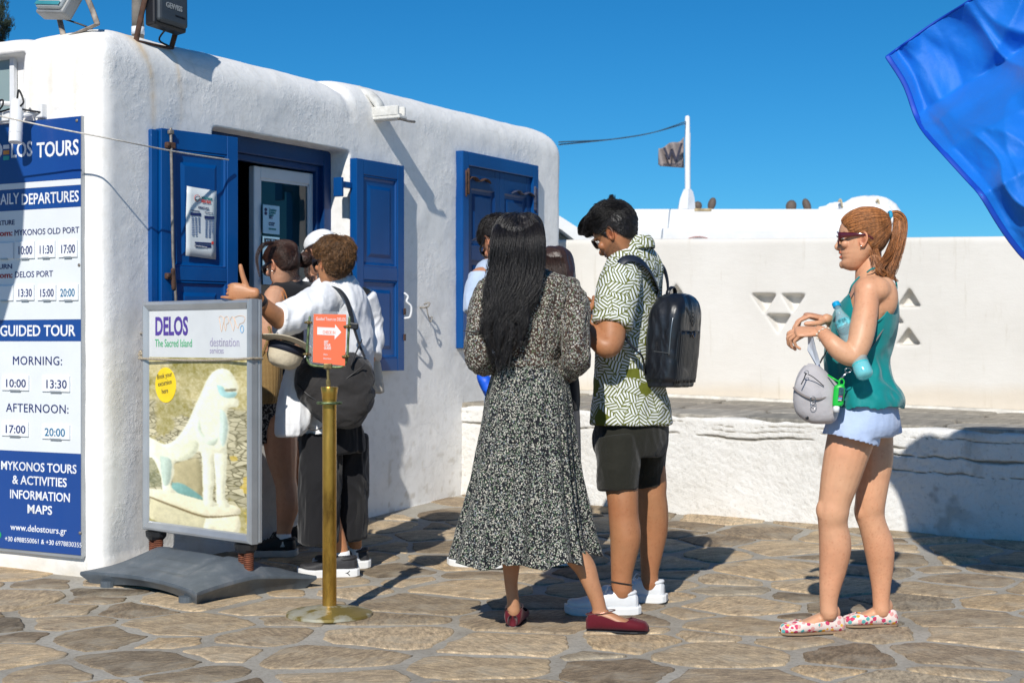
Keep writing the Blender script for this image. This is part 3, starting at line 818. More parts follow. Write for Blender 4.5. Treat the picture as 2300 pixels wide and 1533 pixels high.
def build_right_shutter():
 S = part_empty('shutter', OFFICE, (1.965, -0.02, 0), math.radians(-1.0))
 S['label'] = 'open right blue shutter with two panels'
 panel_leaf(S, 0.0, 0.485, -0.05, 0.0, 0.955, 2.19, [(1.03, 1.49), (1.57, 2.10)], fr=0.07)
 b = bmesh.new(); bx(-0.10, 0.0, -0.02, 0.01, 2.015, 2.05, 0.003, 1, b); bx(-0.12, -0.095, -0.03, 0.03, 1.96, 2.07, 0.004, 1, b)
 obj('hinge', b, BLUE, S, local=True)
 h = bmesh.new()
 tube(h, [(.475, -.06, 1.42), (.487, -.075, 1.40), (.48, -.07, 1.37), (.50, -.09, 1.34), (.495, -.085, 1.28), (.478, -.06, 1.27)], .007, seg=8, sub=4)
 obj('latch_hook', h, PVCW, S, smooth=True, local=True)
 h = bmesh.new()
 for z in (1.31, 1.155): obj('latch_plate', box(bmesh.new(), (.482, -.054, z), (.016, .012, .04), None, .003), IRON, S, local=True)
build_right_shutter()
def build_closed_window():
 x0 = hit(1040, 400, 'y', -0.055)[0]; x1 = hit(1210, 400, 'y', -0.055)[0]; z0, z1 = 1.085, 2.362
 fr = bmesh.new(); f = 0.075
 for a in ((x0, x0 + f, z0, z1), (x1 - f, x1, z0, z1)): bx(a[0], a[1], -0.055, 0.02, a[2], a[3], 0.004, 1, fr)
 for a in ((z1 - f * 1.2, z1), (z0, z0 + f)): bx(x0 + f, x1 - f, -0.0545, 0.02, a[0], a[1], 0.004, 1, fr)
 Wn = obj('closed_window', fr, BLUE, OFFICE, local=True)
 a, b = x0 + f, x1 - f; m = (a + b) / 2
 for (xa, xb) in ((a + .002, m - .002), (m + .002, b - .002)):
  S = part_empty('shutter', Wn)
  # panels as sub-parts under the window: keep to three levels
  bm = bmesh.new(); fr_ = .062; y0, y1 = -0.035, 0.0; zz = (z0 + f + .002, z1 - f * 1.2 - .002)
  bx(xa, xa + fr_, y0, y1, *zz, .002, 1, bm); bx(xb - fr_, xb, y0, y1, *zz, .002, 1, bm)
  pans = [(zz[0] + .09, zz[0] + .50), (zz[0] + .60, zz[1] - .14)]
  zs = [zz[0]] + [q for p in pans for q in p] + [zz[1]]
  for k in range(0, len(zs), 2): bx(xa + fr_, xb - fr_, y0 + .001, y1, zs[k], zs[k + 1], .002, 1, bm)
  for za, zb in pans:
   r = []; A, B = xa + fr_, xb - fr_
   for (i, yy) in ((0.0, y0 + .006), (.01, y0 + .014), (.03, y0 + .016), (.05, y0 + .006)):
    r.append([Vector((A + i, yy, za + i)), Vector((B - i, yy, za + i)), Vector((B - i, yy, zb - i)), Vector((A + i, yy, zb - i))])
   vs_ = ring_faces(bm, r, cap=False); bm.faces.new(vs_[-1])
  bpy.data.objects.remove(S)
  nrm(bm)
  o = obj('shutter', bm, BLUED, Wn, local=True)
 for (hx, dirn, z) in ((a + .02, 1, z1 - .17), (b - .02, -1, z1 - .21), (a + .02, 1, z0 + .35)):
  bm = bmesh.new()
  tube(bm, [(hx - dirn * .035, -.058, z + .05), (hx - dirn * .035, -.058, z - .10)], .011, seg=8, sub=1)
  tube(bm, [(hx - dirn * .06, -.058, z + .04), (hx - dirn * .06, -.058, z - .12)], .007, seg=8, sub=1)
  pts = [(hx + dirn * q, -.048, z + .012 * math.sin(q * 40)) for q in np.linspace(-.02, .27, 8)]
  if z > 1.6: tube(bm, pts, [.022, .02, .024, .018, .022, .02, .02, .006], rb=.004, ref=(0, 0, 1), seg=8, sub=2)
  obj('hinge', bm, IRON if dirn > 0 else pm('blue_rusted', (0.06, 0.07, 0.12), 0.6, var=0.5, vs=40, bump=.4), Wn, smooth=True, local=True)
build_closed_window()
# ------------------------------------------------------------------ bits on the office wall and roof
def build_spout():
 r = thing('drain_spout', 'short white roof drain spout sticking out of the office wall above the right shutter', 'spout', BL(2.27, -0.02, 2.462), BANG)
 bm = bmesh.new()
 for s in (-1, 1): bx(s * .035 - .012, s * .035 + .012, -.16, .1, 0.0, .06, .006, 1, bm)
 bx(-.045, .045, -.17, .1, -.018, .005, .006, 1, bm)
 obj('trough', bm, pm('spout_white', (.7, .69, .65), .8, var=.15, vs=20, bump=.5, bs=50), r, smooth=False, local=True)
 c = bmesh.new(); tube(c, [(0, -.01, .03), (-.01, .0, .08), (-.03, .05, .14), (-.05, .12, .175)], [.04, .045, .045, .03], rb=.02, ref=(0, 1, 0), seg=10, sub=3); obj('chute', c, pm('spout_white', (.7, .69, .65)), r, smooth=True, local=True)
 b = bmesh.new(); tube(b, [(-.04, -.165, -.02), (.06, -.17, -.024), (.12, -.17, -.02)], .008, seg=8, sub=2); obj('lip', b, STEELD, r, smooth=True, local=True)
PLASTER_PLAIN = pm('whitewash', (.79, .79, .78), .85, var=.05, vs=6, bump=.5, bs=35, bd=.005)
build_spout()
def floodlight(label, base_l, base_r, lamp_px, lampY, tilt, roll, dark):
 "back of a floodlight on a rusty bracket. base_*: bracket feet (world); lamp centre from pixel"
 c = P(lamp_px[0], lamp_px[1], lampY)
 mid = (Vector(base_l) + Vector(base_r)) / 2
 r = thing('floodlight', label, 'floodlight', mid, 0, group='floodlights on the roof edge')
 body_m = pm('lamp_grey' if not dark else 'lamp_dark', (.42, .46, .46) if not dark else (.055, .065, .075), .45, metal=.2, var=.12, vs=10)
 rimm = pm('lamp_rim', (.33, .34, .34), .5, metal=.3, var=.15) if not dark else BLACKP
 ax = (Vector(base_r) - Vector(base_l)).normalized()
 R = Matrix.Rotation(roll, 3, Vector((0, 1, 0))) @ Matrix.Rotation(math.atan2(ax.y, ax.x), 3, 'Z') @ Matrix.Rotation(tilt, 3, 'X')
 w_, h = .215, .27
 b = bmesh.new(); box(b, c + R @ Vector((0, 0.03, 0)), (w_, .07, h), R, .012, 2); obj('rim', b, rimm, r)
 b = bmesh.new(); box(b, c + R @ Vector((0, -.012, -.0)), (w_ - .025, .035, h - .03), R, .014, 2); B = obj('housing', b, body_m, r)
 b = bmesh.new(); box(b, c + R @ Vector((0, -.0325, .075)), (w_ - .075, .012, .075), R, .004, 1); obj('glass_lid', b, pm('lamp_lid', (.35, .38, .4) if not dark else (.25, .27, .28), .25, metal=.5), r)
 if not dark:
  b = bmesh.new(); box(b, c + R @ Vector((0, -.0315, -h / 2 + .035)), (w_ - .03, .006, .022), R, .002, 1); obj('label_strip', b, pm('teal_strip', srgb(60, 140, 150), .5), r)
 M = Matrix.Translation(c - Vector(r.location)) @ R.to_4x4() @ frame((-.055, -.0305, -.045), (1, 0, 0), (0, 0, 1))
 text(r, 'GEWISS', .038, M, pm('emboss', (.27, .29, .3) if not dark else (.12, .13, .14), .5), 0.03, .82, depth=.001)
 M = Matrix.Translation(c - Vector(r.location)) @ R.to_4x4() @ frame((.005, -.0305, -.078), (1, 0, 0), (0, 0, 1))
 text(r, 'MADE IN ITALY', .013, M, BLACKP, 0.0, .75, depth=.001)
 k = bmesh.new(); up = R @ Vector((0, 0, 1)); side = R @ Vector((1, 0, 0)); bk = R @ Vector((0, 1, 0))
 for s, base in ((-1, Vector(base_l)), (1, Vector(base_r))):
  top = c + side * s * (w_ / 2 + .018) + bk * .03 + up * .02
  tube(k, [base, base * .5 + top * .5 + Vector((0, 0, .01)), top], .014, rb=.005, ref=(0, 1, 0), seg=8, sub=2)
  ellipsoid(k, top, (.014, .014, .014))
 tube(k, [Vector(base_l), mid, Vector(base_r)], .015, rb=.006, seg=8, sub=2)
 obj('bracket', k, IRON if dark else pm('rusty_zinc', (.30, .26, .22), .7, var=.45, vs=22, bump=.4), r, smooth=True)
 w2 = bmesh.new(); tube(w2, [c - up * h * .48 + bk * .03, mid + Vector((0.02, 0.03, .03)), mid + Vector((.07, .06, .0))], .005, seg=6, sub=4); obj('cable', w2, BLACKP, r, smooth=True)
floodlight('pale grey floodlight over the blue tour board, seen from behind', BL(.10, .35, 2.605), BL(.07, .10, 2.645), (138, -22), 7.62, math.radians(-22), math.radians(10), False)
floodlight('dark floodlight with rusty bracket on the roof corner, right of the pale one', BL(.30, .07, 2.60), BL(.53, .05, 2.60), (382, 5), 7.72, math.radians(-12), math.radians(8), True)
def build_mast():
 p = BL(.72, .45, 2.62)
 m = thing('roof_mast', 'weathered grey pole rising from the roof behind the dark floodlight', 'pole', p)
 b = bmesh.new(); tube(b, [p, p + Vector((0, 0, 1.2))], .032, seg=14, sub=1, roundcap=False); obj('pole', b, pm('old_pipe', (.30, .27, .23), .7, var=.35, vs=9, bump=.3), m, smooth=True)
 b = bmesh.new(); tube(b, [p + Vector((0, 0, .12)), p + Vector((0, 0, .16))], .034, seg=14, sub=1, roundcap=False); obj('tape', b, PVCW, m, smooth=True)
 b = bmesh.new(); tube(b, [p + Vector((.03, -.02, .9)), p + Vector((.07, -.04, .55)), p + Vector((.05, -.02, .35)), p + Vector((.03, -.01, .36))], .006, seg=6, sub=4); obj('cable', b, BLACKP, m, smooth=True)
build_mast()
def spotlight(label, p0, p1, r, brk):
 t = thing('spotlight', label, 'spotlight', p1, group='white spotlights beside the tour board')
 d = (Vector(p1) - Vector(p0)).normalized()
 b = bmesh.new(); tube(b, [p0, Vector(p0) + d * .01, p1], [r * .9, r, r * .97], seg=20, sub=1, roundcap=False); obj('body', b, PVCW, t, smooth=True)
 shape_smooth_by_angle(t.children[0].data, 40)
 b = bmesh.new(); tube(b, [Vector(p1) - d * .05, Vector(p1) - d * .046], r * 1.02, seg=20, sub=1, roundcap=False); obj('ring', b, PVCW, t)
 b = bmesh.new(); tube(b, [Vector(p0) * .6 + Vector(p1) * .4, brk], .012, seg=8, sub=1); box(b, brk, (.05, .05, .07), Matrix.Rotation(BANG, 3, 'Z'), .006); obj('bracket', b, PVCW, t)
 b = bmesh.new(); q = Vector(p0) - d * .01
 tube(b, [q, q - d * .03 + Vector((.01, -.01, .01)), q + Vector((.04, -.03, -.02)), q + Vector((.02, -.02, -.05)), Vector(brk) + Vector((0, -.03, -.01))], .005, seg=6, sub=5); obj('cable', b, BLACKP, t, smooth=True)
L1 = BL(-.13, .60, 2.26)
spotlight('white cylinder spotlight hanging down above the blue board', BL(-.10, .455, 2.285), BL(-.13, .435, 2.08), .032, BL(-.015, .38, 2.24))
spotlight('white cylinder spotlight lying sideways at the far left of the wall', BL(-.12, .585, 2.285), BL(-.14, .80, 2.31), .036, BL(-.015, .52, 2.28))
def build_junction():
 t = thing('junction_box', 'small white junction box under the sideways spotlight', 'box', BL(-.03, .6, 2.22), BANG)
 b = bmesh.new(); bx(-.03, .03, -.05, .05, -.02, .03, .004, 1, b); bx(-.02, .03, -.09, .09, -.028, -.02, .002, 1, b); obj('case', b, PVCW, t, local=True)
 # side window in the niche
 f = bmesh.new(); h0 = hit(-60, 128, 'x', 0.1); h1 = hit(50, 260, 'x', 0.1)
 bx(.09, .115, h1[1] + .05, h1[1] + .08, 1.95, h0[2] - .02, .002, 1, f)
 obj('side_window', f, WHITEP, OFFICE, local=True)
 g = bmesh.new(); bx(.105, .11, h1[1] + .08, h0[1] + .1, 1.95, h0[2] - .02, 0, 1, g); obj('pane', g, MATS['dim_glass'], OFFICE, local=True)
gl = NT('dim_glass'); gl.b.inputs['Base Color'].default_value = (.25, .33, .33, 1); gl.b.inputs['Roughness'].default_value = .1; MATS['dim_glass'] = gl.m
build_junction()
def build_line():
 A = P(-40, 252, 7.25); B = P(250, 312, 7.15); Cc = P(513, 359, 7.9)
 t = thing('stretched_cord', 'thin pale cord stretched from the blue board to the left shutter', 'cord', A)
 b = bmesh.new(); tube(b, [A, (A + B) / 2 + Vector((0, 0, -.004)), B, (B + Cc) / 2 + Vector((0, 0, -.006)), Cc], .0042, seg=6, sub=5); obj('strand', b, pm('pale_cord', (.6, .57, .52), .8, var=.2, vs=60), t, smooth=True)
build_line()
def wall_hook(x, z, label, sc=1.0, tail=True):
 t = thing('wall_hook', label, 'hook', BL(x, -.02, z), BANG)
 b = bmesh.new(); tube(b, [(0, .03, 0), (0, -.03 * sc, .0), (.01, -.045 * sc, .02 * sc), (.02 * sc, -.03 * sc, .03 * sc), (0.0, -.015, .02)], .006, seg=8, sub=4)
 if tail: tube(b, [(0, -.03, 0), (.01, -.035, -.05), (.03, -.04, -.09), (.05, -.04, -.06), (.03, -.03, -.065)], .004, seg=6, sub=4)
 obj('hook', b, pm('old_hook', (.35, .32, .28), .7, var=.4, vs=40), t, smooth=True, local=True)
h = hit(943, 690, 'y', 0); wall_hook(h[0], h[2], 'old wire hook on the white wall between shutter and closed window')
h = hit(316, 748, 'y', 0); wall_hook(h[0], h[2], 'small wire hook on the corner wall beside the poster stand', 1.0, False)
# ------------------------------------------------------------------ blue and white tour board on the left face
def build_board():
 # local: origin at right edge, x to the left is negative; plane faces the viewer side (-U)
 R = thing('tour_board', 'tall blue and white tour price board with departure times on the left wall', 'sign', BL(.004, .114, 0.0), BANG)
 # in this frame: board plane x=0 facing -x, y increases to the left in the picture
 H = .002114
 zz = lambda py: 1.13 - (py - 766.5) * H
 BB = pm('board_blue', srgb(26, 70, 142), .3, var=.03, vs=3, coat=.2); BW = pm('board_white', (.74, .77, .79), .3, var=.02, coat=.2)
 Wd = .80
 for nm, a, b, m in (('blue_band', 262, 402, BB), ('white_band', 402, 416, BW), ('blue_band', 416, 465, BB), ('white_band', 465, 717, BW), ('blue_band', 717, 766, BB), ('white_band', 766, 1018, BW), ('blue_band', 1018, 1245, BB)):
  obj(nm, bx(-.030, 0.004, 0, Wd, zz(b), zz(a) - .0006, 0.0008, 1), m, R, local=True)
 obj('edge_trim', bx(-.028, .002, -.006, -.0005, zz(1248), zz(262)), ALU, R, local=True)
 obj('edge_trim', bx(-.026, .006, 0, Wd, zz(1252), zz(1245.5)), ALU, R, local=True)
 NV = pm('board_navy', srgb(24, 42, 105), .4); WT = pm('board_text_white', (.85, .87, .9), .4); RD = pm('board_red', srgb(175, 40, 40), .4); TB = pm('board_tealblue', srgb(30, 110, 150), .4); OR = pm('board_orange', srgb(225, 150, 60), .4); TQ = pm('board_teal', srgb(60, 180, 170), .4)
 def xy(px, py):
  "pixel on the board -> (y, z) in board frame"
  q = hit(px, py, 'x', -.026); return q[1] - .114, q[2]
 def put(s, x0, x1, ybase, cap, mat, bold=0.0, spacing=1.0):
  "left edge px, right edge px, baseline py and cap height px at the string"
  ya, z = xy(x0, ybase); yb, _ = xy(x1, ybase); _, zt = xy((x0 + x1) / 2, ybase - cap); _, zb = xy((x0 + x1) / 2, ybase)
  size = (zt - zb) / .72
  # measure width through the text itself at flush: store target width
  cu = bpy.data.curves.new('t', 'FONT'); cu.body = s; cu.size = size; cu.offset = bold * size; cu.space_character = spacing; cu.extrude = .0008; cu.resolution_u = 3
  o = bpy.data.objects.new('t', cu); link(o)
  bpy.context.view_layer.update(); wd = o.dimensions.x
  sx = (ya - yb) / wd
  TEXTS.append((o, R, frame((-.0312, ya, zb), (0, -1, 0), (0, 0, 1)) @ Matrix.Scale(sx, 4, Vector((1, 0, 0))), mat, 'lettering'))
 put('D', -22, 4, 356, 37, WT, .018); put('LOS', 24, 71, 352, 34, WT, .018); put('TOURS', 83, 177, 350, 34, WT, .018)
 for k, m in enumerate((WT, OR, TQ)):
  y1, z1 = xy(8, 326 + k * 12.5); y2, z2 = xy(21, 334 + k * 12.5)
  obj('letter_bar', bx(-.0325, -.0302, y2, y1, z2, z1), m, R, local=True)
 put('DAILY', -14, 42, 459, 25, WT, .01); put('DEPARTURES', 48, 176, 456, 25, WT, .014)
 put('DEPARTURE', -34, 32, 506, 11, NV, .008); put('From:', -17, 27, 530, 13, RD, .02); put('MYKONOS OLD PORT', 32, 177, 526, 14, NV, 0)
 put('RETURN', -28, 26, 604, 11, NV, .008); put('From:', -17, 27, 624, 13, RD, .02); put('DELOS PORT', 33, 118, 622, 14, NV, 0)
 cards = [(37, 79, 543, 580, '10:00', NV), (85, 125, 542, 578, '11:30', NV), (133, 175, 540, 577, '17:00', NV), (-8, 31, 546, 581, '', NV),
   (37, 78, 640, 674, '13:30', NV), (86, 127, 640, 674, '15:00', NV), (133, 177, 639, 674, '20:00', TB), (-8, 31, 642, 675, '', NV),
   (6, 66, 842, 877, '10:00', NV), (96, 158, 843, 880, '13:30', NV), (5, 65, 945, 980, '17:00', NV), (96, 158, 952, 987, '20:00', TB)]
 for (x0, x1, y0, y1, s, m) in cards:
  a = xy(x0, y0); b = xy(x1, y1)
  obj('time_card', bx(-.0375, -.0302, b[0], a[0], b[1], a[1], .001, 1), pm('card_white', (.80, .82, .84), .35, var=.01), R, local=True)
  obj('card_clip', bx(-.0395, -.031, b[0] + (a[0] - b[0]) * .3, a[0] - (a[0] - b[0]) * .3, b[1] - .004, b[1] + .004, .0005, 1), ALU, R, local=True)
  if s:
   w_ = x1 - x0
   ya, z = xy(x0 + w_ * .12, y1 - (y1 - y0) * .28)
   put(s, x0 + w_ * .11, x0 + w_ * .84, y1 - (y1 - y0) * .24, (y1 - y0) * .52, m, .004)
   TEXTS[-1][2].translation.x = -.0385
 put('GUIDED TOUR', 0, 169, 754, 25, WT, .014)
 put('MORNING:', 28, 138, 819, 20, NV, 0, 1.08); put('AFTERNOON:', 14, 154, 926, 20, NV, 0, 1.08)
 put('MYKONOS TOURS', 2, 171, 1058, 20, WT, .012); put('& ACTIVITIES', 28, 150, 1089, 20, WT, .012); put('INFORMATION', 22, 156, 1122, 20, WT, .012); put('MAPS', 61, 116, 1153, 20, WT, .012)
 put('www.delostours.gr', 24, 150, 1194, 15, WT, .004); put('+30 6988550061 & +30 6978830355', 11, 183, 1221, 11, WT, .0)
 e = bmesh.new(); y, z = xy(-3, 1200); ellipsoid(e, (-.031, y, z), (.001, .018, .018)); obj('round_mark', e, pm('mark_green', srgb(40, 180, 90), .4), R, local=True)
 for px, py in ((173, 271), (178, 595), (180, 1196)):
  y, z = xy(px, py); e = bmesh.new(); ellipsoid(e, (-.032, y, z), (.004, .008, .008)); obj('screw', e, STEELD, R, smooth=True, local=True)
build_board()
# ------------------------------------------------------------------ bench, yard wall and what stands behind
BX = 3.24
def build_bench():
 B = thing('stone_bench', 'long low whitewashed stone bench with grey slab seat along the yard wall', 'bench', BL(BX, -2.5, 0), BANG)
 y = np.arange(0.06, -6.2, -0.0095)
 # profile parameter: from seat edge over the lip and down the front
 seat = lambda yy: 0.700 + 0.0235 * (yy + 0.87)
 prof = [(0.10, 0.0), (0.075, 0.0), (0.05, 0.0), (0.03, -0.002), (0.012, -0.008), (0.003, -0.018), (0.0, -0.03)]
 down = np.linspace(-0.036, -0.80, 128)
 prof += [(0.0 - 0.02 * ((-d) / 0.8) ** 2, d) for d in down]
 pr = np.array(prof)
 Yg, K = np.meshgrid(y, np.arange(len(pr)), indexing='ij')
 X = pr[K, 0]; Z = seat(Yg) + pr[K, 1] + 0.010 * fbm(np.stack([Yg * 1.3, Yg * 0, Yg * 0], -1), 2)
 q = np.stack([Yg, X, Z], -1)
 d = 0.012 * fbm(q * 2.2 + 3, 3) + 0.0055 * fbm(q * np.array([9, 9, 14]) + 8, 4, .6) + .0025 * fbm(q * 45, 2)
 dep = -(Z - seat(Yg))
 col = np.ones(X.shape + (3,)) * np.array([.74, .73, .70])
 def crack(zf, wd, depth, gate):
  nonlocal d, col
  zc = zf + 0.020 * fbm(np.stack([Yg * 2.6, Yg * 0 + 4, Yg * 0], -1), 2) + 0.010 * fbm(np.stack([Yg * 14, Yg * 0, Yg * 0 + 9], -1), 3)
  ww = wd * np.clip(0.55 + 0.9 * fbm(np.stack([Yg * 5, Yg * 0 + zf * 70, Yg * 0], -1), 2), 0, 2) * gate
  m = np.clip(1 - (np.abs(dep - zc) / (ww + 1e-4)), 0, 1) * (ww > 0.0006)
  m = m ** 0.6
  d = d - depth * m
  col = col * (1 - m[..., None] * np.array([.72, .76, .82]))
 gl_ = np.clip((Yg + 2.95) * 8, 0, 1); gr_ = np.clip((-2.6 - Yg) * 5, 0, 1)
 crack(0.115, 0.011, .022, gl_ * 1.0); crack(0.045, 0.0035, .008, gl_)
 crack(0.075, .004, .01, np.clip((-1.6 - Yg) * 6, 0, 1) * np.clip((Yg + 2.9) * 6, 0, 1))
 crack(0.155, .012, .026, gr_ * np.clip((Yg + 6) * 2, 0, 1)); crack(0.24, .006, .014, gr_ * np.clip((Yg + 4.0) * 5, 0, 1)); crack(0.05, .004, .01, gr_)
 crack(0.22, .005, .012, np.clip((-3.5 - Yg) * 5, 0, 1))
 st = np.clip((fbm(q * 7 + 2, 4, .65) - .02) * 4, 0, 1) * np.clip(1.1 - np.abs(dep - .3) * 2.2, 0, 1) * np.clip(fbm(q * 1.1 + 6, 2) * 2.4 + .62 - .28 * (Yg + 3.4), 0, 1)
 col = col * (1 - np.clip(st, 0, 1)[..., None] * np.array([.55, .58, .62]) * .9)
 base = np.clip((dep - .56) * 8, 0, 1) * np.clip(fbm(q * 12, 3) + .5, 0, 1); col = col * (1 - base[..., None] * np.array([.12, .15, .22]))
 Xd = X - d * (K > 3)
 W = np.stack([Xd + BX, Yg, Z], -1).reshape(-1, 3)
 n1, n2 = X.shape; i, j = np.meshgrid(np.arange(n1 - 1), np.arange(n2 - 1), indexing='ij'); a = i * n2 + j
 me = big_mesh(W, np.stack([a, a + n2, a + n2 + 1, a + 1], -1).reshape(-1, 4))
 at = me.color_attributes.new('Col', 'FLOAT_COLOR', 'POINT'); cc = np.ones((len(W), 4)); cc[:, :3] = col.reshape(-1, 3); at.data.foreach_set('color', cc.ravel())
 me.transform(Matrix.Translation((-BX, 2.5, 0)))
 obj('front', me, ROUGHPL, B, smooth=True, local=True)
 core = bmesh.new(); 
 vs_ = [core.verts.new(p) for p in ((.06, 2.5, -.3), (1.66, 2.5, -.3), (1.66, 2.5, .72), (.06, 2.5, .70), (.06, -3.7, -.3), (1.66, -3.7, -.3), (1.66, -3.7, .575), (.06, -3.7, .555))]
 for f in ((0, 1, 2, 3), (7, 6, 5, 4), (0, 4, 5, 1), (3, 2, 6, 7), (0, 3, 7, 4), (1, 5, 6, 2)): core.faces.new([vs_[k] for k in f])
 obj('core', nrm(core), PLASTER_PLAIN, B, local=True)
 # seat slabs
 rng = random.Random(3); random.seed(9)
 SL = NT('seat_slab'); v = SL.coord('Object'); oi = SL.n('ObjectInfo')
 st_ = SL.noise(SL.coord('Object', (3, 14, 6)), 1.5, 6, .65)
 c = SL.mix(1, SL.ramp(oi.outputs['Random'], [(0, (.23, .22, .195)), (.4, (.30, .27, .22)), (.7, (.26, .235, .20)), (1, (.34, .32, .28))]), SL.ramp(st_, [(.3, (.6, .6, .6)), (.6, (1.15, 1.13, 1.1)), (.75, (1.6, 1.6, 1.55))]), 'MULTIPLY')
 SL.col(c); SL.b.inputs['Roughness'].default_value = .8; SL.bump(st_, .6, .006)
 pts = []; yy = 0.3
 while yy > -5.9:
  dy = rng.uniform(.42, .75)
  xx = 0.03
  for dx in (rng.uniform(.45, .6), rng.uniform(.45, .6), .6):
   pts.append((xx + dx / 2, yy - dy / 2 + rng.uniform(-.07, .07))); xx += dx
  yy -= dy
 for i, p in enumerate(pts):
  poly = [(0.0, 0.4), (0.0, -6.1), (1.60, -6.1), (1.60, 0.4)]
  for q2 in pts:
   if q2 != p: poly = clip_poly(poly, p, q2)
  if len(poly) < 3: continue
  out = inset_round(poly, .010, rounds=2, noise_amp=.012, seed=i)
  if not out: continue
  zf = lambda x, y: seat(y) + 0.02 * x / 1.6
  bm, c = slab_bm(out, zf, .012, -.03, dome=.001, edge=.006)
  bm.transform(Matrix.Translation((0, 2.5, 0)))
  obj('seat_slab', bm, SL.m, B, local=True)
def rough_plaster():
 t = NT('rough_plaster'); v = t.coord('Object'); a = t.n('Attribute', attribute_name='Col')
 n1 = t.noise(v, 3, 6, .65); n2 = t.noise(v, 45, 6, .7)
 c = t.mix(1, a.outputs['Color'], t.ramp(n1, [(.3, (.92, .91, .89)), (.65, (1.03, 1.03, 1.03))]), 'MULTIPLY')
 c = t.mix(1, c, t.ramp(n2, [(.28, (.72, .71, .69)), (.45, (1, 1, 1))]), 'MULTIPLY')
 t.col(c); t.b.inputs['Roughness'].default_value = .9; t.b.inputs['Specular IOR Level'].default_value = .2
 t.bump(t.math('ADD', t.noise(v, 22, 6, .7), t.math('MULTIPLY', n2, .5)), .8, .012)
 return t.m
ROUGHPL = rough_plaster()
build_bench()
def build_yard_wall():
 X0 = 4.86
 Wt = thing('yard_wall', 'high whitewashed yard wall with triangular recesses behind the bench', 'wall', BL(X0, -3, 0), BANG)
 top = lambda y: 1.885 + .0255 * y
 bm = bmesh.new(); ys = np.linspace(0.8, -7.5, 40); rings = []
 for y in ys:
  t = top(y); pr = [(0.0, -.3), (0.0, .3), (0, .9), (0, t - .03), (.006, t - .012), (.02, t), (.28, t + .01), (.30, t - .02), (.30, -.3)]
  rings.append([Vector((X0 + a, y, b)) for a, b in pr])
 ring_faces(bm, rings, closed=True); nrm(bm)
 me = bpy.data.meshes.new('yw'); bm.to_mesh(me); bm.free()
 cut = bmesh.new()
 def tri(p3, depth=.09, k=.72):
  f = [hit(px, py, 'x', X0) for px, py in p3]
  c = np.mean([[q[1], q[2]] for q in f], axis=0)
  a = [Vector((X0 - .02, q[1] + (q[1] - c[0]) * .05, q[2] + (q[2] - c[1]) * .05)) for q in f]
  b = [Vector((X0 + depth, c[0] + (q[1] - c[0]) * k, c[1] + (q[2] - c[1]) * k)) for q in f]
  ring_faces(cut, [a, b])
 for t3 in ([(1684, 658), (1746, 658), (1716, 706)], [(1752, 658), (1812, 658), (1780, 706)], [(1717, 704), (1779, 704), (1748, 752)],
   [(2012, 690), (2042, 643), (2071, 690)], [(2010, 776), (2040, 732), (2071, 776)], [(1972, 728), (2003, 684), (2033, 728)],
   [(1486, 682), (1518, 634), (1551, 682)], [(1486, 768), (1518, 722), (1549, 768)]): tri(t3)
 cm = bpy.data.meshes.new('c'); nrm(cut).to_mesh(cm); cut.free(); co = bpy.data.objects.new('c', cm); link(co)
 me = evaluated(me, [('BOOLEAN', dict(object=co, operation='DIFFERENCE', solver='EXACT'))]); bpy.data.objects.remove(co)
 me = evaluated(me, [('REMESH', dict(mode='VOXEL', voxel_size=.0095)), ('SMOOTH', dict(factor=.5, iterations=1))])
 c = coords(me); n = normals(me); set_coords(me, c + n * (.004 * fbm(c * 1.4, 2))[:, None])
 paint(me, lambda c: np.array([.72, .695, .65])[None] * (1 - np.clip(1 - (c[:, 2] - .78 - .02 * fbm(c * 6, 2)) / .09, 0, 1)[:, None] * np.array([.06, .12, .2])[None]))
 me.transform(Matrix.Translation((-X0, 3, 0)))
 obj('wall_body', me, PLASTER_SM, Wt, smooth=True, local=True)
 # plinth between wall and seat
 b = bmesh.new(); rings = []
 for y in np.linspace(.2, -6.2, 160):
  s = .72 + .0255 * (y + .02); j = .008 * mnoise.noise(Vector((y * 8, 0, 0)))
  rings.append([Vector((X0 - .07 + j, y, s - .05)), Vector((X0 - .065 + j, y, s + .035 + j)), Vector((X0 - .05, y, s + .052 + j)), Vector((X0 + .01, y, s + .055)), Vector((X0 + .01, y, s - .05))])
 ring_faces(b, rings); nrm(b)
 b.transform(Matrix.Translation((-X0, 3, 0)))
 obj('plinth', b, pm('plinth_white', (.66, .63, .56), .9, var=.2, vs=9, bump=.7, bs=30, bd=.01), Wt, smooth=True, local=True)
t_ = NT('plaster_smooth'); v_ = t_.coord('Object'); a_ = t_.n('Attribute', attribute_name='Col')
_c = t_.mix(1, a_.outputs['Color'], t_.ramp(t_.noise(v_, 1.2, 6, .6), [(.3, (.90, .89, .87)), (.7, (1.03, 1.03, 1.03))]), 'MULTIPLY')
_c = t_.mix(.6, _c, t_.ramp(t_.noise(t_.coord('Object', (1, 7, .8)), 2.5, 6, .7), [(.28, (.80, .77, .71)), (.42, (1, 1, 1))]), 'MULTIPLY')
t_.col(t_.mix(.5, _c, t_.ramp(t_.noise(v_, 38, 5, .7), [(.27, (.72, .70, .66)), (.36, (1, 1, 1))]), 'MULTIPLY'))
t_.b.inputs['Roughness'].default_value = .85; t_.b.inputs['Specular IOR Level'].default_value = .25
t_.bump(t_.math('ADD', t_.noise(t_.coord('Object', (1, .35, 1)), 20, 5, .6), t_.math('MULTIPLY', t_.noise(v_, 90, 3), .3)), .35, .006)
PLASTER_SM = t_.m
build_yard_wall()
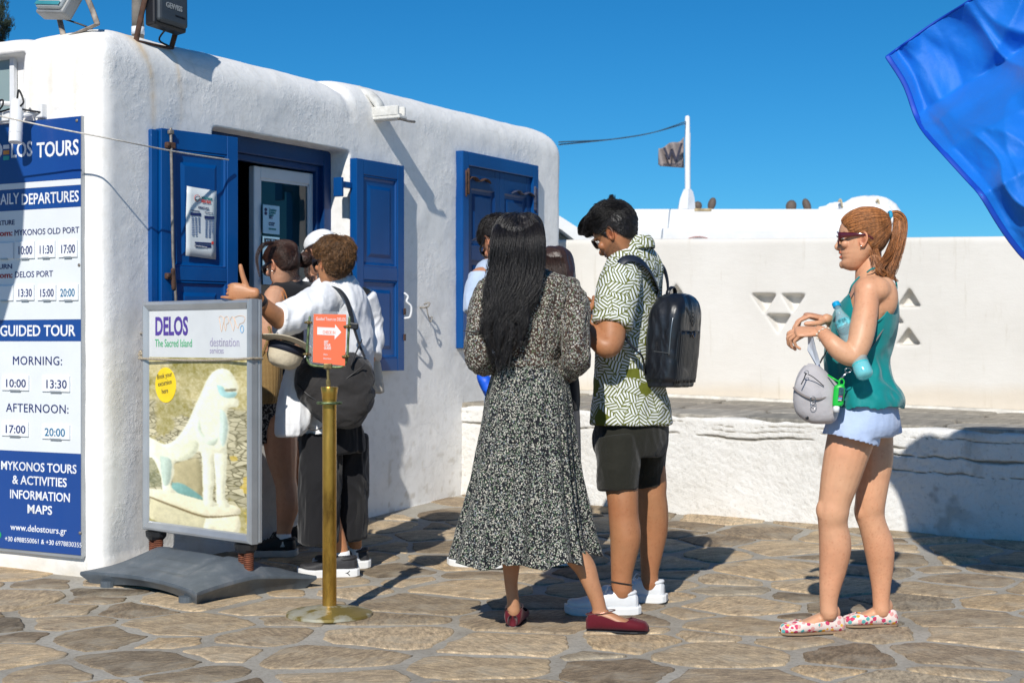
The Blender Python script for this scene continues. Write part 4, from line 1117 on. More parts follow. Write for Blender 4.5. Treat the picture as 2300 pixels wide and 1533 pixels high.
def build_behind():
 Y = 16.0
 z_top = P(0, 469, Y).z
 H = thing('flat_roofed_house', 'low flat roofed white house behind the yard wall under the flagpole', 'building', (P(1660, 469, Y).x, Y, 0))
 x0, x1 = P(1330, 469, Y).x, P(1995, 469, Y).x
 b = bx(x0, x1, Y, Y + 5, -.3, z_top, .03, 3)
 obj('wall', b, PLASTER_PLAIN, H, smooth=False)
 z2 = P(0, 513, Y - .25).z
 obj('parapet_step', bx(x0 + .1, x1 - .3, Y - .25, Y + .001, -.3, z2, .02, 2), PLASTER_PLAIN, H)
 e = bmesh.new(); c = P(1568, 545, Y - .27); tube(e, [c + Vector((.13 * math.cos(a), 0, .06 * math.sin(a))) for a in np.linspace(0, 3.14, 14)], .006, seg=6, sub=1)
 obj('painted_mark', e, pm('mark_red', (.35, .12, .1), .7), H)
 # rust stain under dishes
 rs = bmesh.new(); bx(P(1560, 0, Y).x, P(1598, 0, Y).x, Y - .004, Y + .1, z_top - .025, z_top + .004, 0, 1, rs); obj('rust_stain', rs, pm('rust_stain', (.66, .50, .28), .8, var=.4, vs=12), H)
 # flagpole with foot
 F = thing('flagpole', 'white flagpole on a small plinth with a grey flag and a wire', 'flagpole', (P(1545, 469, Y + .4).x, Y + .4, z_top - .01))
 p = P(1545, 469, Y + .4)
 b = bmesh.new(); tube(b, [p + Vector((0, 0, -.05)), P(1544, 265, Y + .4)], [.031, .026], seg=14, sub=1); tube(b, [p + Vector((.012, 0, .1)), P(1548, 300, Y + .4)], .014, seg=8, sub=1); obj('pole', b, PVCW, F, smooth=True)
 b = bmesh.new(); slices(b, [(1522, 1562, 470, Y + .4, .09), (1528, 1560, 445, Y + .4, .08), (1533, 1557, 432, Y + .4, .06), (1536, 1553, 425, Y + .4, .05)], (0, 1), seg=4, sub=1); obj('foot', b, PVCW, F)
 # flag
 fm = pm('flag_grey', (.30, .25, .235), .8, var=.12, vs=30)
 xs = np.linspace(0, 1, 26); rings = []
 for u in xs:
  xl = 1536 - 57 * u; top = 308 + 24 * u ** .7 + 3 * math.sin(u * 9); bot = 377 - 4 * u
  if u > .95: bot = 370
  rings.append([P(xl, top + (bot - top) * v, Y + .4 + .05 * math.sin(u * 11 + v * 2)) for v in np.linspace(0, 1, 12)])
 b = bmesh.new(); ring_faces(b, rings, closed=False, cap=False); me = bpy.data.meshes.new('f'); b.to_mesh(me); b.free(); me = evaluated(me, [('SOLIDIFY', dict(thickness=.004))])
 fl = thing('small_flag', 'small ragged grey flag with a dark W flying from the distant pole', 'flag', P(1536, 340, Y + .4))
 obj('cloth', me, fm, fl, smooth=True)
 wm = pm('flag_print', (.035, .035, .06), .8)
 b = bmesh.new(); pp = [P(x, y, Y + .33) for x, y in ((1492, 332), (1502, 358), (1509, 335), (1519, 362), (1531, 322))]
 for k in range(4): tube(b, [pp[k], pp[k + 1]], .013, rb=.004, ref=(0, 1, 0), seg=6, sub=1)
 tube(b, [P(1490, 369, Y + .33), P(1528, 369, Y + .33)], .006, seg=5, sub=1)
 obj('letter', b, wm, fl)
 wr = thing('overhead_wire', 'thin blue wire strung from the office to the distant flagpole', 'wire', P(1262, 325, 12))
 A = P(1255, 325, 11.9); B2 = P(1541, 277, Y + .4)
 b = bmesh.new()
 for dz in (0, .02):
  tube(b, [A + Vector((0, 0, dz)), A * .66 + B2 * .34 + Vector((0, 0, -.03)), A * .33 + B2 * .67 + Vector((0, 0, -.035)), B2 + Vector((0, 0, dz))], .006, seg=5, sub=6)
 obj('cable', b, pm('wire_blue', (.08, .2, .3), .6), wr, smooth=True)
 # round dishes
 for i, (px, py, w_, h_, lab) in enumerate(((1599, 458, 9, 15, 'small brown dish just right of the flagpole foot'), (1777, 463, 12, 14, 'brown dish on the far roof, left one of the right pair'), (1812, 461, 9, 16, 'narrow brown dish on the far roof, right one of the right pair'), (1567, 462, 10, 10, 'low brown dish touching the flagpole foot'))):
  d = thing('roof_dish', lab, 'dish', P(px, 470, Y + .6), group='brown dishes on the far roof')
  b = bmesh.new(); c = P(px, py, Y + .6); r = h_ * (Y + .6) / FPX
  Rm = Matrix.Rotation((.3 if i != 2 else -.35), 3, 'Y')
  ellipsoid(b, c, (w_ * (Y + .6) / FPX, .05, r), Rm); obj('bowl', b, pm('dish_brown', (.12, .09, .07), .7), d, smooth=True)
  b = bmesh.new(); tube(b, [P(px, 474, Y + .6), c], .015, seg=6, sub=1); obj('stem', b, STEELD, d)
 # bundled white awning on the roof
 a = thing('bundled_awning', 'rolled white awning bundle lying on the far roof behind the woman in teal', 'awning', P(1930, 470, Y + .8))
 me = bmesh.new()
 tube(me, [P(1843, 470, Y + .8), P(1870, 464, Y + .8), P(1905, 466, Y + .8)], [.02, .035, .045], seg=14, sub=4)
 tube(me, [P(1895, 468, Y + .8), P(1925, 462, Y + .8), P(1975, 462, Y + .8), P(2003, 475, Y + .8), P(2010, 500, Y + .8)], [.05, .085, .095, .08, .06], seg=16, sub=5)
 tube(me, [P(1900, 476, Y + .7), P(1990, 478, Y + .7), P(2012, 540, Y + .7)], [.06, .07, .05], seg=12, sub=4)
 m2 = fuse(me, .012, 2); wrinkle(m2, .015, (7, 3, 14), 3, ridge=True); obj('cloth', m2, PVCW, a, smooth=True)
 b = bmesh.new()
 for px in (1888, 1972): tube(b, [P(px - 4, 452, Y + .69), P(px, 448, Y + .69), P(px + 4, 466, Y + .69)], .03, rb=.01, seg=8, sub=3)
 obj('strap', b, pm('strap_tan', (.5, .42, .28), .8), a, smooth=True)
 # gable of another house right of the office
 g = thing('gabled_house', 'white gable with shaded eave just right of the office corner', 'building', P(1262, 540, 13.5))
 b = bmesh.new(); Yg = 13.5
 def prism(pts2, y0, y1):
  ring_faces(b, [[P(x, y, Yg) + Vector((0, y0, 0)) for x, y in pts2], [P(x, y, Yg) + Vector((0, y1, 0)) for x, y in pts2]])
 prism([(1180, 440), (1262, 488), (1330, 532), (1330, 560), (1318, 560), (1262, 516), (1180, 475)], 0, 3)
 obj('roof_edge', nrm(b), PLASTER_PLAIN, g)
 b = bmesh.new(); prism([(1180, 478), (1262, 519), (1320, 562), (1320, 640), (1180, 640)], .35, 2.5); obj('gable_wall', nrm(b), pm('gable_tan', (.42, .37, .29), .9), g)
build_behind()
def build_shrub():
 p = P(2, 70, 13.0)
 t = thing('feathery_tree', 'wispy dark tree top peeking over the roof at the left edge', 'tree', (p.x, p.y, 0))
 b = bmesh.new(); rng = random.Random(4); base = Vector((p.x - .1, p.y, 0)); top = P(-5, 60, 13)
 tube(b, [base, (base + top) / 2 + Vector((.05, 0, 0)), top], [.06, .045, .02], seg=8, sub=3)
 tips = []
 for k in range(14):
  s = top + Vector((rng.uniform(-.1, .05), 0, rng.uniform(-.4, .0))); e = P(rng.uniform(-60, 28), rng.uniform(-10, 60), 13 + rng.uniform(-.3, .3))
  m = (s + e) / 2 + Vector((rng.uniform(-.03, .03), 0, .03)); tube(b, [s, m, e], [.008, .005, .002], seg=5, sub=3); tips.append((m, e))
 obj('trunk', b, pm('bark', (.06, .045, .035), .9), t)
 P_ = []; r = np.random.RandomState(2)
 for m, e in tips:
  for k in range(160):
   f = r.rand(); o = np.array(m * (1 - f) + e * f) + r.normal(0, .02, 3); d = np.array([r.normal(0, .4), r.normal(0, .4), 1.0]) * .035
   P_.append([o, o + d * .5, o + d])
 obj('crown', strands_mesh(P_, .0035, .001), pm('needle_green', (.03, .05, .03), .8), t)
build_shrub()
# ------------------------------------------------------------------ people: building blocks
HP = catmull([(-0.9, 5.2, 3.2, 1.2), (-0.2, 7.3, 1.5, 2.9), (0.8, 8.5, 0.0, 3.9), (2.2, 8.9, -1.4, 4.8), (3.6, 8.2, -2.6, 5.5), (4.6, 8.7, -3.6, 5.8), (5.3, 8.5, -4.4, 6.0), (6.0, 8.9, -5.2, 6.2), (7.2, 8.6, -6.6, 6.5),
   (8.6, 8.7, -7.8, 6.8), (10.0, 8.5, -8.7, 7.0), (11.4, 8.1, -9.4, 7.2), (12.6, 8.5, -9.8, 7.35), (13.8, 9.1, -10.0, 7.45), (15.2, 9.0, -10.1, 7.5), (17.2, 8.3, -9.9, 7.4), (19.2, 6.7, -8.9, 6.7), (20.8, 4.6, -7.2, 5.4),
   (22.0, 2.2, -4.8, 3.5), (22.5, 0.2, -2.6, 1.4)], 4)
def head_xy(z, th, off=0.0):
 xf = np.interp(z, HP[:, 0], HP[:, 1]); xb = np.interp(z, HP[:, 0], HP[:, 2]); hw = np.interp(z, HP[:, 0], HP[:, 3])
 xm = (xf + xb) / 2 - 0.8; c, s = np.cos(th), np.sin(th)
 x = np.where(c > 0, xm + (xf - xm) * np.abs(c) ** 0.85, xm - (xm - xb) * np.abs(c) ** 0.95)
 y = hw * np.sign(s) * np.abs(s) ** 0.88
 return x, y
def head_grid(nz=46, nt=44):
 z = np.linspace(-0.9, 22.5, nz); t = np.linspace(0, 2 * np.pi, nt, endpoint=False)
 Z, T = np.meshgrid(z, t, indexing='ij'); X, Y = head_xy(Z, T); return np.stack([X, Y, Z], -1)
def head_matrix(ear, f, pitch=0.0, roll=0.0, s=1.0, side=1):
 "ear: world point of the visible ear (side=+1 the left ear); f horizontal facing; pitch>0 looks down"
 f = Vector((f[0], f[1], 0)).normalized(); up = Vector((0, 0, 1)); l = up.cross(f)
 f3 = f * math.cos(pitch) - up * math.sin(pitch); u3 = up * math.cos(pitch) + f * math.sin(pitch)
 if roll: 
  Rr = Matrix.Rotation(roll, 3, f3); l = Rr @ l; u3 = Rr @ u3
 R = Matrix((f3, l, u3)).transposed().to_4x4()
 k = 0.01 * s
 c = Vector(ear) - l * (side * 7.4 * k)
 return Matrix.Translation(c) @ R @ Matrix.Scale(k, 4) @ Matrix.Translation((0.6, 0, -10.0))
def to_world(M, A):
 A = np.asarray(A, float); m = np.array(M); return A @ m[:3, :3].T + m[:3, 3]
def to_local(M, A): return to_world(M.inverted(), A)
def head_mesh(M, nose=1.0, lips=1.0, chin=0.0, voxel=0.0028, mouth_open=0.0, neck=None):
 b = bmesh.new(); g = head_grid()
 ring_faces(b, [[Vector(p) for p in r] for r in g])
 n = nose
 tube(b, [(7.9, 0, 13.2), (8.9, 0, 11.6), (9.3, 0, 10.0), (9.9 + .35 * n, 0, 8.8), (9.4 + .2 * n, 0, 8.1), (8.4, 0, 7.7)], [.8, .75, .85, .9, 1.0, .9], ref=(0, 0, 1), seg=10, sub=3)
 for s in (-1, 1):
  ellipsoid(b, (9.0, s * 1.25, 8.3), (1.0, .75, .75)); ellipsoid(b, (8.1, s * 3.0, 13.7), (.9, 2.2, .6)); ellipsoid(b, (6.6, s * 4.3, 9.4), (1.8, 2.0, 1.8))
  # ear: shell with rim
  cx, cy, cz = -0.6, s * 7.15, 10.6
  R = Matrix.Rotation(s * math.radians(-22), 3, 'Z') @ Matrix.Rotation(math.radians(-12), 3, 'Y')
  ellipsoid(b, (cx, cy, cz), (1.5, .42, 2.5), R)
  pts = [Vector((cx, cy, cz)) + R @ Vector((1.45 * math.cos(a) * (1 if math.sin(a) > -.3 else .8), s * .55, 2.7 * math.sin(a))) for a in np.linspace(math.radians(15), math.radians(330), 14)]
  tube(b, pts, [.25] + [.42] * 12 + [.5], seg=8, sub=2)
  ellipsoid(b, Vector((cx, cy, cz)) + R @ Vector((.3, s * .3, -2.2)), (.7, .45, .8)); ellipsoid(b, (cx + 1.1, cy - s * .1, cz - .3), (.35, .5, .55))
 ellipsoid(b, (8.75, 0, 6.25 + mouth_open * .3), (.75 * lips, 2.1, .55)); ellipsoid(b, (8.55, 0, 4.75 - mouth_open), (.85 * lips, 1.9, .65)); ellipsoid(b, (8.3, 0, 1.6), (1.1 + chin, 1.8, 1.5))
 if neck: pass
 nrm(b); b.transform(M)
 return fuse(b, voxel, 3)
def skin_fn(base, M=None, lip=(1.0, .62, .58), stubble=0.0, brow=(.05, .03, .02), nails=None, mottle=.06, hairline=None, cap=None):
 base = np.array(base)
 def fn(c):
  k = np.tile(base, (len(c), 1)) * (1 + mottle * fbm(c * 14, 3) + .05 * fbm(c * 55, 3))[:, None]; rd = np.clip(fbm(c * 7 + 11, 3), -.5, .6); k *= 1 + rd[:, None] * np.array([.02, -.10, -.14])
  k[:, 1:] *= (1 - .05 * np.clip(fbm(c * 5 + 3, 2), 0, 1))[:, None]
  fr = np.clip((vnoise(c * 210) - .50) * 5, 0, 1); k *= 1 - fr[:, None] * np.array([.10, .18, .22])
  if M is not None:
   L = to_local(M, c); x, y, z = L.T; near = (z > -2) & (z < 24) & (np.abs(y) < 9) & (np.abs(x) < 13)
   m = near & (x > 8.0) & (np.abs(y) < 2.6) & (z > 4.0) & (z < 6.9) & (np.abs((z - 5.5)) > .12 + .05 * np.abs(y))
   k[m] *= np.array(lip)
   m = near & (x > 7.9) & (np.abs(y) < 2.5) & (np.abs(z - 5.5) < .16); k[m] *= .35
   r = np.exp(-(((x - 6.5) / 2.5) ** 2 + ((np.abs(y) - 5) / 2) ** 2 + ((z - 9) / 2) ** 2)) * near; k *= 1 - r[:, None] * np.array([0, .10, .10])
   e = near & (np.abs(y) > 6.6) & (z > 7) & (z < 14) & (x > -3) & (x < 2); k[e] *= np.array([1.03, .86, .82])
   e = near & (np.abs(np.abs(y) - 7.6) < .9) & (((x + .3) / .8) ** 2 + ((z - 10.5) / 1.3) ** 2 < 1); k[e] *= np.array([.62, .5, .46])
   bw = near & (x > 6.2) & (np.abs(z - 14.1 + .03 * (np.abs(y) - 3) ** 2) < .45) & (np.abs(y) > 1.3) & (np.abs(y) < 5.4); k[bw] = k[bw] * .35 + np.array(brow) * .65
   if stubble:
    s = np.clip((7.6 - z + .25 * (7 - x).clip(0, 6) ) / 1.5, 0, 1) * np.clip((x + .6) / 1.2, 0, 1) * near * np.clip((z + 1.5), 0, 1)
    s = s * stubble * (.75 + .35 * vnoise(c * 420)); k = k * (1 - s[:, None]) + np.array([.035, .025, .02]) * s[:, None]
   if cap is not None:
    s = cap(x, y, z) * near; k = k * (1 - s[:, None]) + np.array(hairline)[None] * s[:, None]
  return k
 return fn
SKIN = pm('skin', (1, 1, 1), rough=.46, var=.04, vs=30, bump=.12, bs=220, bd=.001, spec=.4, use_attr=True, sss=.04)
def hair_mat(name, c, rough=.33, var=.5, spec=.6):
 t = NT(name); v = t.coord('Object', (1, 1, .25)); nz = t.noise(v, 90, 3, .6)
 gi = t.n('NewGeometry')
 rnd = t.ramp(gi.outputs['Random Per Island'], [(0, tuple(x * (1 - var) for x in c)), (.5, c), (1, tuple(min(1, x * (1 + var)) for x in c))])
 t.col(t.mix(1, rnd, t.ramp(nz, [(.3, (.65,) * 3), (.7, (1.3,) * 3)]), 'MULTIPLY'))
 t.b.inputs['Roughness'].default_value = rough + .08; t.b.inputs['Specular IOR Level'].default_value = spec
 t.bump(t.noise(t.coord('Object'), 160, 3, .6), .5, .004)
 return t.m
def sm(x, a, b):
 t = np.clip((x - a) / (b - a), 0, 1); return t * t * (3 - 2 * t)
LASTCAP = [None]
def hair_cap(M, hline, thick, mat, parent, rough=.25, seed=1, nz=90, nt=90):
 """closed shell that dives under the skin outside the hair region. hline(x,y,z)->signed cm inside the hair; thick(x,y,z)->cm"""
 g = head_grid(nz, nt); c = g.reshape(-1, 3); x, y, z = c.T
 nz_ = c - np.array([-1.0, 0, 10.5]); nv = nz_ / np.array([9.5, 7.4, 12]) ** 2; nv /= np.linalg.norm(nv, axis=1, keepdims=True)
 h = hline(x, y, z); s = sm(h, -.25, .8); d = -0.9 * (1 - s) + s * (thick(x, y, z) + rough * fbm(c * .55 + seed, 3) + rough * .6 * fbm(c * np.array([1.2, 2.5, 1.2]) + seed, 2))
 W = to_world(M, c + nv * d[:, None])
 i, j = np.meshgrid(np.arange(nz - 1), np.arange(nt), indexing='ij'); a = i * nt + j; b_ = i * nt + (j + 1) % nt
 me = big_mesh(W, np.stack([a, b_, b_ + nt, a + nt], -1).reshape(-1, 4))
 LASTCAP[:] = [me.copy()]
 return obj('hair', me, mat, parent, smooth=True)
from mathutils.bvhtree import BVHTree
def surf_strands(me, n, flow, length, k=9, jit=.1, lift=0.0, pred=None, seed=0, off=.0012, endlift=None):
 "hair strands that creep over a mesh; flow(points)->directions, all in world space (metres)"
 r = np.random.RandomState(seed); Vv = coords(me); ok = np.arange(len(Vv)) if pred is None else np.nonzero(pred(Vv))[0]
 ps = [list(q.vertices) for q in me.polygons]; bvh = BVHTree.FromPolygons(Vv.tolist(), ps)
 p = Vv[r.choice(ok, n)] + r.normal(0, .004, (n, 3))
 L = (length(p) if callable(length) else np.full(n, length)) * r.uniform(.65, 1.15, n)
 lf = (lift(p) if callable(lift) else np.full(n, lift)) * r.uniform(.5, 1.3, n); jd = r.normal(0, jit * .4, (n, 3)) + np.stack([vnoise(p * 55 + 9 * q) for q in range(3)], 1) * jit * 2.2; out = []; jw = r.uniform(0, .0015, n)
 def proj(p):
  a = np.empty_like(p); b = np.empty_like(p)
  for i in range(len(p)):
   q = bvh.find_nearest(p[i]); a[i] = q[0]; b[i] = q[1]
  return a, b
 s, nn = proj(p)
 for i in range(k):
  t = i / (k - 1); out.append(s + nn * (off + jw + lf * L * t ** 1.3)[:, None])
  if i == k - 1: break
  d = flow(s); d = d / (np.linalg.norm(d, axis=1, keepdims=True) + 1e-9) + jd; d = d - nn * (d * nn).sum(1, keepdims=True); d /= np.linalg.norm(d, axis=1, keepdims=True) + 1e-9
  s, nn = proj(s + d * (L / (k - 1))[:, None])
 return np.stack(out, 1)
def scalp_strands(M, hline, thick, flow, n, length, lift=0.0, seed=0, k=10, jit=.15, **kw):
 "strands over the last hair cap; flow, lengths and regions in head-local cm"
 m = np.array(M); R = m[:3, :3] / np.linalg.norm(m[:3, 0]); sc = np.linalg.norm(m[:3, 0])
 fl = lambda p: flow(to_local(M, p)) @ R.T
 f = lambda g: (lambda p: g(*to_local(M, p).T)) if callable(g) else g
 ln = (lambda p: length(*to_local(M, p).T) * sc) if callable(length) else length * sc
 return surf_strands(LASTCAP[0], n, fl, ln, k, jit, f(lift), lambda V_: hline(*to_local(M, V_).T) > .05, seed)
def hand_bm(wrist, xdir, back, scale=1.0, thumb_side=1, curls=((30, 40, 25),) * 4, thumb=(35, 20, 15), thumb_dir=None, spread=2.0, widths=1.0):
 """xdir wrist->knuckles, back = direction the back of the hand faces; thumb on side thumb_side of back x xdir"""
 x = Vector(xdir).normalized(); z = Vector(back); z = (z - x * z.dot(x)).normalized(); y = z.cross(x) * thumb_side
 b = bmesh.new(); o = Vector(wrist); k = .01 * scale
 def L(a, bb, c): return o + (x * a + y * bb + z * c) * k
 kk = k
 tube(b, [L(-2.5, 0, 0), L(0, 0, 0), L(3, .1, 0), L(6.5, .1, .1), L(8.6, 0, 0)], [2.3 * kk, 2.5 * kk, 3.5 * kk, 4.0 * kk, 3.7 * kk], rb=[1.7 * kk, 1.6 * kk, 1.5 * kk, 1.35 * kk, 1.1 * kk], ref=tuple(z), seg=16, sub=3)
 ellipsoid(b, L(3.2, 2.3, -.7), (1.6 * kk * widths,) * 3)
 ys = (2.9, 1.0, -.95, -2.8); Ls = ((4.3, 2.6, 2.0), (4.8, 3.0, 2.1), (4.4, 2.8, 2.1), (3.5, 2.1, 1.9)); rs = (.88, .9, .86, .76)
 for i in range(4):
  p = Vector((8.2 - (.5 if i == 3 else .1 * abs(i - 1)), ys[i], 0.15)); pts = [p - Vector((1.6, 0, .1)), p]; a = 0; sp = math.radians(spread * (1.5 - i))
  for seg_, cu in zip(Ls[i], curls[i]):
   a += math.radians(cu); d = Vector((math.cos(a) * math.cos(sp), math.sin(sp), -math.sin(a))); p = p + d * seg_; pts.append(p)
  dense = [pts[0], pts[1]]
  for q in range(1, len(pts) - 1): dense += [pts[q] * .5 + pts[q + 1] * .5, pts[q + 1]]
  rr = [rs[i] * (1.05 - .045 * q) for q in range(len(dense))]
  tube(b, [L(*q) for q in dense], [v * kk for v in rr], seg=10, sub=2)
 td = Vector(thumb_dir) if thumb_dir else Vector((.62, .75, -.25)); td.normalize()
 p = Vector((1.8, 2.2, -.6)); pts = [p]; 
 ax = td
 for seg_, cu in zip((4.0, 3.2, 2.7), thumb):
  pts.append(pts[-1] + ax * seg_); ax = (Matrix.Rotation(math.radians(-cu), 3, 'Z') @ ax)
 tube(b, [L(*q) for q in pts], [1.4 * kk, 1.2 * kk, 1.12 * kk, .9 * kk], seg=10, sub=4)
 return b
def foot_profile(t):
 w = np.interp(t, [0, .04, .15, .35, .55, .72, .85, .94, 1.0], [.012, .026, .032, .031, .037, .043, .038, .028, .008])
 h = np.interp(t, [0, .04, .12, .25, .4, .55, .7, .85, .95, 1.0], [.035, .055, .072, .085, .072, .056, .042, .032, .026, .010])
 return w, h
def foot_rings(heel, d, L, off=0.0, hmul=1.0, n=22, seg=20, z0=0.004, tmin=0, tmax=1, arc=None, pointy=0.0, lift=None):
 d = Vector((d[0], d[1], 0)).normalized(); s = Vector((-d.y, d.x, 0)); o = Vector(heel); rings = []
 for i in range(n):
  t = tmin + (tmax - tmin) * i / (n - 1); w, h = foot_profile(t); w = float(w) + off; h = float(h) * hmul + off * 2
  if pointy: w = w * (1 - pointy * max(0, t - .7) / .3)
  x = (t * L) + (off * (2 * t - 1)); zc = h / 2
  ring = []
  if arc is None: A = [2 * math.pi * j / seg for j in range(seg)]
  else:
   a0 = arc(t); A = [math.pi * 1.5 - a0 + 2 * a0 * j / (seg - 1) for j in range(seg)]
  lz = lift(t) if lift else 0.0
  for a in A:
   ca, sa = math.cos(a), math.sin(a)
   ring.append(o + d * x + s * (w * math.copysign(abs(ca) ** .8, ca)) + Vector((0, 0, z0 + lz + zc + zc * math.copysign(abs(sa) ** .75, sa))))
  rings.append(ring)
 return rings
def sole_bm(heel, d, L, off, z0, z1, flare=.003, lift=None):
 b = bmesh.new(); d = Vector((d[0], d[1], 0)).normalized(); s = Vector((-d.y, d.x, 0)); o = Vector(heel)
 ts = np.concatenate([np.linspace(0, .06, 5), np.linspace(.1, .9, 14), np.linspace(.93, 1, 5)]); out = []
 for t in ts: w = float(foot_profile(t)[0]) + off; out.append((t, w))
 for t in ts[::-1]: w = float(foot_profile(t)[0]) + off; out.append((t, -w))
 rings = []
 for z, f in ((z0, 0), (z0 + .004, flare), (z1 - .003, flare), (z1, flare * .3)):
  rings.append([o + d * (t * L + (off + f) * (2 * t - 1) * 1.2) + s * (w + math.copysign(f, w)) + Vector((0, 0, z + (lift(t) if lift else 0) * (1 if z > z0 + .01 else .8))) for t, w in out])
 ring_faces(b, rings); return nrm(b)
def sneaker(parent, heel, d, L, upper, sole, lace=None, h=1.0, stripe=None, sole_h=.032):
 d = Vector((d[0], d[1], 0)).normalized(); s = Vector((-d.y, d.x, 0)); lift = lambda t: .012 * max(0, (t - .8) / .2) ** 2 + .006 * max(0, (.1 - t) / .1)
 b = bmesh.new(); rr = foot_rings(heel, d, L, off=.009, hmul=.98 * h, z0=.018, n=26, lift=lift)
 ring_faces(b, rr); 
 me = fuse(b, .004, 2); wrinkle(me, .0012, (30, 30, 30), 2)
 S = obj('shoe', me, upper, parent, smooth=True)
 obj('sole', sole_bm(heel, d, L, .014, .0, sole_h, .003, lift), sole, parent, smooth=False)
 c = bmesh.new(); o = Vector(heel)
 # collar
 q = [o + d * (L * .17 + .045 * math.cos(a)) + s * (.036 * math.sin(a)) + Vector((0, 0, .086 + .006 * math.cos(a + 3.14))) for a in np.linspace(0, 2 * math.pi, 18)]
 tube(c, q, .008, seg=8, sub=1, roundcap=False, cap=False)
 obj('collar', c, upper, parent, smooth=True)
 if lace:
  l = bmesh.new()
  for i in range(5):
   t = .38 + .06 * i; w, hh = foot_profile(t); z = .02 + float(hh) * h + .017
   tube(l, [o + d * (L * t) + s * (w * .75) + Vector((0, 0, z - .018)), o + d * (L * (t + .015)) + Vector((0, 0, z)), o + d * (L * (t + .02)) - s * (w * .75) + Vector((0, 0, z - .018))], .003, seg=6, sub=3)
  tube(l, [o + d * (L * .38) + Vector((0, 0, .115)), o + d * (L * .42) + s * .03 + Vector((0, 0, .125)), o + d * (L * .47) + s * .05 + Vector((0, 0, .10))], .0028, seg=6, sub=3)
  obj('lace', l, lace, parent, smooth=True)
 return S
def clip_px(me, keep):
 "delete vertices whose projection fails keep(px, py, Y)"
 bm = bmesh.new(); bm.from_mesh(me)
 kill = []
 for v in bm.verts:
  px = 1150 + FPX * v.co.x / v.co.y; py = 766.5 - FPX * (v.co.z - CAMZ) / v.co.y
  if not keep(px, py, v.co.y): kill.append(v)
 bmesh.ops.delete(bm, geom=kill, context='VERTS'); bm.to_mesh(me); bm.free(); return me
def person(label, px, pyfoot, Y, group=None):
 x = (px - 1150) / FPX * Y
 return thing('person', label, 'person', (x, Y, ground_z(x, Y)), 0, group=group)
def fabric(name, c, rough=.8, var=.08, weave=500, ws=.15, fold=0.0, sheen=.2):
 if name in MATS: return MATS[name]
 t = NT(name); v = t.coord('Object'); nz = t.noise(v, 9, 5); wv = t.noise(v, weave, 2)
 t.col(t.mix(1, c, t.ramp(nz, [(.3, (1 - var,) * 3), (.7, (1 + var,) * 3)]), 'MULTIPLY'))
 t.b.inputs['Roughness'].default_value = rough; t.b.inputs['Sheen Weight'].default_value = sheen; t.b.inputs['Sheen Roughness'].default_value = .5
 t.b.inputs['Specular IOR Level'].default_value = .25
 t.bump(t.math('ADD', t.math('MULTIPLY', wv, .12), t.noise(v, 20, 5, .55)), min(1, ws * 1.8), .009)
 MATS[name] = t.m; return t.m
# ------------------------------------------------------------------ cloth prints
def floral_mat(name='floral_print', base=(.008, .009, .012)):
 t = NT(name); v = t.coord('Object')
 nz = t.n('TexNoise'); nz.inputs['Scale'].default_value = 60; t.l(v, nz.inputs['Vector'])
 mv = t.mix(.012, v, nz.outputs['Color'], 'ADD')
 vo = t.n('TexVoronoi', feature='F1'); vo.inputs['Scale'].default_value = 165; vo.inputs['Randomness'].default_value = 1.0; t.l(mv, vo.inputs['Vector'])
 blob = t.ramp(vo.outputs['Distance'], [(.41, (1, 1, 1)), (.52, (0, 0, 0))])
 sp = t.n('SeparateColor'); t.l(vo.outputs['Color'], sp.inputs[0])
 colr = t.ramp(sp.outputs[0], [(0, (.52, .48, .39)), (.28, (.40, .40, .34)), (.50, (.24, .27, .22)), (.64, (.09, .16, .07)), (.74, (.20, .22, .26)), (.84, (.66, .60, .52)), (.9, (.02, .025, .03))])
 v2 = t.n('TexVoronoi', feature='F1'); v2.inputs['Scale'].default_value = 210; t.l(mv, v2.inputs['Vector'])
 cen = t.ramp(v2.outputs['Distance'], [(.14, (.35, .35, .35)), (.30, (1, 1, 1))])
 c = t.mix(blob, base, t.mix(1, colr, cen, 'MULTIPLY'))
 t.col(c); t.b.inputs['Roughness'].default_value = .75; t.b.inputs['Sheen Weight'].default_value = .1; t.b.inputs['Specular IOR Level'].default_value = .2
 t.bump(t.noise(v, 24, 5, .55), .7, .010)
 return t.m
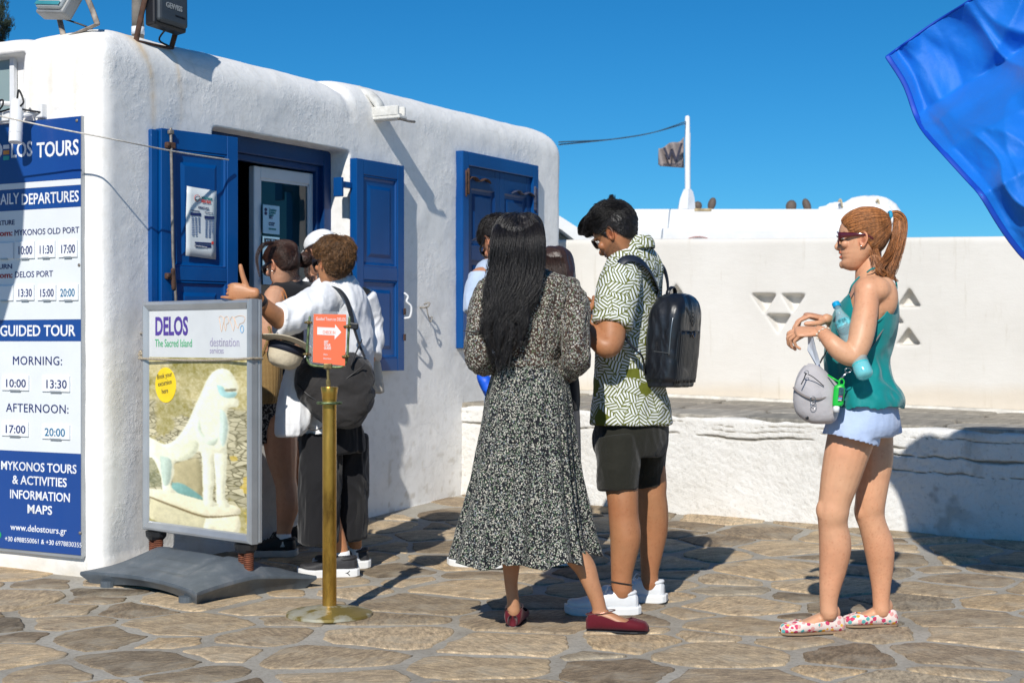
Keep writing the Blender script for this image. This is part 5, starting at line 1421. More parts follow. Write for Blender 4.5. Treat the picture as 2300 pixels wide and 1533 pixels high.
def leaf_mat():
 t = NT('leaf_print'); v = t.coord('Object')
 nz = t.n('TexNoise'); nz.inputs['Scale'].default_value = 9; t.l(v, nz.inputs['Vector'])
 mv = t.mix(.02, v, nz.outputs['Color'], 'ADD')
 vo = t.n('TexVoronoi', feature='F1'); vo.inputs['Scale'].default_value = 17; t.l(mv, vo.inputs['Vector'])
 sub = t.n('VectorMath', operation='SUBTRACT'); t.l(mv, sub.inputs[0]); t.l(vo.outputs['Position'], sub.inputs[1])
 cs = t.n('VectorMath', operation='SUBTRACT'); t.l(vo.outputs['Color'], cs.inputs[0]); cs.inputs[1].default_value = (.5, .5, .5)
 c2 = t.n('VectorMath', operation='MULTIPLY'); t.l(cs.outputs[0], c2.inputs[0]); c2.inputs[1].default_value = (1, .1, 1); nn = t.n('VectorMath', operation='NORMALIZE'); t.l(c2.outputs[0], nn.inputs[0])
 dt = t.n('VectorMath', operation='DOT_PRODUCT'); t.l(sub.outputs[0], dt.inputs[0]); t.l(nn.outputs[0], dt.inputs[1])
 # second axis for the chevron
 cr = t.n('VectorMath', operation='CROSS_PRODUCT'); t.l(nn.outputs[0], cr.inputs[0]); cr.inputs[1].default_value = (0, 1, 0)
 d2 = t.n('VectorMath', operation='DOT_PRODUCT'); t.l(sub.outputs[0], d2.inputs[0]); t.l(cr.outputs[0], d2.inputs[1])
 ab = t.math('ABSOLUTE', d2.outputs['Value'])
 ph = t.math('ADD', t.math('MULTIPLY', dt.outputs['Value'], 1.0), t.math('MULTIPLY', ab, .75))
 s = t.math('SINE', t.math('MULTIPLY', ph, 410))
 stripe = t.ramp(t.math('ADD', s, .18), [(-.0, (0, 0, 0)), (.02, (1, 1, 1))])
 mid = t.ramp(ab, [(.0008, (0, 0, 0)), (.0022, (1, 1, 1))])
 ve = t.n('TexVoronoi', feature='DISTANCE_TO_EDGE'); ve.inputs['Scale'].default_value = 17; t.l(mv, ve.inputs['Vector'])
 edge = t.ramp(ve.outputs['Distance'], [(.002, (0, 0, 0)), (.009, (1, 1, 1))])
 sp = t.n('SeparateColor'); t.l(vo.outputs['Color'], sp.inputs[0])
 solid = t.ramp(sp.outputs[2], [(.05, (0, 0, 0)), (.06, (1, 1, 1))])
 m = t.mix(1, t.mix(1, t.mix(1, stripe, mid, 'MULTIPLY'), edge, 'MULTIPLY'), solid, 'MULTIPLY')
 t.col(t.mix(m, (.125, .14, .016), (.70, .73, .72)))
 t.b.inputs['Roughness'].default_value = .75; t.b.inputs['Specular IOR Level'].default_value = .25
 t.bump(t.noise(v, 18, 5, .55), .7, .010)
 return t.m
def flats_mat():
 t = NT('flower_canvas'); v = t.coord('Object')
 vo = t.n('TexVoronoi', feature='F1'); vo.inputs['Scale'].default_value = 55; t.l(v, vo.inputs['Vector'])
 nz = t.noise(v, 150, 3, .6); sp = t.n('SeparateColor'); t.l(vo.outputs['Color'], sp.inputs[0])
 colr = t.ramp(sp.outputs[0], [(0, (.60, .05, .13)), (.3, (.60, .05, .13)), (.32, (.85, .42, .04)), (.5, (.85, .50, .06)), (.52, (.10, .42, .42)), (.64, (.12, .45, .42)), (.66, (.75, .35, .32)), (1, (.80, .55, .50))])
 colr.node.color_ramp.interpolation = 'CONSTANT'
 f = t.math('ADD', vo.outputs['Distance'], t.math('MULTIPLY', nz, .35)); m = t.ramp(f, [(.64, (1, 1, 1)), (.70, (0, 0, 0))])
 t.col(t.mix(m, (.80, .68, .62), colr)); t.b.inputs['Roughness'].default_value = .8
 return t.m
FLORAL, LEAF, FLATS = floral_mat(), leaf_mat(), flats_mat()
SHEER = floral_mat('floral_chiffon', (.055, .032, .024))
BLACKF = fabric('black_cotton', (.010, .010, .012), .85)
WHITEF = fabric('white_cotton', (.80, .81, .83), .8, ws=.3)
METAL = pm('chrome', (.55, .55, .56), .2, metal=1.0)
RUBBERW = pm('white_rubber', (.75, .76, .76), .5, var=.03)
GLASSY = NT('sunglass_lens'); GLASSY.b.inputs['Base Color'].default_value = (.012, .010, .012, 1); GLASSY.b.inputs['Roughness'].default_value = .06; GLASSY.b.inputs['Coat Weight'].default_value = .5
GLASSY = GLASSY.m
def sunglasses(parent, M, mat, lens=GLASSY, style='thick', drop=0.0):
 b = bmesh.new(); g = bmesh.new(); z = 12.1 - drop
 for s in (-1, 1):
  if style == 'thick':
   pts = [(9.5 - .06 * (y * y), s * (3.1 + y), z + zz) for y, zz in ((3.2, 1.1), (0, 2.1), (-2.4, 1.5), (-2.6, -.8), (0, -2.7), (2.8, -1.9), (3.2, 1.1))]
   tube(b, pts, .28, seg=8, sub=3)
   tube(b, [(9.0, s * 5.7, z + .4), (8.0, s * 6.9, z + .5), (6.0, s * 7.5, z + .6), (2.0, s * 7.95, z + .5), (-1.6, s * 7.95, z + .1), (-4.0, s * 7.7, z - 1.5)], [1.5, 1.25, .95, .65, .4, .35], rb=[.22, .2, .18, .16, .15, .15], ref=(0, s, 0), seg=8, sub=3)
   lens_pts = [(9.35 - .06 * (y * y), s * (3.1 + y), z + zz) for y, zz in ((3.1, 1.0), (0, 2.0), (-2.3, 1.4), (-2.5, -.7), (0, -2.6), (2.7, -1.8))]
  else:
   pts = [(9.6 - .05 * abs(y) ** 1.5, s * (3.0 + y), z + zz) for y, zz in [(2.5 * math.cos(a), 2.2 * math.sin(a)) for a in np.linspace(0, 2 * math.pi, 13)]]
   tube(b, pts, .12, seg=6, sub=2)
   tube(b, [(9.2, s * 5.5, z + 1.0), (8.3, s * 7.0, z + 1.1), (3.0, s * 7.8, z + .9), (-.6, s * 7.9, z + .9)], [.13, .12, .10, .10], seg=6, sub=3)
   lens_pts = [(9.5, s * (3.0 + 2.35 * math.cos(a)), z + 2.05 * math.sin(a)) for a in np.linspace(0, 2 * math.pi, 12, endpoint=False)]
  c = Vector(lens_pts[0]) * 0
  for p in lens_pts: c += Vector(p)
  c /= len(lens_pts); cv = g.verts.new(c + Vector((.35, 0, 0))); rv = [g.verts.new(p) for p in lens_pts]
  for i in range(len(rv)): g.faces.new((rv[i], rv[(i + 1) % len(rv)], cv))
 tube(b, [(9.7, -.9, z + .5), (9.9, 0, z + .8), (9.7, .9, z + .5)], .22 if style == 'thick' else .1, seg=6, sub=2)
 b.transform(M); g.transform(M)
 o = obj('sunglasses', b, mat, parent, smooth=True); obj('lens', g, lens, o, smooth=False)
 # eyes behind them
 e = bmesh.new()
 for s in (-1, 1): ellipsoid(e, (7.3, s * 3.1, 11.9), (1.15, 1.2, 1.15))
 e.transform(M); obj('eye', e, pm('eye_white', (.6, .58, .55), .2), parent, smooth=True)
 return o
# ------------------------------------------------------------------ woman in teal (right)
def woman_teal():
 R = person('woman in teal camisole and pale blue shorts with red ponytail standing right, facing left', 1880, 1415, 6.12)
 f = (-.97, .24)
 bm = bmesh.new()
 # torso, hips
 slices(bm, [(1934, 1984, 585, 6.1, .052), (1926, 1992, 612, 6.1, .075), (1918, 2006, 630, 6.1, .135), (1904, 2010, 655, 6.1, .165), (1888, 2010, 690, 6.1, .160), (1876, 2004, 725, 6.1, .15), (1868, 1992, 770, 6.1, .135),
    (1866, 1988, 805, 6.1, .13), (1868, 1998, 850, 6.1, .15), (1870, 2008, 895, 6.1, .165), (1872, 2008, 930, 6.1, .17), (1876, 1996, 965, 6.1, .16)], f, seg=32)
 ellipsoid(bm, P(1988, 668, 5.99), (.05, .05, .08)); ellipsoid(bm, P(1962, 652, 5.98), (.07, .07, .055))
 limb(bm, [(1953, 545, 6.1, 27), (1953, 580, 6.1, 27), (1951, 610, 6.1, 30), (1955, 640, 6.1, 36)], ref=(0, 1, 0), flat=1.0)
 # near arm
 limb(bm, [(1952, 640, 6.0, 20), (1948, 652, 5.96, 27), (1945, 690, 5.92, 28), (1937, 740, 5.88, 29.5), (1928, 776, 5.86, 27), (1915, 799, 5.85, 24), (1890, 789, 5.85, 23.5), (1868, 769, 5.86, 20), (1850, 750, 5.9, 15), (1840, 743, 5.92, 13.5)], sub=6, seg=20)
 ellipsoid(bm, P(1952, 652, 5.96), (.058, .055, .052))
 # far arm
 limb(bm, [(1945, 660, 6.27, 24), (1925, 730, 6.28, 24), (1905, 765, 6.25, 22), (1885, 745, 6.2, 18), (1866, 722, 6.12, 13), (1856, 716, 6.08, 12.5)])
 # legs
 near = [(1918, 930, 6.04, 56, .95), (1913, 975, 6.04, 54, .95), (1901, 1020, 6.03, 50, .9), (1887, 1075, 6.03, 44, .92), (1875, 1125, 6.03, 36.5, 1), (1871, 1150, 6.03, 36, 1), (1871, 1178, 6.04, 33), (1876, 1225, 6.05, 36), (1871, 1275, 6.06, 31), (1864, 1320, 6.06, 24), (1861, 1352, 6.06, 20), (1862, 1375, 6.06, 20)]
 far = [(1955, 930, 6.2, 54, .95), (1962, 985, 6.2, 44, .95), (1964, 1030, 6.19, 42, .95), (1960, 1080, 6.19, 37), (1955, 1125, 6.19, 34), (1953, 1150, 6.2, 34), (1960, 1178, 6.2, 31), (1974, 1225, 6.21, 34), (1978, 1270, 6.22, 29), (1979, 1315, 6.22, 22), (1979, 1348, 6.22, 19), (1980, 1370, 6.22, 19)]
 limb(bm, near, sub=5, seg=20); limb(bm, far, sub=5, seg=20)
 ellipsoid(bm, P(1850, 1145, 6.02), (.03, .03, .045)); ellipsoid(bm, P(1935, 1145, 6.18), (.026, .03, .045))
 # feet
 feet = [(G(1890, 1414), (-1, -.13), .252), (G(2008, 1404), (-1, -.05), .215)]
 h1 = P(1893, 1408, 6.10); h1.z = ground_z(h1.x, h1.y); h2 = P(2012, 1398, 6.24); h2.z = ground_z(h2.x, h2.y)
 for h_, d, L in ((h1, (-1, -.20), .255), (h2, (-1, -.08), .215)):
  ring_faces(bm, foot_rings(h_, d, L, off=-.002, z0=.006, hmul=1.0))
  dd = Vector((d[0], d[1], 0)).normalized()
  ellipsoid(bm, h_ + dd * .05 + Vector((0, 0, .075)), (.038, .033, .04))
 body = fuse(bm, .0048, 5)
 M = head_matrix(P(1941, 541, 6.02), f, math.radians(2), s=1.0)
 hd = head_mesh(M, nose=.9, mouth_open=.25)
 hA = hand_bm(P(1858, 718, 6.1), (-.94, -.12, .20), (-.35, -.15, .9), .98, 1, curls=((35, 30, 15), (40, 32, 18), (48, 34, 20), (55, 36, 22)), spread=3)
 hB = hand_bm(P(1842, 744, 5.92), (-.98, .12, -.03), (-.1, -.45, .88), .98, -1, curls=((30, 55, 35), (35, 58, 35), (40, 60, 35), (48, 60, 35)), thumb_dir=(.7, .5, -.5), spread=2)
 body = join_meshes([body, hd, fuse(hA, .0026, 2), fuse(hB, .0026, 2)])
 paint(body, skin_fn((.66, .345, .20), M, lip=(1.05, .60, .55), brow=(.30, .15, .08)))
 obj('body', body, SKIN, R, smooth=True)
 # camisole
 tk = bmesh.new()
 slices(tk, [(1912, 2012, 628, 6.1, .15), (1892, 2017, 660, 6.1, .172), (1874, 2018, 700, 6.1, .172), (1864, 2012, 740, 6.1, .162), (1858, 2000, 780, 6.1, .150), (1857, 1994, 812, 6.1, .148), (1860, 2002, 845, 6.1, .168), (1865, 2016, 873, 6.1, .186), (1870, 2024, 895, 6.1, .197), (1873, 2023, 912, 6.1, .20), (1876, 2018, 922, 6.1, .198)], f, seg=40)
 me = fuse(tk, .0048, 4)
 wrinkle(me, .013, (10, 10, 3.2), 2, mask=lambda c: sm(-c[:, 2], -1.35, -1.0), ridge=True); wrinkle(me, .010, (6, 6, 14), 6, mask=lambda c: sm(-c[:, 2], -1.05, -.8), ridge=True)
 lim = lambda px: np.interp(px, [1855, 1876, 1890, 1908, 1918, 1930, 1958, 1978, 1995, 2008, 2018], [712, 694, 676, 656, 690, 718, 722, 713, 692, 664, 644])
 clip_px(me, lambda px, py, Y: (py > lim(px) and py < 919 + 3 * math.sin(px * .09)))
 me = evaluated(me, [('SMOOTH', dict(factor=.5, iterations=9)), ('SOLIDIFY', dict(thickness=.003, offset=0))])
 TEAL = fabric('teal_satin', (.0, .225, .225), .6, var=.06, sheen=.2, ws=.2)
 obj('camisole', me, TEAL, R, smooth=True)
 s = bmesh.new()
 tube(s, [P(1958, 727, 5.93), P(1978, 717, 5.94), P(1995, 697, 5.97), P(2007, 670, 6.01), P(2014, 646, 6.06), P(2010, 622, 6.1)], .004, seg=6, sub=5)
 tube(s, [P(1908, 657, 5.97), P(1914, 640, 5.95), P(1930, 622, 5.97)], .0035, seg=6, sub=4)
 tube(s, [P(1948, 611, 6.0), P(1958, 604, 5.99), P(1972, 602, 6.02), P(1988, 607, 6.08), P(2000, 618, 6.1)], .0035, seg=6, sub=4)
 obj('strap', s, TEAL, R, smooth=True)
 # shorts
 sh = bmesh.new()
 slices(sh, [(1874, 2010, 895, 6.1, .175), (1870, 2016, 925, 6.1, .185), (1864, 2019, 955, 6.1, .19), (1864, 2010, 975, 6.1, .18)], f)
 tube(sh, [P(1920, 930, 6.03), P(1914, 965, 6.02), P(1908, 990, 6.02)], [.098, .104, .106], rb=[.10, .108, .11], ref=(0, 1, 0), seg=24, roundcap=False)
 tube(sh, [P(1968, 930, 6.19), P(1971, 960, 6.2), P(1974, 978, 6.2)], [.083, .086, .088], rb=[.09, .098, .10], ref=(0, 1, 0), seg=24, roundcap=False)
 me = fuse(sh, .0048, 3); wrinkle(me, .006, (10, 10, 5), 4, ridge=True)
 hem = lambda px: np.interp(px, [1850, 1880, 1930, 1972, 1980, 2020], [973, 978, 992, 1003, 975, 985])
 SH = fabric('pale_blue_denim', (.43, .53, .74), .8, ws=.4)
 # legs openings follow a slanting hem
 clip_px(me, lambda px, py, Y: py < (np.interp(px, [1850, 1880, 1930, 1975], [974, 979, 992, 1004]) if Y < 6.11 else 990))
 me = evaluated(me, [('SMOOTH', dict(factor=.5, iterations=2)), ('SOLIDIFY', dict(thickness=.004, offset=0))])
 obj('shorts', me, SH, R, smooth=True)
 # shoes
 for h_, d, L in ((h1, (-1, -.20), .255), (h2, (-1, -.08), .215)):
  arc = lambda t: np.interp(t, [0, .08, .2, .35, .55, .66, .74, 1], [2.6, 2.35, 1.75, 1.60, 1.72, 2.15, 3.12, 3.14])
  b = bmesh.new(); b.faces.new(ring_faces(b, foot_rings(h_, d, L, off=.0035, z0=.004, arc=arc, n=40, seg=24), closed=False, cap=False)[0])
  m2 = bpy.data.meshes.new('s'); b.to_mesh(m2); b.free(); m2 = evaluated(m2, [('SOLIDIFY', dict(thickness=.003, offset=0)), ('SUBSURF', dict(levels=1))])
  obj('shoe', m2, FLATS, R, smooth=True)
  obj('sole', sole_bm(h_, d, L, .003, -.001, .007, .001), pm('gum_sole', (.30, .2, .12), .7), R)
 # hair: pulled back cap, strands to the tie, ponytail
 HM = hair_mat('red_hair', (.36, .138, .042), .36, .65)
 hl = lambda x, y, z: np.where(x > 3, z - np.interp(x, [3, 5, 6.2, 7.5, 8.8], [12.6, 13.6, 15.4, 17.6, 18.8]), np.where(x > -.5, z - np.interp(x, [-.5, 1.5, 3], [12.4, 12.8, 12.6]), z - np.interp(x, [-9, -6, -3, -1.6, -.5], [6.0, 6.0, 7.0, 9.5, 12.4])))
 th = lambda x, y, z: .45 + .5 * sm(z, 16, 21) + .3 * sm(-x, 2, 7)
 H = hair_cap(M, hl, th, HM, R, rough=.12)
 tie = np.array([-11.2, 0, 18.2])
 fl = lambda p: tie[None] - p
 S = scalp_strands(M, hl, lambda x, y, z: th(x, y, z) + .05, fl, 3200, lambda x, y, z: np.sqrt((x - tie[0]) ** 2 + y ** 2 + (z - tie[2]) ** 2) * .8, k=12, jit=.03, lift=.0, seed=3)
 st = strands_mesh(S, .0009, .0004)
 tw = P(1999, 487, 6.1)
 tail1 = bundle([P(1996, 487, 6.1), P(2012, 484, 6.1), P(2022, 500, 6.1), P(2016, 540, 6.08), P(2003, 580, 6.05), P(1992, 612, 6.03), P(1996, 632, 6.02)], 1500, [.012, .022, .028, .03, .034, .034, .016], [.014, .02, .026, .03, .032, .03, .012], k=26, wave=.006, wfreq=1.3, clump=26, tip=.25, rng=np.random.RandomState(4))
 tail2 = bundle([P(1999, 488, 6.1), P(2014, 488, 6.1), P(2020, 520, 6.1), P(2006, 560, 6.06), P(1985, 590, 6.0), P(1976, 606, 5.99), P(1988, 618, 5.99)], 700, [.01, .016, .018, .02, .018, .016, .008], [.012, .016, .018, .018, .016, .012, .006], k=26, wave=.005, wfreq=1.6, clump=12, tip=.2, rng=np.random.RandomState(5))
 tail3 = bundle([P(2010, 560, 6.08), P(2008, 600, 6.05), P(2004, 620, 6.04), P(2018, 632, 6.04)], 60, [.02, .02, .015, .004], [.02, .015, .01, .003], k=20, clump=3, tip=.3, rng=np.random.RandomState(6))
 wis = bundle([P(1962, 560, 6.02), P(1968, 585, 6.0), P(1962, 600, 6.0)], 60, [.02, .02, .015], [.01, .012, .01], k=12, wave=.006, wfreq=1.2, rng=np.random.RandomState(8))
 ms = [st] + [strands_mesh(x, .0011, .0004) for x in (tail1, tail2, tail3)] + [strands_mesh(wis, .0005, .0003)]
 core = bmesh.new(); tube(core, [P(1997, 487, 6.1), P(2012, 486, 6.1), P(2020, 502, 6.1), P(2013, 545, 6.08), P(2001, 580, 6.05), P(1993, 605, 6.03)], [.012, .018, .022, .022, .02, .008], seg=12, sub=5)
 cm = fuse(core, .005, 2)
 obj('ponytail', join_meshes(ms + [cm]), HM, R, smooth=True)
 tm = bmesh.new(); c = Vector(tw)
 for q, m in ((0, 0), (1, 1)):
  pass
 tube(tm, [c + Vector((0.0, .016 * math.cos(a), .016 * math.sin(a) + .002)) for a in np.linspace(0, 6.3, 14)], .0075, seg=8, sub=2, roundcap=False, cap=False)
 obj('hair_tie', tm, pm('tie_blue', (.01, .32, .55), .6), R, smooth=True)
 tm = bmesh.new(); tube(tm, [c + Vector((0.004, .018 * math.cos(a), .018 * math.sin(a) - .012)) for a in np.linspace(0, 6.3, 14)], .005, seg=8, sub=2, roundcap=False, cap=False)
 obj('hair_tie', tm, WHITEF, R, smooth=True)
 fr = NT('wine_frame'); fr.b.inputs['Base Color'].default_value = (.085, .006, .012, 1); fr.b.inputs['Roughness'].default_value = .12; fr.b.inputs['Coat Weight'].default_value = .6
 sunglasses(R, M, fr.m)
 e = bmesh.new(); ellipsoid(e, (.7, 7.9, 8.1), (.3, .3, .3)); ellipsoid(e, (.7, -7.9, 8.1), (.3, .3, .3)); e.transform(M); obj('earring', e, METAL, R, smooth=True)
 # pearl bracelet
 br = bmesh.new(); wv = P(1850, 750, 5.9); ax = (P(1842, 743, 5.92) - P(1860, 762, 5.87)).normalized(); s1 = ax.cross(Vector((0, 1, 0))).normalized(); s2 = ax.cross(s1)
 for i in range(11):
  a = 2 * math.pi * i / 11; ellipsoid(br, wv + s1 * (.0275 * math.cos(a)) + s2 * (.0275 * math.sin(a)) + ax * (.004 * math.sin(3 * a)), (.0042,) * 3, seg=10, rings=6)
 tube(br, [wv + s1 * (.0275 * math.cos(a)) + s2 * (.0275 * math.sin(a)) for a in np.linspace(0, 6.283, 16)], .001, seg=5, sub=1)
 obj('bracelet', br, pm('pearl', (.75, .66, .52), .25), R, smooth=True)
 return R, M
woman_teal()
def bottle():
 a = P(1878, 683, 5.98); b_ = P(1945, 848, 5.80); ax = (b_ - a).normalized()
 R = thing('water_bottle', 'clear plastic water bottle with blue cap held under the arm of the woman in teal', 'bottle', b_)
 L = (b_ - a).length
 def lathe(rows, seg=28):
  b = bmesh.new(); s1 = ax.cross(Vector((0, 1, 0))).normalized(); s2 = ax.cross(s1)
  ring_faces(b, [[a + ax * t + s1 * (r * math.cos(q)) + s2 * (r * math.sin(q)) for q in np.linspace(0, 2 * math.pi, seg, endpoint=False)] for t, r in rows]); return nrm(b)
 gl = NT('pet_plastic'); gl.b.inputs['Base Color'].default_value = (.55, .80, .85, 1); gl.b.inputs['Roughness'].default_value = .08; gl.b.inputs['Alpha'].default_value = .30; gl.b.inputs['Specular IOR Level'].default_value = 1.0; gl.b.inputs['Coat Weight'].default_value = 1
 k = L
 rows = [(.012, .013), (.03, .013), (.045, .018), (.075, .029), (.10, .034)]
 for i in range(12):
  t = .11 + i * (k - .16) / 12; rows += [(t, .034), (t + .006, .0322 if t > .19 else .034)]
 rows += [(k - .035, .034), (k - .012, .032), (k - .003, .024), (k, .012)]
 obj('bottle_body', lathe(rows), gl.m, R, smooth=True)
 wt = NT('bottle_water'); wt.b.inputs['Base Color'].default_value = (.02, .75, .80, 1); wt.b.inputs['Roughness'].default_value = .05; wt.b.inputs['Alpha'].default_value = .65
 obj('water', lathe([(k - .062, .0325), (k - .035, .0325), (k - .013, .030), (k - .004, .021)]), wt.m, R, smooth=True)
 obj('cap', lathe([(-.006, .0145), (-.004, .0155), (.012, .0155), (.014, .0145)], 20), pm('cap_blue', (.0, .33, .62), .35), R)
 obj('label', lathe([(.082, .031), (.084, .0335), (.112, .0348), (.114, .034)], 28), pm('bottle_label', (.15, .55, .62), .4, var=.5, vs=60), R, smooth=True)
bottle()
def grey_bag():
 R = thing('crossbody_bag', 'small pale grey crossbody bag hanging in front of the woman in teal', 'bag', P(1830, 945, 5.92))
 GR = fabric('grey_nylon', (.43, .41, .42), .55, ws=.3)
 b = bmesh.new()
 slices(b, [(1808, 1838, 822, 5.93, .028), (1796, 1856, 838, 5.93, .045), (1788, 1872, 862, 5.92, .056), (1784, 1880, 885, 5.92, .060), (1784, 1880, 905, 5.92, .060), (1790, 1880, 925, 5.92, .056), (1805, 1876, 940, 5.92, .048), (1822, 1864, 949, 5.92, .03)], (-1, .2), seg=28, ex=.75)
 me = fuse(b, .004, 3); wrinkle(me, .004, (9, 9, 7), 7, ridge=True); obj('pouch', me, GR, R, smooth=True)
 fl = bmesh.new(); rows = []
 for u in np.linspace(0, 1, 14):
  row = []
  for v in np.linspace(0, 1, 18):
   top = P(1816 + 22 * u, 818 - 4 * (1 - u), 5.93); x = 1781 + 104 * u; bot = P(x + 2, 870 + 27 * math.sin(math.pi * u) ** .8 - 3 * u, 5.852 + .045 * (2 * u - 1) ** 2)
   m = P(1790 + 74 * u, 842 + 10 * math.sin(math.pi * u), 5.850 + .03 * (2 * u - 1) ** 2)
   row.append(top * (1 - v) ** 2 + m * 2 * v * (1 - v) + bot * v * v)
  rows.append(row)
 ring_faces(fl, rows, closed=False, cap=False); me = bpy.data.meshes.new('f'); fl.to_mesh(me); fl.free()
 me = evaluated(me, [('SOLIDIFY', dict(thickness=.006)), ('SUBSURF', dict(levels=1))]); obj('flap', me, GR, R, smooth=True)
 e = bmesh.new(); tube(e, [r[-1] + Vector((0, -.002, -.001)) for r in rows], .0042, seg=8, sub=2); obj('piping', e, fabric('bag_piping', (.22, .19, .18), .7), R, smooth=True)
 z = bmesh.new(); tube(z, [P(1806, 836, 5.845), P(1826, 846, 5.845), P(1850, 866, 5.85)], .0018, seg=6, sub=3)
 tube(z, [P(1810, 838, 5.84), P(1806, 850, 5.84), P(1800, 862, 5.84)], .0022, seg=6, sub=3)
 obj('zip', z, BLACKP, R, smooth=True)
 rg = bmesh.new()
 for px, py, r in ((1812, 836, .007), (1826, 896, .010), (1827, 910, .011)):
  c = P(px, py, 5.842); tube(rg, [c + Vector((r * math.cos(a), .002, r * math.sin(a))) for a in np.linspace(0, 6.283, 14)], .0012, seg=6, sub=1)
 obj('ring', rg, METAL, R, smooth=True)
 lg = bmesh.new(); c = P(1813, 938, 5.872); ellipsoid(lg, c, (.0065, .002, .0065)); obj('badge', lg, BLACKP, R, smooth=True)
 cl = bmesh.new()
 tube(cl, [P(1853, 775, 5.9), P(1857, 785, 5.9), P(1850, 800, 5.9), P(1842, 815, 5.9), P(1847, 803, 5.9), P(1855, 792, 5.9), P(1856, 780, 5.9)], .0025, seg=6, sub=4)
 obj('clip', cl, BLACKP, R, smooth=True)
 c2 = bmesh.new()
 tube(c2, [P(1884, 858, 5.86), P(1893, 845, 5.85), P(1903, 836, 5.85)], [.003, .005, .003], seg=8, sub=3)
 c = P(1905, 831, 5.85); tube(c2, [c + Vector((.012 * math.cos(a), 0, .008 * math.sin(a))) for a in np.linspace(0, 6.283, 14)], .0018, seg=6, sub=1)
 obj('swivel_hook', c2, METAL, R, smooth=True)
 st = bmesh.new(); tube(st, [P(1910, 828, 5.86), P(1940, 800, 5.90), P(1965, 768, 5.93), P(1985, 735, 5.96), P(2003, 690, 6.0), P(2012, 650, 6.08), P(1990, 618, 6.12)], (.002), rb=.006, ref=(0, 1, 0), seg=8, sub=5)
 obj('strap', st, fabric('bag_strap', (.16, .155, .16)), R, smooth=True)
 S = thing('hand_gel', 'bright green hand gel bottle with white cap clipped to the grey bag', 'bottle', P(1883, 925, 5.86))
 g = bmesh.new()
 slices(g, [(1882, 1895, 862, 5.85, .008), (1874, 1897, 868, 5.85, .013), (1872, 1897, 880, 5.85, .014), (1870, 1894, 906, 5.85, .014), (1871, 1890, 911, 5.85, .012)], (-1, .2), seg=18, ex=.7)
 c = P(1890, 858, 5.85); tube(g, [c + Vector((.010 * math.cos(a), 0, .013 * math.sin(a))) for a in np.linspace(0, 6.283, 14)], .003, seg=8, sub=1)
 tube(g, [P(1886, 858, 5.85), P(1872, 850, 5.85), P(1860, 842, 5.87)], [.003, .004, .003], seg=8, sub=3)
 obj('sleeve', g, pm('gel_green', (.01, .52, .05), .4), S, smooth=True)
 lb = bmesh.new(); box(lb, P(1889, 884, 5.833), (.019, .006, .048), Matrix.Rotation(.08, 3, 'Y'), .002); obj('label', lb, pm('gel_label', (.03, .10, .12), .4, var=.5, vs=60), S)
 for k, cc in enumerate(((.5, .1, .2), (.2, .5, .8), (.7, .7, .7))):
  q = bmesh.new(); box(q, P(1888 - k, 890 + k * 4, 5.8295), (.013, .002, .004), Matrix.Rotation(.08, 3, 'Y')); obj('label_band', q, pm('gel_band%s' % 'abc'[k], cc, .4), S)
 cp = bmesh.new(); tube(cp, [P(1879, 911, 5.85), P(1878, 925, 5.85)], [.0125, .0115], seg=16, sub=1, roundcap=False); obj('cap', cp, PVCW, S, smooth=True)
 K = thing('folded_leaflet', 'folded white and blue leaflet held in the hands of the woman in teal', 'leaflet', P(1832, 800, 5.9))
 for k, (m, dx) in enumerate(((pm('leaflet_white', (.72, .77, .85), .6), 0), (pm('leaflet_blue', (.05, .14, .40), .5, var=.3, vs=30), .010))):
  b = bmesh.new()
  q = [P(1814 + k * 3, 752, 5.93), P(1824 + k * 3, 756, 5.90), P(1842 + k, 815 + k * 8, 5.90), P(1836 + k, 822 + k * 4, 5.92), P(1815, 787, 5.94)]
  ring_faces(b, [[p + Vector((0, dx, 0)) for p in q], [p + Vector((.002, dx + .004, 0)) for p in q]]); obj('sheet', nrm(b), m, K)
grey_bag()
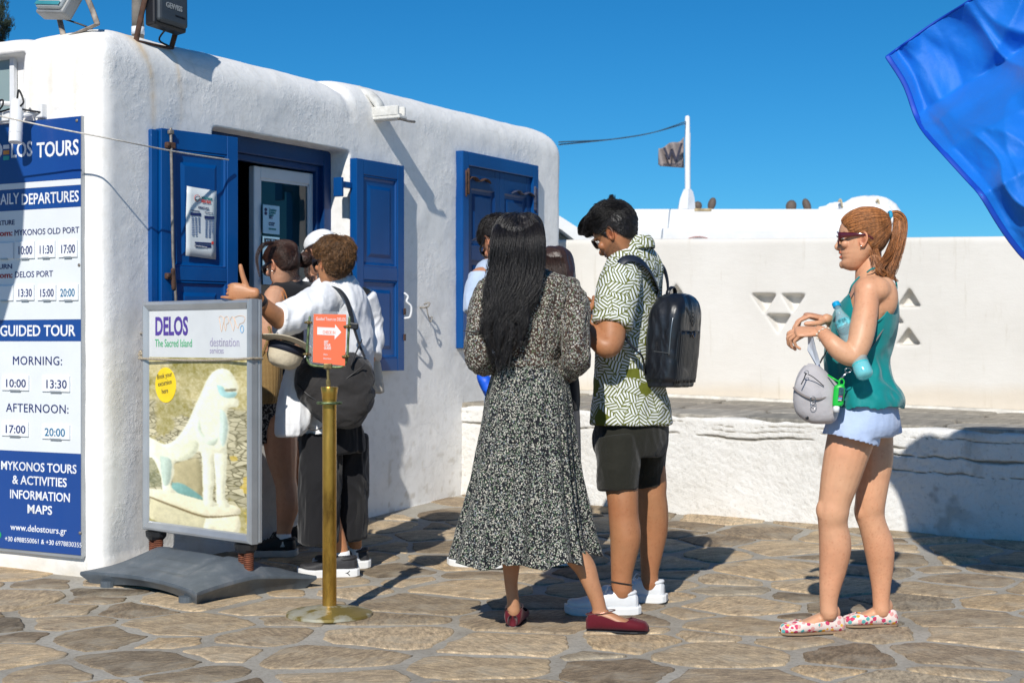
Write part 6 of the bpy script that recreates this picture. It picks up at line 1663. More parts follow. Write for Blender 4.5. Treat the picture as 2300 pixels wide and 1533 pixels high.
# ------------------------------------------------------------------ man with backpack
def man_leaf():
 R = person('man in green leaf print shirt and dark shorts looking down, black hair', 1420, 1385, 6.6)
 f = (-.87, .5)
 bm = bmesh.new()
 slices(bm, [(1392, 1442, 560, 6.62, .06), (1375, 1470, 592, 6.62, .14), (1360, 1480, 640, 6.62, .17), (1358, 1478, 720, 6.62, .16), (1358, 1474, 800, 6.62, .14), (1358, 1474, 860, 6.62, .14), (1354, 1478, 930, 6.62, .15), (1358, 1470, 990, 6.62, .14)], f)
 limb(bm, [(1404, 540, 6.6, 30), (1413, 562, 6.61, 34), (1420, 590, 6.62, 42)], flat=1.0)
 limb(bm, [(1398, 520, 6.6, 28), (1410, 552, 6.6, 33), (1416, 575, 6.6, 36)], flat=1.0)
 # near arm: shoulder, elbow, wrist
 limb(bm, [(1404, 625, 6.50, 26), (1388, 662, 6.43, 30), (1375, 720, 6.38, 33), (1372, 760, 6.34, 32), (1364, 778, 6.31, 27), (1346, 768, 6.32, 23), (1328, 745, 6.37, 20), (1313, 722, 6.43, 15), (1307, 712, 6.46, 14)], sub=6, seg=20)
 limb(bm, [(1398, 630, 6.78, 26), (1378, 700, 6.86, 28), (1360, 745, 6.85, 26), (1340, 735, 6.75, 20), (1325, 718, 6.62, 14)])
 near = [(1390, 1000, 6.53, 40), (1390, 1040, 6.5, 42), (1396, 1090, 6.49, 38), (1399, 1125, 6.48, 35), (1401, 1160, 6.48, 34), (1405, 1205, 6.48, 35), (1400, 1255, 6.48, 29), (1396, 1295, 6.48, 24), (1397, 1325, 6.48, 24)]
 far = [(1450, 1000, 6.72, 38), (1456, 1040, 6.74, 38), (1462, 1085, 6.75, 36), (1463, 1110, 6.75, 34), (1466, 1145, 6.76, 35), (1467, 1190, 6.77, 33), (1463, 1240, 6.77, 26), (1459, 1285, 6.77, 20), (1460, 1310, 6.77, 20)]
 limb(bm, near, sub=5, seg=20); limb(bm, far, sub=5, seg=20)
 me = fuse(bm, .0052, 5)
 M = head_matrix(P(1374, 526, 6.49), f, math.radians(33), s=1.03)
 hd = head_mesh(M, nose=1.5, lips=1.1)
 h1 = hand_bm(P(1308, 712, 6.46), (-.1, .55, .45), (-.6, -.6, .4), 1.05, -1, curls=((35, 50, 30),) * 4, spread=1)
 h2 = hand_bm(P(1330, 720, 6.62), (-.9, -.15, .35), (.1, -.2, 1), 1.05, 1, curls=((30, 50, 30),) * 4, thumb_dir=(.8, .3, .3))
 me = join_meshes([me, hd, fuse(h1, .003, 2), fuse(h2, .003, 2)])
 hl = lambda x, y, z: np.where(x > 3.0, z - np.interp(x, [3, 5, 6.4, 8, 9.5], [12.0, 14.0, 16.0, 17.0, 17.6]), np.where(x > -.9, z - np.interp(x, [-.9, 1.2, 1.8, 3.0], [12.8, 12.6, 9.0, 11.5]), z - np.interp(x, [-10, -7, -4, -2.2, -.9], [3.8, 3.8, 5.6, 9.6, 12.8])))
 fade = lambda x, y, z: sm(hl(x, y, z), -1.0, .4) * .8
 paint(me, skin_fn((.40, .18, .085), M, lip=(.85, .55, .5), stubble=.72, brow=(.01, .008, .007), hairline=(.02, .017, .015), cap=fade))
 obj('body', me, SKIN, R, smooth=True)
 HM = hair_mat('black_hair', (.012, .010, .010), .36, .5, spec=.45)
 th = lambda x, y, z: .15 + .4 * sm(z, 9, 15) + 2.0 * sm(z, 16.0, 20.0) * sm(x, -9, 1) + .5 * sm(z, 18, 21)
 hair_cap(M, hl, th, HM, R, rough=.25, seed=5)
 S1 = scalp_strands(M, hl, th, lambda p: np.stack([-.45 + 0 * p[:, 0], 0 * p[:, 0], -1 + 0 * p[:, 0]], 1), 3800, lambda x, y, z: .5 + .8 * sm(z, 10, 16), k=4, jit=.25, lift=.25, seed=1)
 hl2 = lambda x, y, z: np.minimum(hl(x, y, z), z - 16.6)
 S2 = scalp_strands(M, hl2, th, lambda p: np.stack([1 + 0 * p[:, 0], .10 * p[:, 1], .25 - .03 * (p[:, 0] + 2)], 1), 4200, lambda x, y, z: 4.0 + .1 * x, k=9, jit=.22, lift=lambda x, y, z: .22 + .02 * np.clip(x, 0, 9), seed=2)
 q = lambda a, b, c: to_world(M, [(a, b, c)])[0]
 quiff = [bundle([q(0, y, 21.3), q(4.5, y, 22.9), q(8.6, y, 22.6), q(11.4, y * .9, 21.2), q(12.9, y * .8, 19.2)], 420, [.018, .022, .022, .017, .010], [.012, .014, .015, .013, .008], ref=(0, 0, 1), k=14, clump=20, tip=.22, jitter=.3, rng=np.random.RandomState(int(10 + y))) for y in (-3.6, -1.2, 1.4, 3.8)]
 tuft = bundle([q(-4, 1, 21.5), q(-5.5, 1, 23.6), q(-7.4, 1.4, 25.4)], 260, [.022, .02, .012], [.022, .018, .010], k=10, clump=9, jitter=.5, tip=.5, rng=np.random.RandomState(9))
 ms = [strands_mesh(S1, .0008, .0005), strands_mesh(S2, .0010, .0004)] + [strands_mesh(x, .0010, .0004) for x in quiff + [tuft]]
 core = bmesh.new(); tube(core, [q(-1, 0, 20.5), q(4, 0, 21.3), q(8.2, 0, 20.9), q(10.6, 0, 19.3), q(11.9, 0, 18.2)], [.05, .055, .05, .04, .018], rb=[.02, .021, .019, .015, .006], ref=(0, 0, 1), seg=20, sub=5)
 cm = fuse(core, .005, 2); wrinkle(cm, .004, (30, 12, 30), 3, ridge=True)
 obj('fringe', join_meshes(ms + [cm]), HM, R, smooth=True)
 sunglasses(R, M, pm('wire_gold', (.25, .20, .12), .3, metal=.8), style='wire')
 # shirt
 t = bmesh.new()
 slices(t, [(1388, 1456, 552, 6.62, .075), (1372, 1478, 572, 6.62, .14), (1356, 1494, 600, 6.62, .195), (1344, 1492, 640, 6.62, .21), (1340, 1486, 700, 6.62, .205), (1338, 1484, 760, 6.62, .195), (1336, 1486, 820, 6.62, .19), (1333, 1494, 870, 6.62, .19), (1329, 1504, 915, 6.62, .20), (1327, 1508, 938, 6.62, .21), (1326, 1510, 950, 6.62, .21)], f, seg=40)
 tube(t, [P(1402, 606, 6.5), P(1392, 640, 6.44), P(1382, 690, 6.40), P(1375, 732, 6.37)], [.07, .083, .082, .080], rb=[.07, .08, .078, .076], ref=(0, 1, 0), seg=24, roundcap=False)
 tube(t, [P(1405, 606, 6.75), P(1385, 690, 6.86), P(1378, 732, 6.87)], [.07, .08, .08], ref=(0, 1, 0), seg=20, roundcap=False)
 me = fuse(t, .005, 3)
 wrinkle(me, .009, (5, 5, 3.5), 12, ridge=True); wrinkle(me, .007, (10, 10, 4), 21)
 obj('shirt', me, LEAF, R, smooth=True)
 c = bmesh.new(); ctr = P(1419, 560, 6.6); cf = Vector((f[0], f[1], 0)).normalized(); cs = Vector((-cf.y, cf.x, 0)); rings = []
 for a in np.linspace(-2.75, 2.75, 40):
  r1, r2 = .066, .072; e = cf * -math.cos(a) * (r1 + .006) * 1.08 + cs * math.sin(a) * r1
  lift = .050 + .012 * math.cos(a) * 1.0; tilt = cf * .035
  top = ctr + e + Vector((0, 0, lift)) + cf * .004 * (1 - math.cos(a)); out = ctr + e * 1.30 + Vector((0, 0, .006 - .02 * (1 - math.cos(a)))) ; mid = top * .55 + out * .45 + e.normalized() * .010
  inn = ctr + e * .96 + Vector((0, 0, .0))
  rings.append([inn, top - Vector((0, 0, .002)), top, mid, out])
 ring_faces(c, rings, closed=False, cap=False); m3 = bpy.data.meshes.new('c'); c.to_mesh(m3); c.free(); m3 = evaluated(m3, [('SOLIDIFY', dict(thickness=.003, offset=0)), ('SUBSURF', dict(levels=2))])
 obj('collar', m3, LEAF, R, smooth=True)
 # shorts
 s = bmesh.new()
 slices(s, [(1342, 1496, 935, 6.62, .17), (1334, 1501, 965, 6.62, .185), (1334, 1498, 1000, 6.62, .19), (1342, 1490, 1020, 6.62, .17)], f)
 tube(s, [P(1386, 985, 6.52), P(1388, 1040, 6.5), P(1389, 1098, 6.49)], [.10, .089, .081], rb=[.10, .092, .088], ref=(0, 1, 0), seg=24, roundcap=False)
 tube(s, [P(1450, 985, 6.72), P(1452, 1040, 6.74), P(1455, 1087, 6.75)], [.095, .078, .067], rb=[.10, .09, .085], ref=(0, 1, 0), seg=24, roundcap=False)
 me = fuse(s, .005, 3); wrinkle(me, .008, (8, 8, 4), 9, ridge=True); wrinkle(me, .004, (14, 14, 8), 3)
 obj('shorts', me, fabric('dark_olive_cotton', (.014, .014, .009), .8, ws=.4), R, smooth=True)
 h1 = P(1428, 1373, 6.49); h1.z = ground_z(h1.x, h1.y); h2 = P(1488, 1352, 6.77); h2.z = ground_z(h2.x, h2.y)
 WL = pm('white_leather', (.74, .76, .78), .4, var=.03, bump=.1)
 sneaker(R, h1, (-1, -.02), .275, WL, RUBBERW, lace=WHITEF, h=.95); sneaker(R, h2, (-1, .25), .26, WL, RUBBERW, lace=WHITEF, h=.95)
 bb = bmesh.new(); c = P(1396, 1308, 6.48); tube(bb, [c + Vector((.045 * math.cos(a), .046 * math.sin(a), .008 * math.cos(a + 2.6))) for a in np.linspace(0, 6.283, 24)], .003, seg=6, sub=1); obj('anklet', bb, BLACKF, R, smooth=True)
 bb = bmesh.new(); c = P(1312, 720, 6.435); ax = Vector((-.35, .25, .35)).normalized(); s1 = ax.cross(Vector((0, 1, 0))).normalized(); s2 = ax.cross(s1)
 tube(bb, [c + s1 * (.030 * math.cos(a)) + s2 * (.030 * math.sin(a)) for a in np.linspace(0, 6.283, 20)], .004, rb=.007, seg=8, sub=1); obj('wristband', bb, BLACKP, R, smooth=True)
 T = thing('mobile_phone', 'dark phone in the hands of the man in the leaf shirt', 'phone', P(1318, 712, 6.62))
 b = bmesh.new(); box(b, P(1316, 706, 6.62), (.075, .15, .009), Matrix.Rotation(.5, 3, 'Y') @ Matrix.Rotation(.4, 3, 'X'), .004); obj('case', b, BLACKP, T)
man_leaf()
def backpack():
 R = thing('backpack', 'black leather backpack worn by the man in the leaf shirt', 'backpack', P(1500, 860, 6.72))
 LE = pm('black_leather', (.010, .012, .017), .36, var=.25, vs=14, bump=.35, bs=45, bd=.003, coat=.15)
 ang = math.radians(28)       # pack axis: outward from his back
 o = Vector((math.cos(math.radians(-30)), math.sin(math.radians(-30)), 0)); sd = Vector((-o.y, o.x, 0)); up = Vector((.09, -.02, 1)).normalized()
 c = P(1512, 768, 6.56)
 def Q(a, b, z): return c + o * a + sd * b + up * z      # a outward, b across, z up
 b = bmesh.new(); rings = []
 for i, z in enumerate(np.linspace(-.185, .20, 24)):
  t = (z + .185) / .385; w = .132 * (1 - .10 * max(0, t - .5)) ; dp = .078
  if t > .72: k = math.sqrt(max(0.02, 1 - ((t - .72) / .28) ** 2)); w *= .35 + .65 * k; dp *= .45 + .55 * k
  if t < .06: w *= .93; dp *= .93
  rg = []
  for a in np.linspace(0, 2 * math.pi, 40, endpoint=False):
   ca, sa = math.cos(a), math.sin(a); rg.append(Q(dp * math.copysign(abs(ca) ** .42, ca), w * math.copysign(abs(sa) ** .42, sa), z))
  rings.append(rg)
 ring_faces(b, rings); me = fuse(b, .004, 3); wrinkle(me, .007, (7, 7, 5), 5); wrinkle(me, .003, (20, 20, 9), 8, ridge=True); obj('pack_body', me, LE, R, smooth=True)
 # quilted front pocket with vertical channels
 p = bmesh.new(); rings = []
 for z in np.linspace(-.170, .045, 14):
  rg = []
  for j in range(60):
   v = j / 59 * 2 - 1; rg.append(Q(.080 + .003 * abs(math.sin(v * 28)) - .014 * abs(v) ** 6, v * .112, z))
  rings.append(rg)
 ring_faces(p, rings, closed=False, cap=False); m = bpy.data.meshes.new('p'); p.to_mesh(m); p.free(); m = evaluated(m, [('SOLIDIFY', dict(thickness=.016, offset=-1))]); obj('quilted_pocket', m, LE, R, smooth=True)
 e = bmesh.new(); tube(e, [Q(.080, -.088, .046), Q(.084, -.02, .046), Q(.087, .0, .020), Q(.084, .02, .046), Q(.080, .088, .046)], .002, seg=6, sub=1); obj('pocket_edge', e, LE, R, smooth=True)
 z = bmesh.new(); tube(z, [Q(.045, -.132, -.05), Q(.045, -.132, .06), Q(.045, -.112, .13), Q(.045, -.06, .185), Q(.045, 0, .198), Q(.045, .06, .185), Q(.045, .112, .13), Q(.045, .132, .06), Q(.045, .132, -.05)], .0035, seg=8, sub=4); obj('zip', z, pm('zip_metal', (.3, .32, .34), .3, metal=.9), R, smooth=True)
 s = bmesh.new(); tube(s, [Q(-.05, -.131, -.035), Q(.04, -.134, -.045)], .002, seg=6, sub=1); obj('seam', s, pm('seam_grey', (.06, .065, .07), .5), R)
 v = bmesh.new(); 
 for k in range(4): tube(v, [Q(.076 - k * .002, -.07 + k * .016, .145 - k * .004), Q(.084, -.0 , .065 + k * .018), Q(.076 - k * .002, .07 - k * .016, .145 - k * .004)], .0016, seg=5, sub=1)
 obj('stitching', v, pm('seam_grey', (.06, .065, .07), .5), R)
 v = bmesh.new(); tube(v, [Q(.089, -.014, .034), Q(.092, 0, .018), Q(.089, .014, .034)], .003, seg=6, sub=1); obj('metal_chevron', v, METAL, R)
 v = bmesh.new(); 
 for a_, b_ in (((-.014, .118), (.014, .118)), ((-.014, .100), (.014, .100)), ((-.014, .118), (-.014, .100)), ((-.005, .109), (.009, .109))): tube(v, [Q(.0765, a_[0], a_[1]), Q(.0765, b_[0], b_[1])], .0015, seg=5, sub=1)
 obj('logo_plate', v, METAL, R)
 h = bmesh.new(); tube(h, [Q(-.03, -.035, .178), Q(-.028, -.034, .215), Q(-.026, 0, .232), Q(-.028, .034, .215), Q(-.03, .035, .178)], .004, rb=.010, ref=tuple(o), seg=8, sub=4); obj('handle', h, LE, R, smooth=True)
 # shoulder straps
 st = bmesh.new()
 tube(st, [Q(-.07, -.05, .17), P(1478, 650, 6.58), P(1462, 612, 6.50), P(1440, 587, 6.44), P(1415, 580, 6.42), P(1394, 592, 6.41), P(1372, 640, 6.40)], .004, rb=[.018, .022, .023, .023, .021, .020, .018], ref=(0, 1, 0), seg=10, sub=6)
 tube(st, [Q(-.07, .05, .17), P(1500, 640, 6.70), P(1492, 606, 6.74), P(1474, 588, 6.76)], .004, rb=.02, ref=(0, 1, 0), seg=10, sub=6)
 obj('shoulder_strap', st, pm('strap_navy', (.010, .016, .03), .5), R, smooth=True)
 lo = bmesh.new(); tube(lo, [Q(-.06, -.125, -.13), P(1442, 800, 6.41), P(1415, 772, 6.395), P(1396, 742, 6.41)], .004, rb=[.012, .014, .020, .022], ref=(0, 1, 0), seg=10, sub=6); obj('lower_strap', lo, LE, R, smooth=True)
 bk = bmesh.new(); box(bk, P(1432, 791, 6.395), (.03, .012, .012), Matrix.Rotation(-.7, 3, 'Y'), .003); obj('buckle', bk, METAL, R)
backpack()
# ------------------------------------------------------------------ woman in floral dress (centre)
def woman_floral():
 R = person('woman with long black hair in a black and cream floral midi dress, seen from behind', 1220, 1405, 6.2)
 f = (.30, .95)
 bm = bmesh.new()
 slices(bm, [(1140, 1212, 600, 6.22, .06), (1105, 1262, 632, 6.22, .08), (1092, 1280, 665, 6.22, .10), (1098, 1270, 740, 6.22, .10), (1116, 1252, 806, 6.22, .095), (1100, 1268, 880, 6.22, .12), (1095, 1275, 930, 6.22, .13), (1110, 1265, 990, 6.22, .11)], f)
 limb(bm, [(1170, 540, 6.25, 28), (1172, 590, 6.24, 28), (1175, 625, 6.22, 36)])
 limb(bm, [(1140, 960, 6.22, 44), (1142, 1060, 6.2, 38), (1146, 1130, 6.2, 30), (1146, 1180, 6.2, 28), (1146, 1225, 6.2, 27), (1148, 1270, 6.2, 20), (1148, 1310, 6.2, 15), (1152, 1345, 6.2, 14), (1154, 1372, 6.2, 15)], sub=5)
 limb(bm, [(1222, 960, 6.22, 44), (1232, 1060, 6.2, 38), (1250, 1130, 6.17, 31), (1268, 1200, 6.15, 27), (1286, 1240, 6.14, 26), (1312, 1270, 6.13, 25), (1328, 1310, 6.12, 20), (1341, 1345, 6.12, 17), (1347, 1368, 6.12, 16)], sub=5)
 limb(bm, [(1096, 665, 6.2, 26), (1078, 740, 6.15, 22), (1085, 815, 6.2, 20), (1130, 800, 6.4, 16)]); limb(bm, [(1280, 665, 6.2, 26), (1300, 740, 6.15, 22), (1296, 815, 6.2, 20), (1260, 800, 6.4, 15), (1225, 780, 6.5, 14)])
 hl_ = P(1154, 1398, 6.22); hl_.z = ground_z(hl_.x, hl_.y); hr = P(1340, 1402, 6.12); hr.z = ground_z(hr.x, hr.y)
 ft = [(hl_, (.12, 1), .225), (hr, (.96, -.18), .235)]
 for h_, d, L in ft:
  h_ -= Vector((d[0], d[1], 0)).normalized() * .035
  ring_faces(bm, foot_rings(h_, d, L, off=-.002, z0=.006)); dd = Vector((d[0], d[1], 0)).normalized(); ellipsoid(bm, h_ + dd * .045 + Vector((0, 0, .065)), (.03, .028, .035))
 # tendons at the heel
 me = fuse(bm, .005, 4)
 M = head_matrix(P(1206, 566, 6.27), (.22, .97), math.radians(6), s=.93, side=-1)
 hd = head_mesh(M)
 hnd = hand_bm(P(1228, 780, 6.52), (-.4, .8, .3), (.3, -.3, .9), .92, 1)
 me = join_meshes([me, hd, fuse(hnd, .003, 2)])
 paint(me, skin_fn((.46, .22, .115), M)); obj('body', me, SKIN, R, smooth=True)
 # dress: bodice, sleeves (fused) and pleated skirt
 d = bmesh.new()
 slices(d, [(1148, 1214, 610, 6.22, .07), (1112, 1258, 624, 6.22, .095), (1092, 1284, 645, 6.22, .115), (1090, 1284, 690, 6.22, .122), (1100, 1272, 745, 6.22, .118), (1114, 1256, 785, 6.22, .112), (1120, 1248, 806, 6.22, .108), (1116, 1252, 820, 6.22, .115)], f, seg=44)
 limb(d, [(1102, 655, 6.2, 26), (1085, 690, 6.16, 25), (1077, 740, 6.13, 23), (1076, 780, 6.12, 25), (1081, 812, 6.14, 22), (1100, 822, 6.25, 17)], sub=5, seg=22)
 limb(d, [(1272, 655, 6.2, 28), (1287, 690, 6.16, 29), (1291, 740, 6.13, 27), (1293, 782, 6.12, 30), (1290, 812, 6.14, 27), (1276, 835, 6.24, 17)], sub=5, seg=22)
 me = fuse(d, .005, 3); wrinkle(me, .013, (15, 15, 3.0), 7, ridge=True); wrinkle(me, .008, (22, 22, 9), 1, ridge=True)
 obj('bodice', me, SHEER, R, smooth=True)
 def rad(t, th):
  a = .04 + .12 * sm(np.array([t]), .05, 1.0)[0]
  s = math.sin(th * 9 + 1.2 * math.sin(th * 2 + .6) + 1.5 * t) * .5 + math.sin(th * 31 + 2.5 * math.sin(th * 4 + 1)) * .22 * min(1, t * 3) + math.sin(th * 17 + 2.0 + 2 * math.sin(th * 3)) * .35 + math.sin(th * 5 + .5) * .4
  sh = -abs(math.sin(th * 4.5 + .9 + .8 * t)) ** 8 * .5
  return a * (s + sh) * .75
 k = bmesh.new()
 slices(k, [(1118, 1250, 803, 6.22, .110), (1112, 1260, 820, 6.22, .122), (1098, 1276, 860, 6.22, .147), (1086, 1284, 920, 6.22, .17), (1075, 1292, 1000, 6.22, .195), (1060, 1303, 1090, 6.21, .22), (1040, 1316, 1170, 6.2, .255), (1022, 1330, 1232, 6.2, .285), (1018, 1334, 1250, 6.2, .295)], f, seg=260, sub=10, open_ends=True, radial=rad)
 me = bpy.data.meshes.new('k'); k.to_mesh(me); k.free()
 c = coords(me); low = sm(-c[:, 2], -.40, -.26); c[:, 2] += low * .012 * np.sin(c[:, 0] * 30 + c[:, 1] * 14) + low * .02 * (c[:, 0] - .1) ; set_coords(me, c)
 wrinkle(me, .005, (16, 16, 4), 13, ridge=True)
 me = evaluated(me, [('SOLIDIFY', dict(thickness=.002, offset=0))]); obj('skirt', me, FLORAL, R, smooth=True)
 bl = bmesh.new(); slices(bl, [(1118, 1250, 799, 6.22, .112), (1117, 1251, 806, 6.22, .115), (1118, 1250, 812, 6.22, .112)], f, seg=60, sub=2, open_ends=True); m2 = bpy.data.meshes.new('b'); bl.to_mesh(m2); bl.free(); m2 = evaluated(m2, [('SOLIDIFY', dict(thickness=.006, offset=1))]); obj('belt', m2, FLORAL, R, smooth=True)
 VEL = fabric('burgundy_velvet', (.105, .004, .012), .75, sheen=.15, ws=.1)
 for h_, d, L in ft:
  arc = lambda t: np.interp(t, [0, .06, .12, .2, .5, .66, .74, 1], [3.0, 2.75, 2.2, 1.8, 1.65, 1.9, 3.12, 3.14])
  b = bmesh.new(); b.faces.new(ring_faces(b, foot_rings(h_, d, L, off=.0045, z0=.005, arc=arc, n=40, seg=24), closed=False, cap=False)[0])
  m2 = bpy.data.meshes.new('s'); b.to_mesh(m2); b.free(); m2 = evaluated(m2, [('SOLIDIFY', dict(thickness=.003, offset=0)), ('SUBSURF', dict(levels=1))]); obj('shoe', m2, VEL, R, smooth=True)
  obj('sole', sole_bm(h_, d, L, .002, -.001, .006, .001), BLACKP, R)
  dd = Vector((d[0], d[1], 0)).normalized(); ss = Vector((-dd.y, dd.x, 0)); cc = h_ + dd * .05 + Vector((0, 0, .073))
  an = bmesh.new(); tube(an, [cc + dd * .058 * math.cos(a) + ss * .034 * math.sin(a) + Vector((0, 0, .010 * math.cos(a) )) for a in np.linspace(0, 6.283, 24)], .0022, seg=6, sub=1); obj('ankle_chain', an, pm('rose_gold', (.5, .25, .2), .3, metal=.9), R, smooth=True)
 # long hair
 HM = hair_mat('long_black_hair', (.013, .011, .011), .33, .8, spec=.6)
 core = bmesh.new()
 slices(core, [(1138, 1190, 482, 6.24, .035), (1120, 1208, 494, 6.22, .085), (1110, 1216, 518, 6.21, .112), (1106, 1219, 550, 6.20, .118), (1106, 1217, 585, 6.18, .108), (1106, 1206, 612, 6.14, .075), (1098, 1196, 640, 6.11, .050), (1094, 1188, 680, 6.09, .032), (1092, 1184, 715, 6.08, .026), (1096, 1176, 750, 6.08, .020), (1110, 1158, 780, 6.08, .012)], f, seg=36)
 cm = fuse(core, .005, 3); wrinkle(cm, .009, (22, 22, 2.2), 5, ridge=True)
 rng = np.random.RandomState(21); B = []
 def BB(g, n, wa, wb, **kw): B.append(bundle(g, n, wa, wb, rng=rng, k=30, **kw))
 for (x0, x1, x2, x3, yend) in ((1122, 1112, 1104, 1098, 760), (1135, 1124, 1112, 1104, 815), (1150, 1140, 1126, 1116, 790), (1165, 1158, 1142, 1130, 830), (1180, 1178, 1160, 1140, 765), (1195, 1200, 1176, 1158, 780), (1204, 1206, 1186, 1150, 720)):
  BB([P(x0 + (1165 - x0) * .35, 489, 6.22), P(x0, 530, 6.085), P(x1, 600, 6.07), P(x2, 670, 6.05), P(x3, 720, 6.045), P(x3 + rng.uniform(-8, 18), yend, 6.05)], 520, [.016, .030, .030, .030, .026, .010], [.010, .014, .016, .018, .014, .006], clump=26, tip=.45, wave=.026, wfreq=2.0)
 BB([P(1110, 560, 6.12), P(1100, 640, 6.1), P(1090, 720, 6.07), P(1075, 745, 6.06), P(1040, 742, 6.06)], 40, [.01, .015, .012, .006, .003], [.01, .01, .01, .004, .002], clump=4, tip=.4)
 BB([P(1175, 487, 6.24), P(1205, 510, 6.2), P(1216, 560, 6.18), P(1210, 620, 6.15), P(1196, 680, 6.1)], 420, [.01, .015, .016, .016, .01], [.01, .02, .02, .016, .01], clump=10, tip=.4)
 BB([P(1150, 487, 6.24), P(1118, 505, 6.2), P(1108, 560, 6.17), P(1104, 640, 6.13), P(1092, 740, 6.09)], 420, [.01, .015, .016, .016, .01], [.01, .02, .02, .016, .01], clump=10, tip=.4)
 BB([P(1130, 700, 6.05), P(1125, 760, 6.05), P(1118, 800, 6.05), P(1122, 840, 6.05)], 90, [.03, .025, .02, .008], [.01, .01, .008, .004], clump=8, tip=.6, wave=.006)
 cw = np.array(P(1170, 488, 6.2)); fl = lambda p: (p - cw) * np.array([1.0, .6, 0]) * 6 + np.array([0, 0, -.35])
 SS = surf_strands(cm, 2600, fl, .30, k=22, jit=.05, pred=lambda V_: V_[:, 2] > CAMZ + .10, seed=5, off=.004)
 BB([P(1165, 492, 6.2), P(1160, 560, 6.08), P(1150, 650, 6.05), P(1140, 740, 6.03), P(1135, 800, 6.03)], 110, [.06, .075, .085, .08, .05], [.01, .03, .04, .04, .03], tip=.6, wave=.02, jitter=.4)
 obj('hair', join_meshes([cm] + [strands_mesh(x, .0010, .0004) for x in B[:-1] + [SS]] + [strands_mesh(B[-1], .0005, .0002)]), HM, R, smooth=True)
 bag = thing('shoulder_bag', 'small black shoulder bag hanging at the right side of the floral dress', 'bag', P(1284, 920, 6.3))
 b = bmesh.new(); slices(b, [(1262, 1296, 838, 6.33, .04), (1262, 1300, 860, 6.33, .05), (1262, 1302, 900, 6.33, .05), (1264, 1300, 922, 6.33, .045)], (.3, .95), seg=20, ex=.6); obj('pouch', fuse(b, .005, 2), BLACKF, bag, smooth=True)
 b = bmesh.new(); tube(b, [P(1296, 842, 6.25), P(1300, 828, 6.2), P(1305, 800, 6.25)], .003, seg=6, sub=3); obj('clasp', b, METAL, bag, smooth=True)
 b = bmesh.new(); tube(b, [P(1296, 838, 6.25), P(1306, 780, 6.4), P(1306, 735, 6.45), P(1296, 690, 6.45), P(1270, 640, 6.36)], .002, rb=.008, ref=(0, 1, 0), seg=8, sub=5); obj('strap', b, BLACKF, bag, smooth=True)
woman_floral()
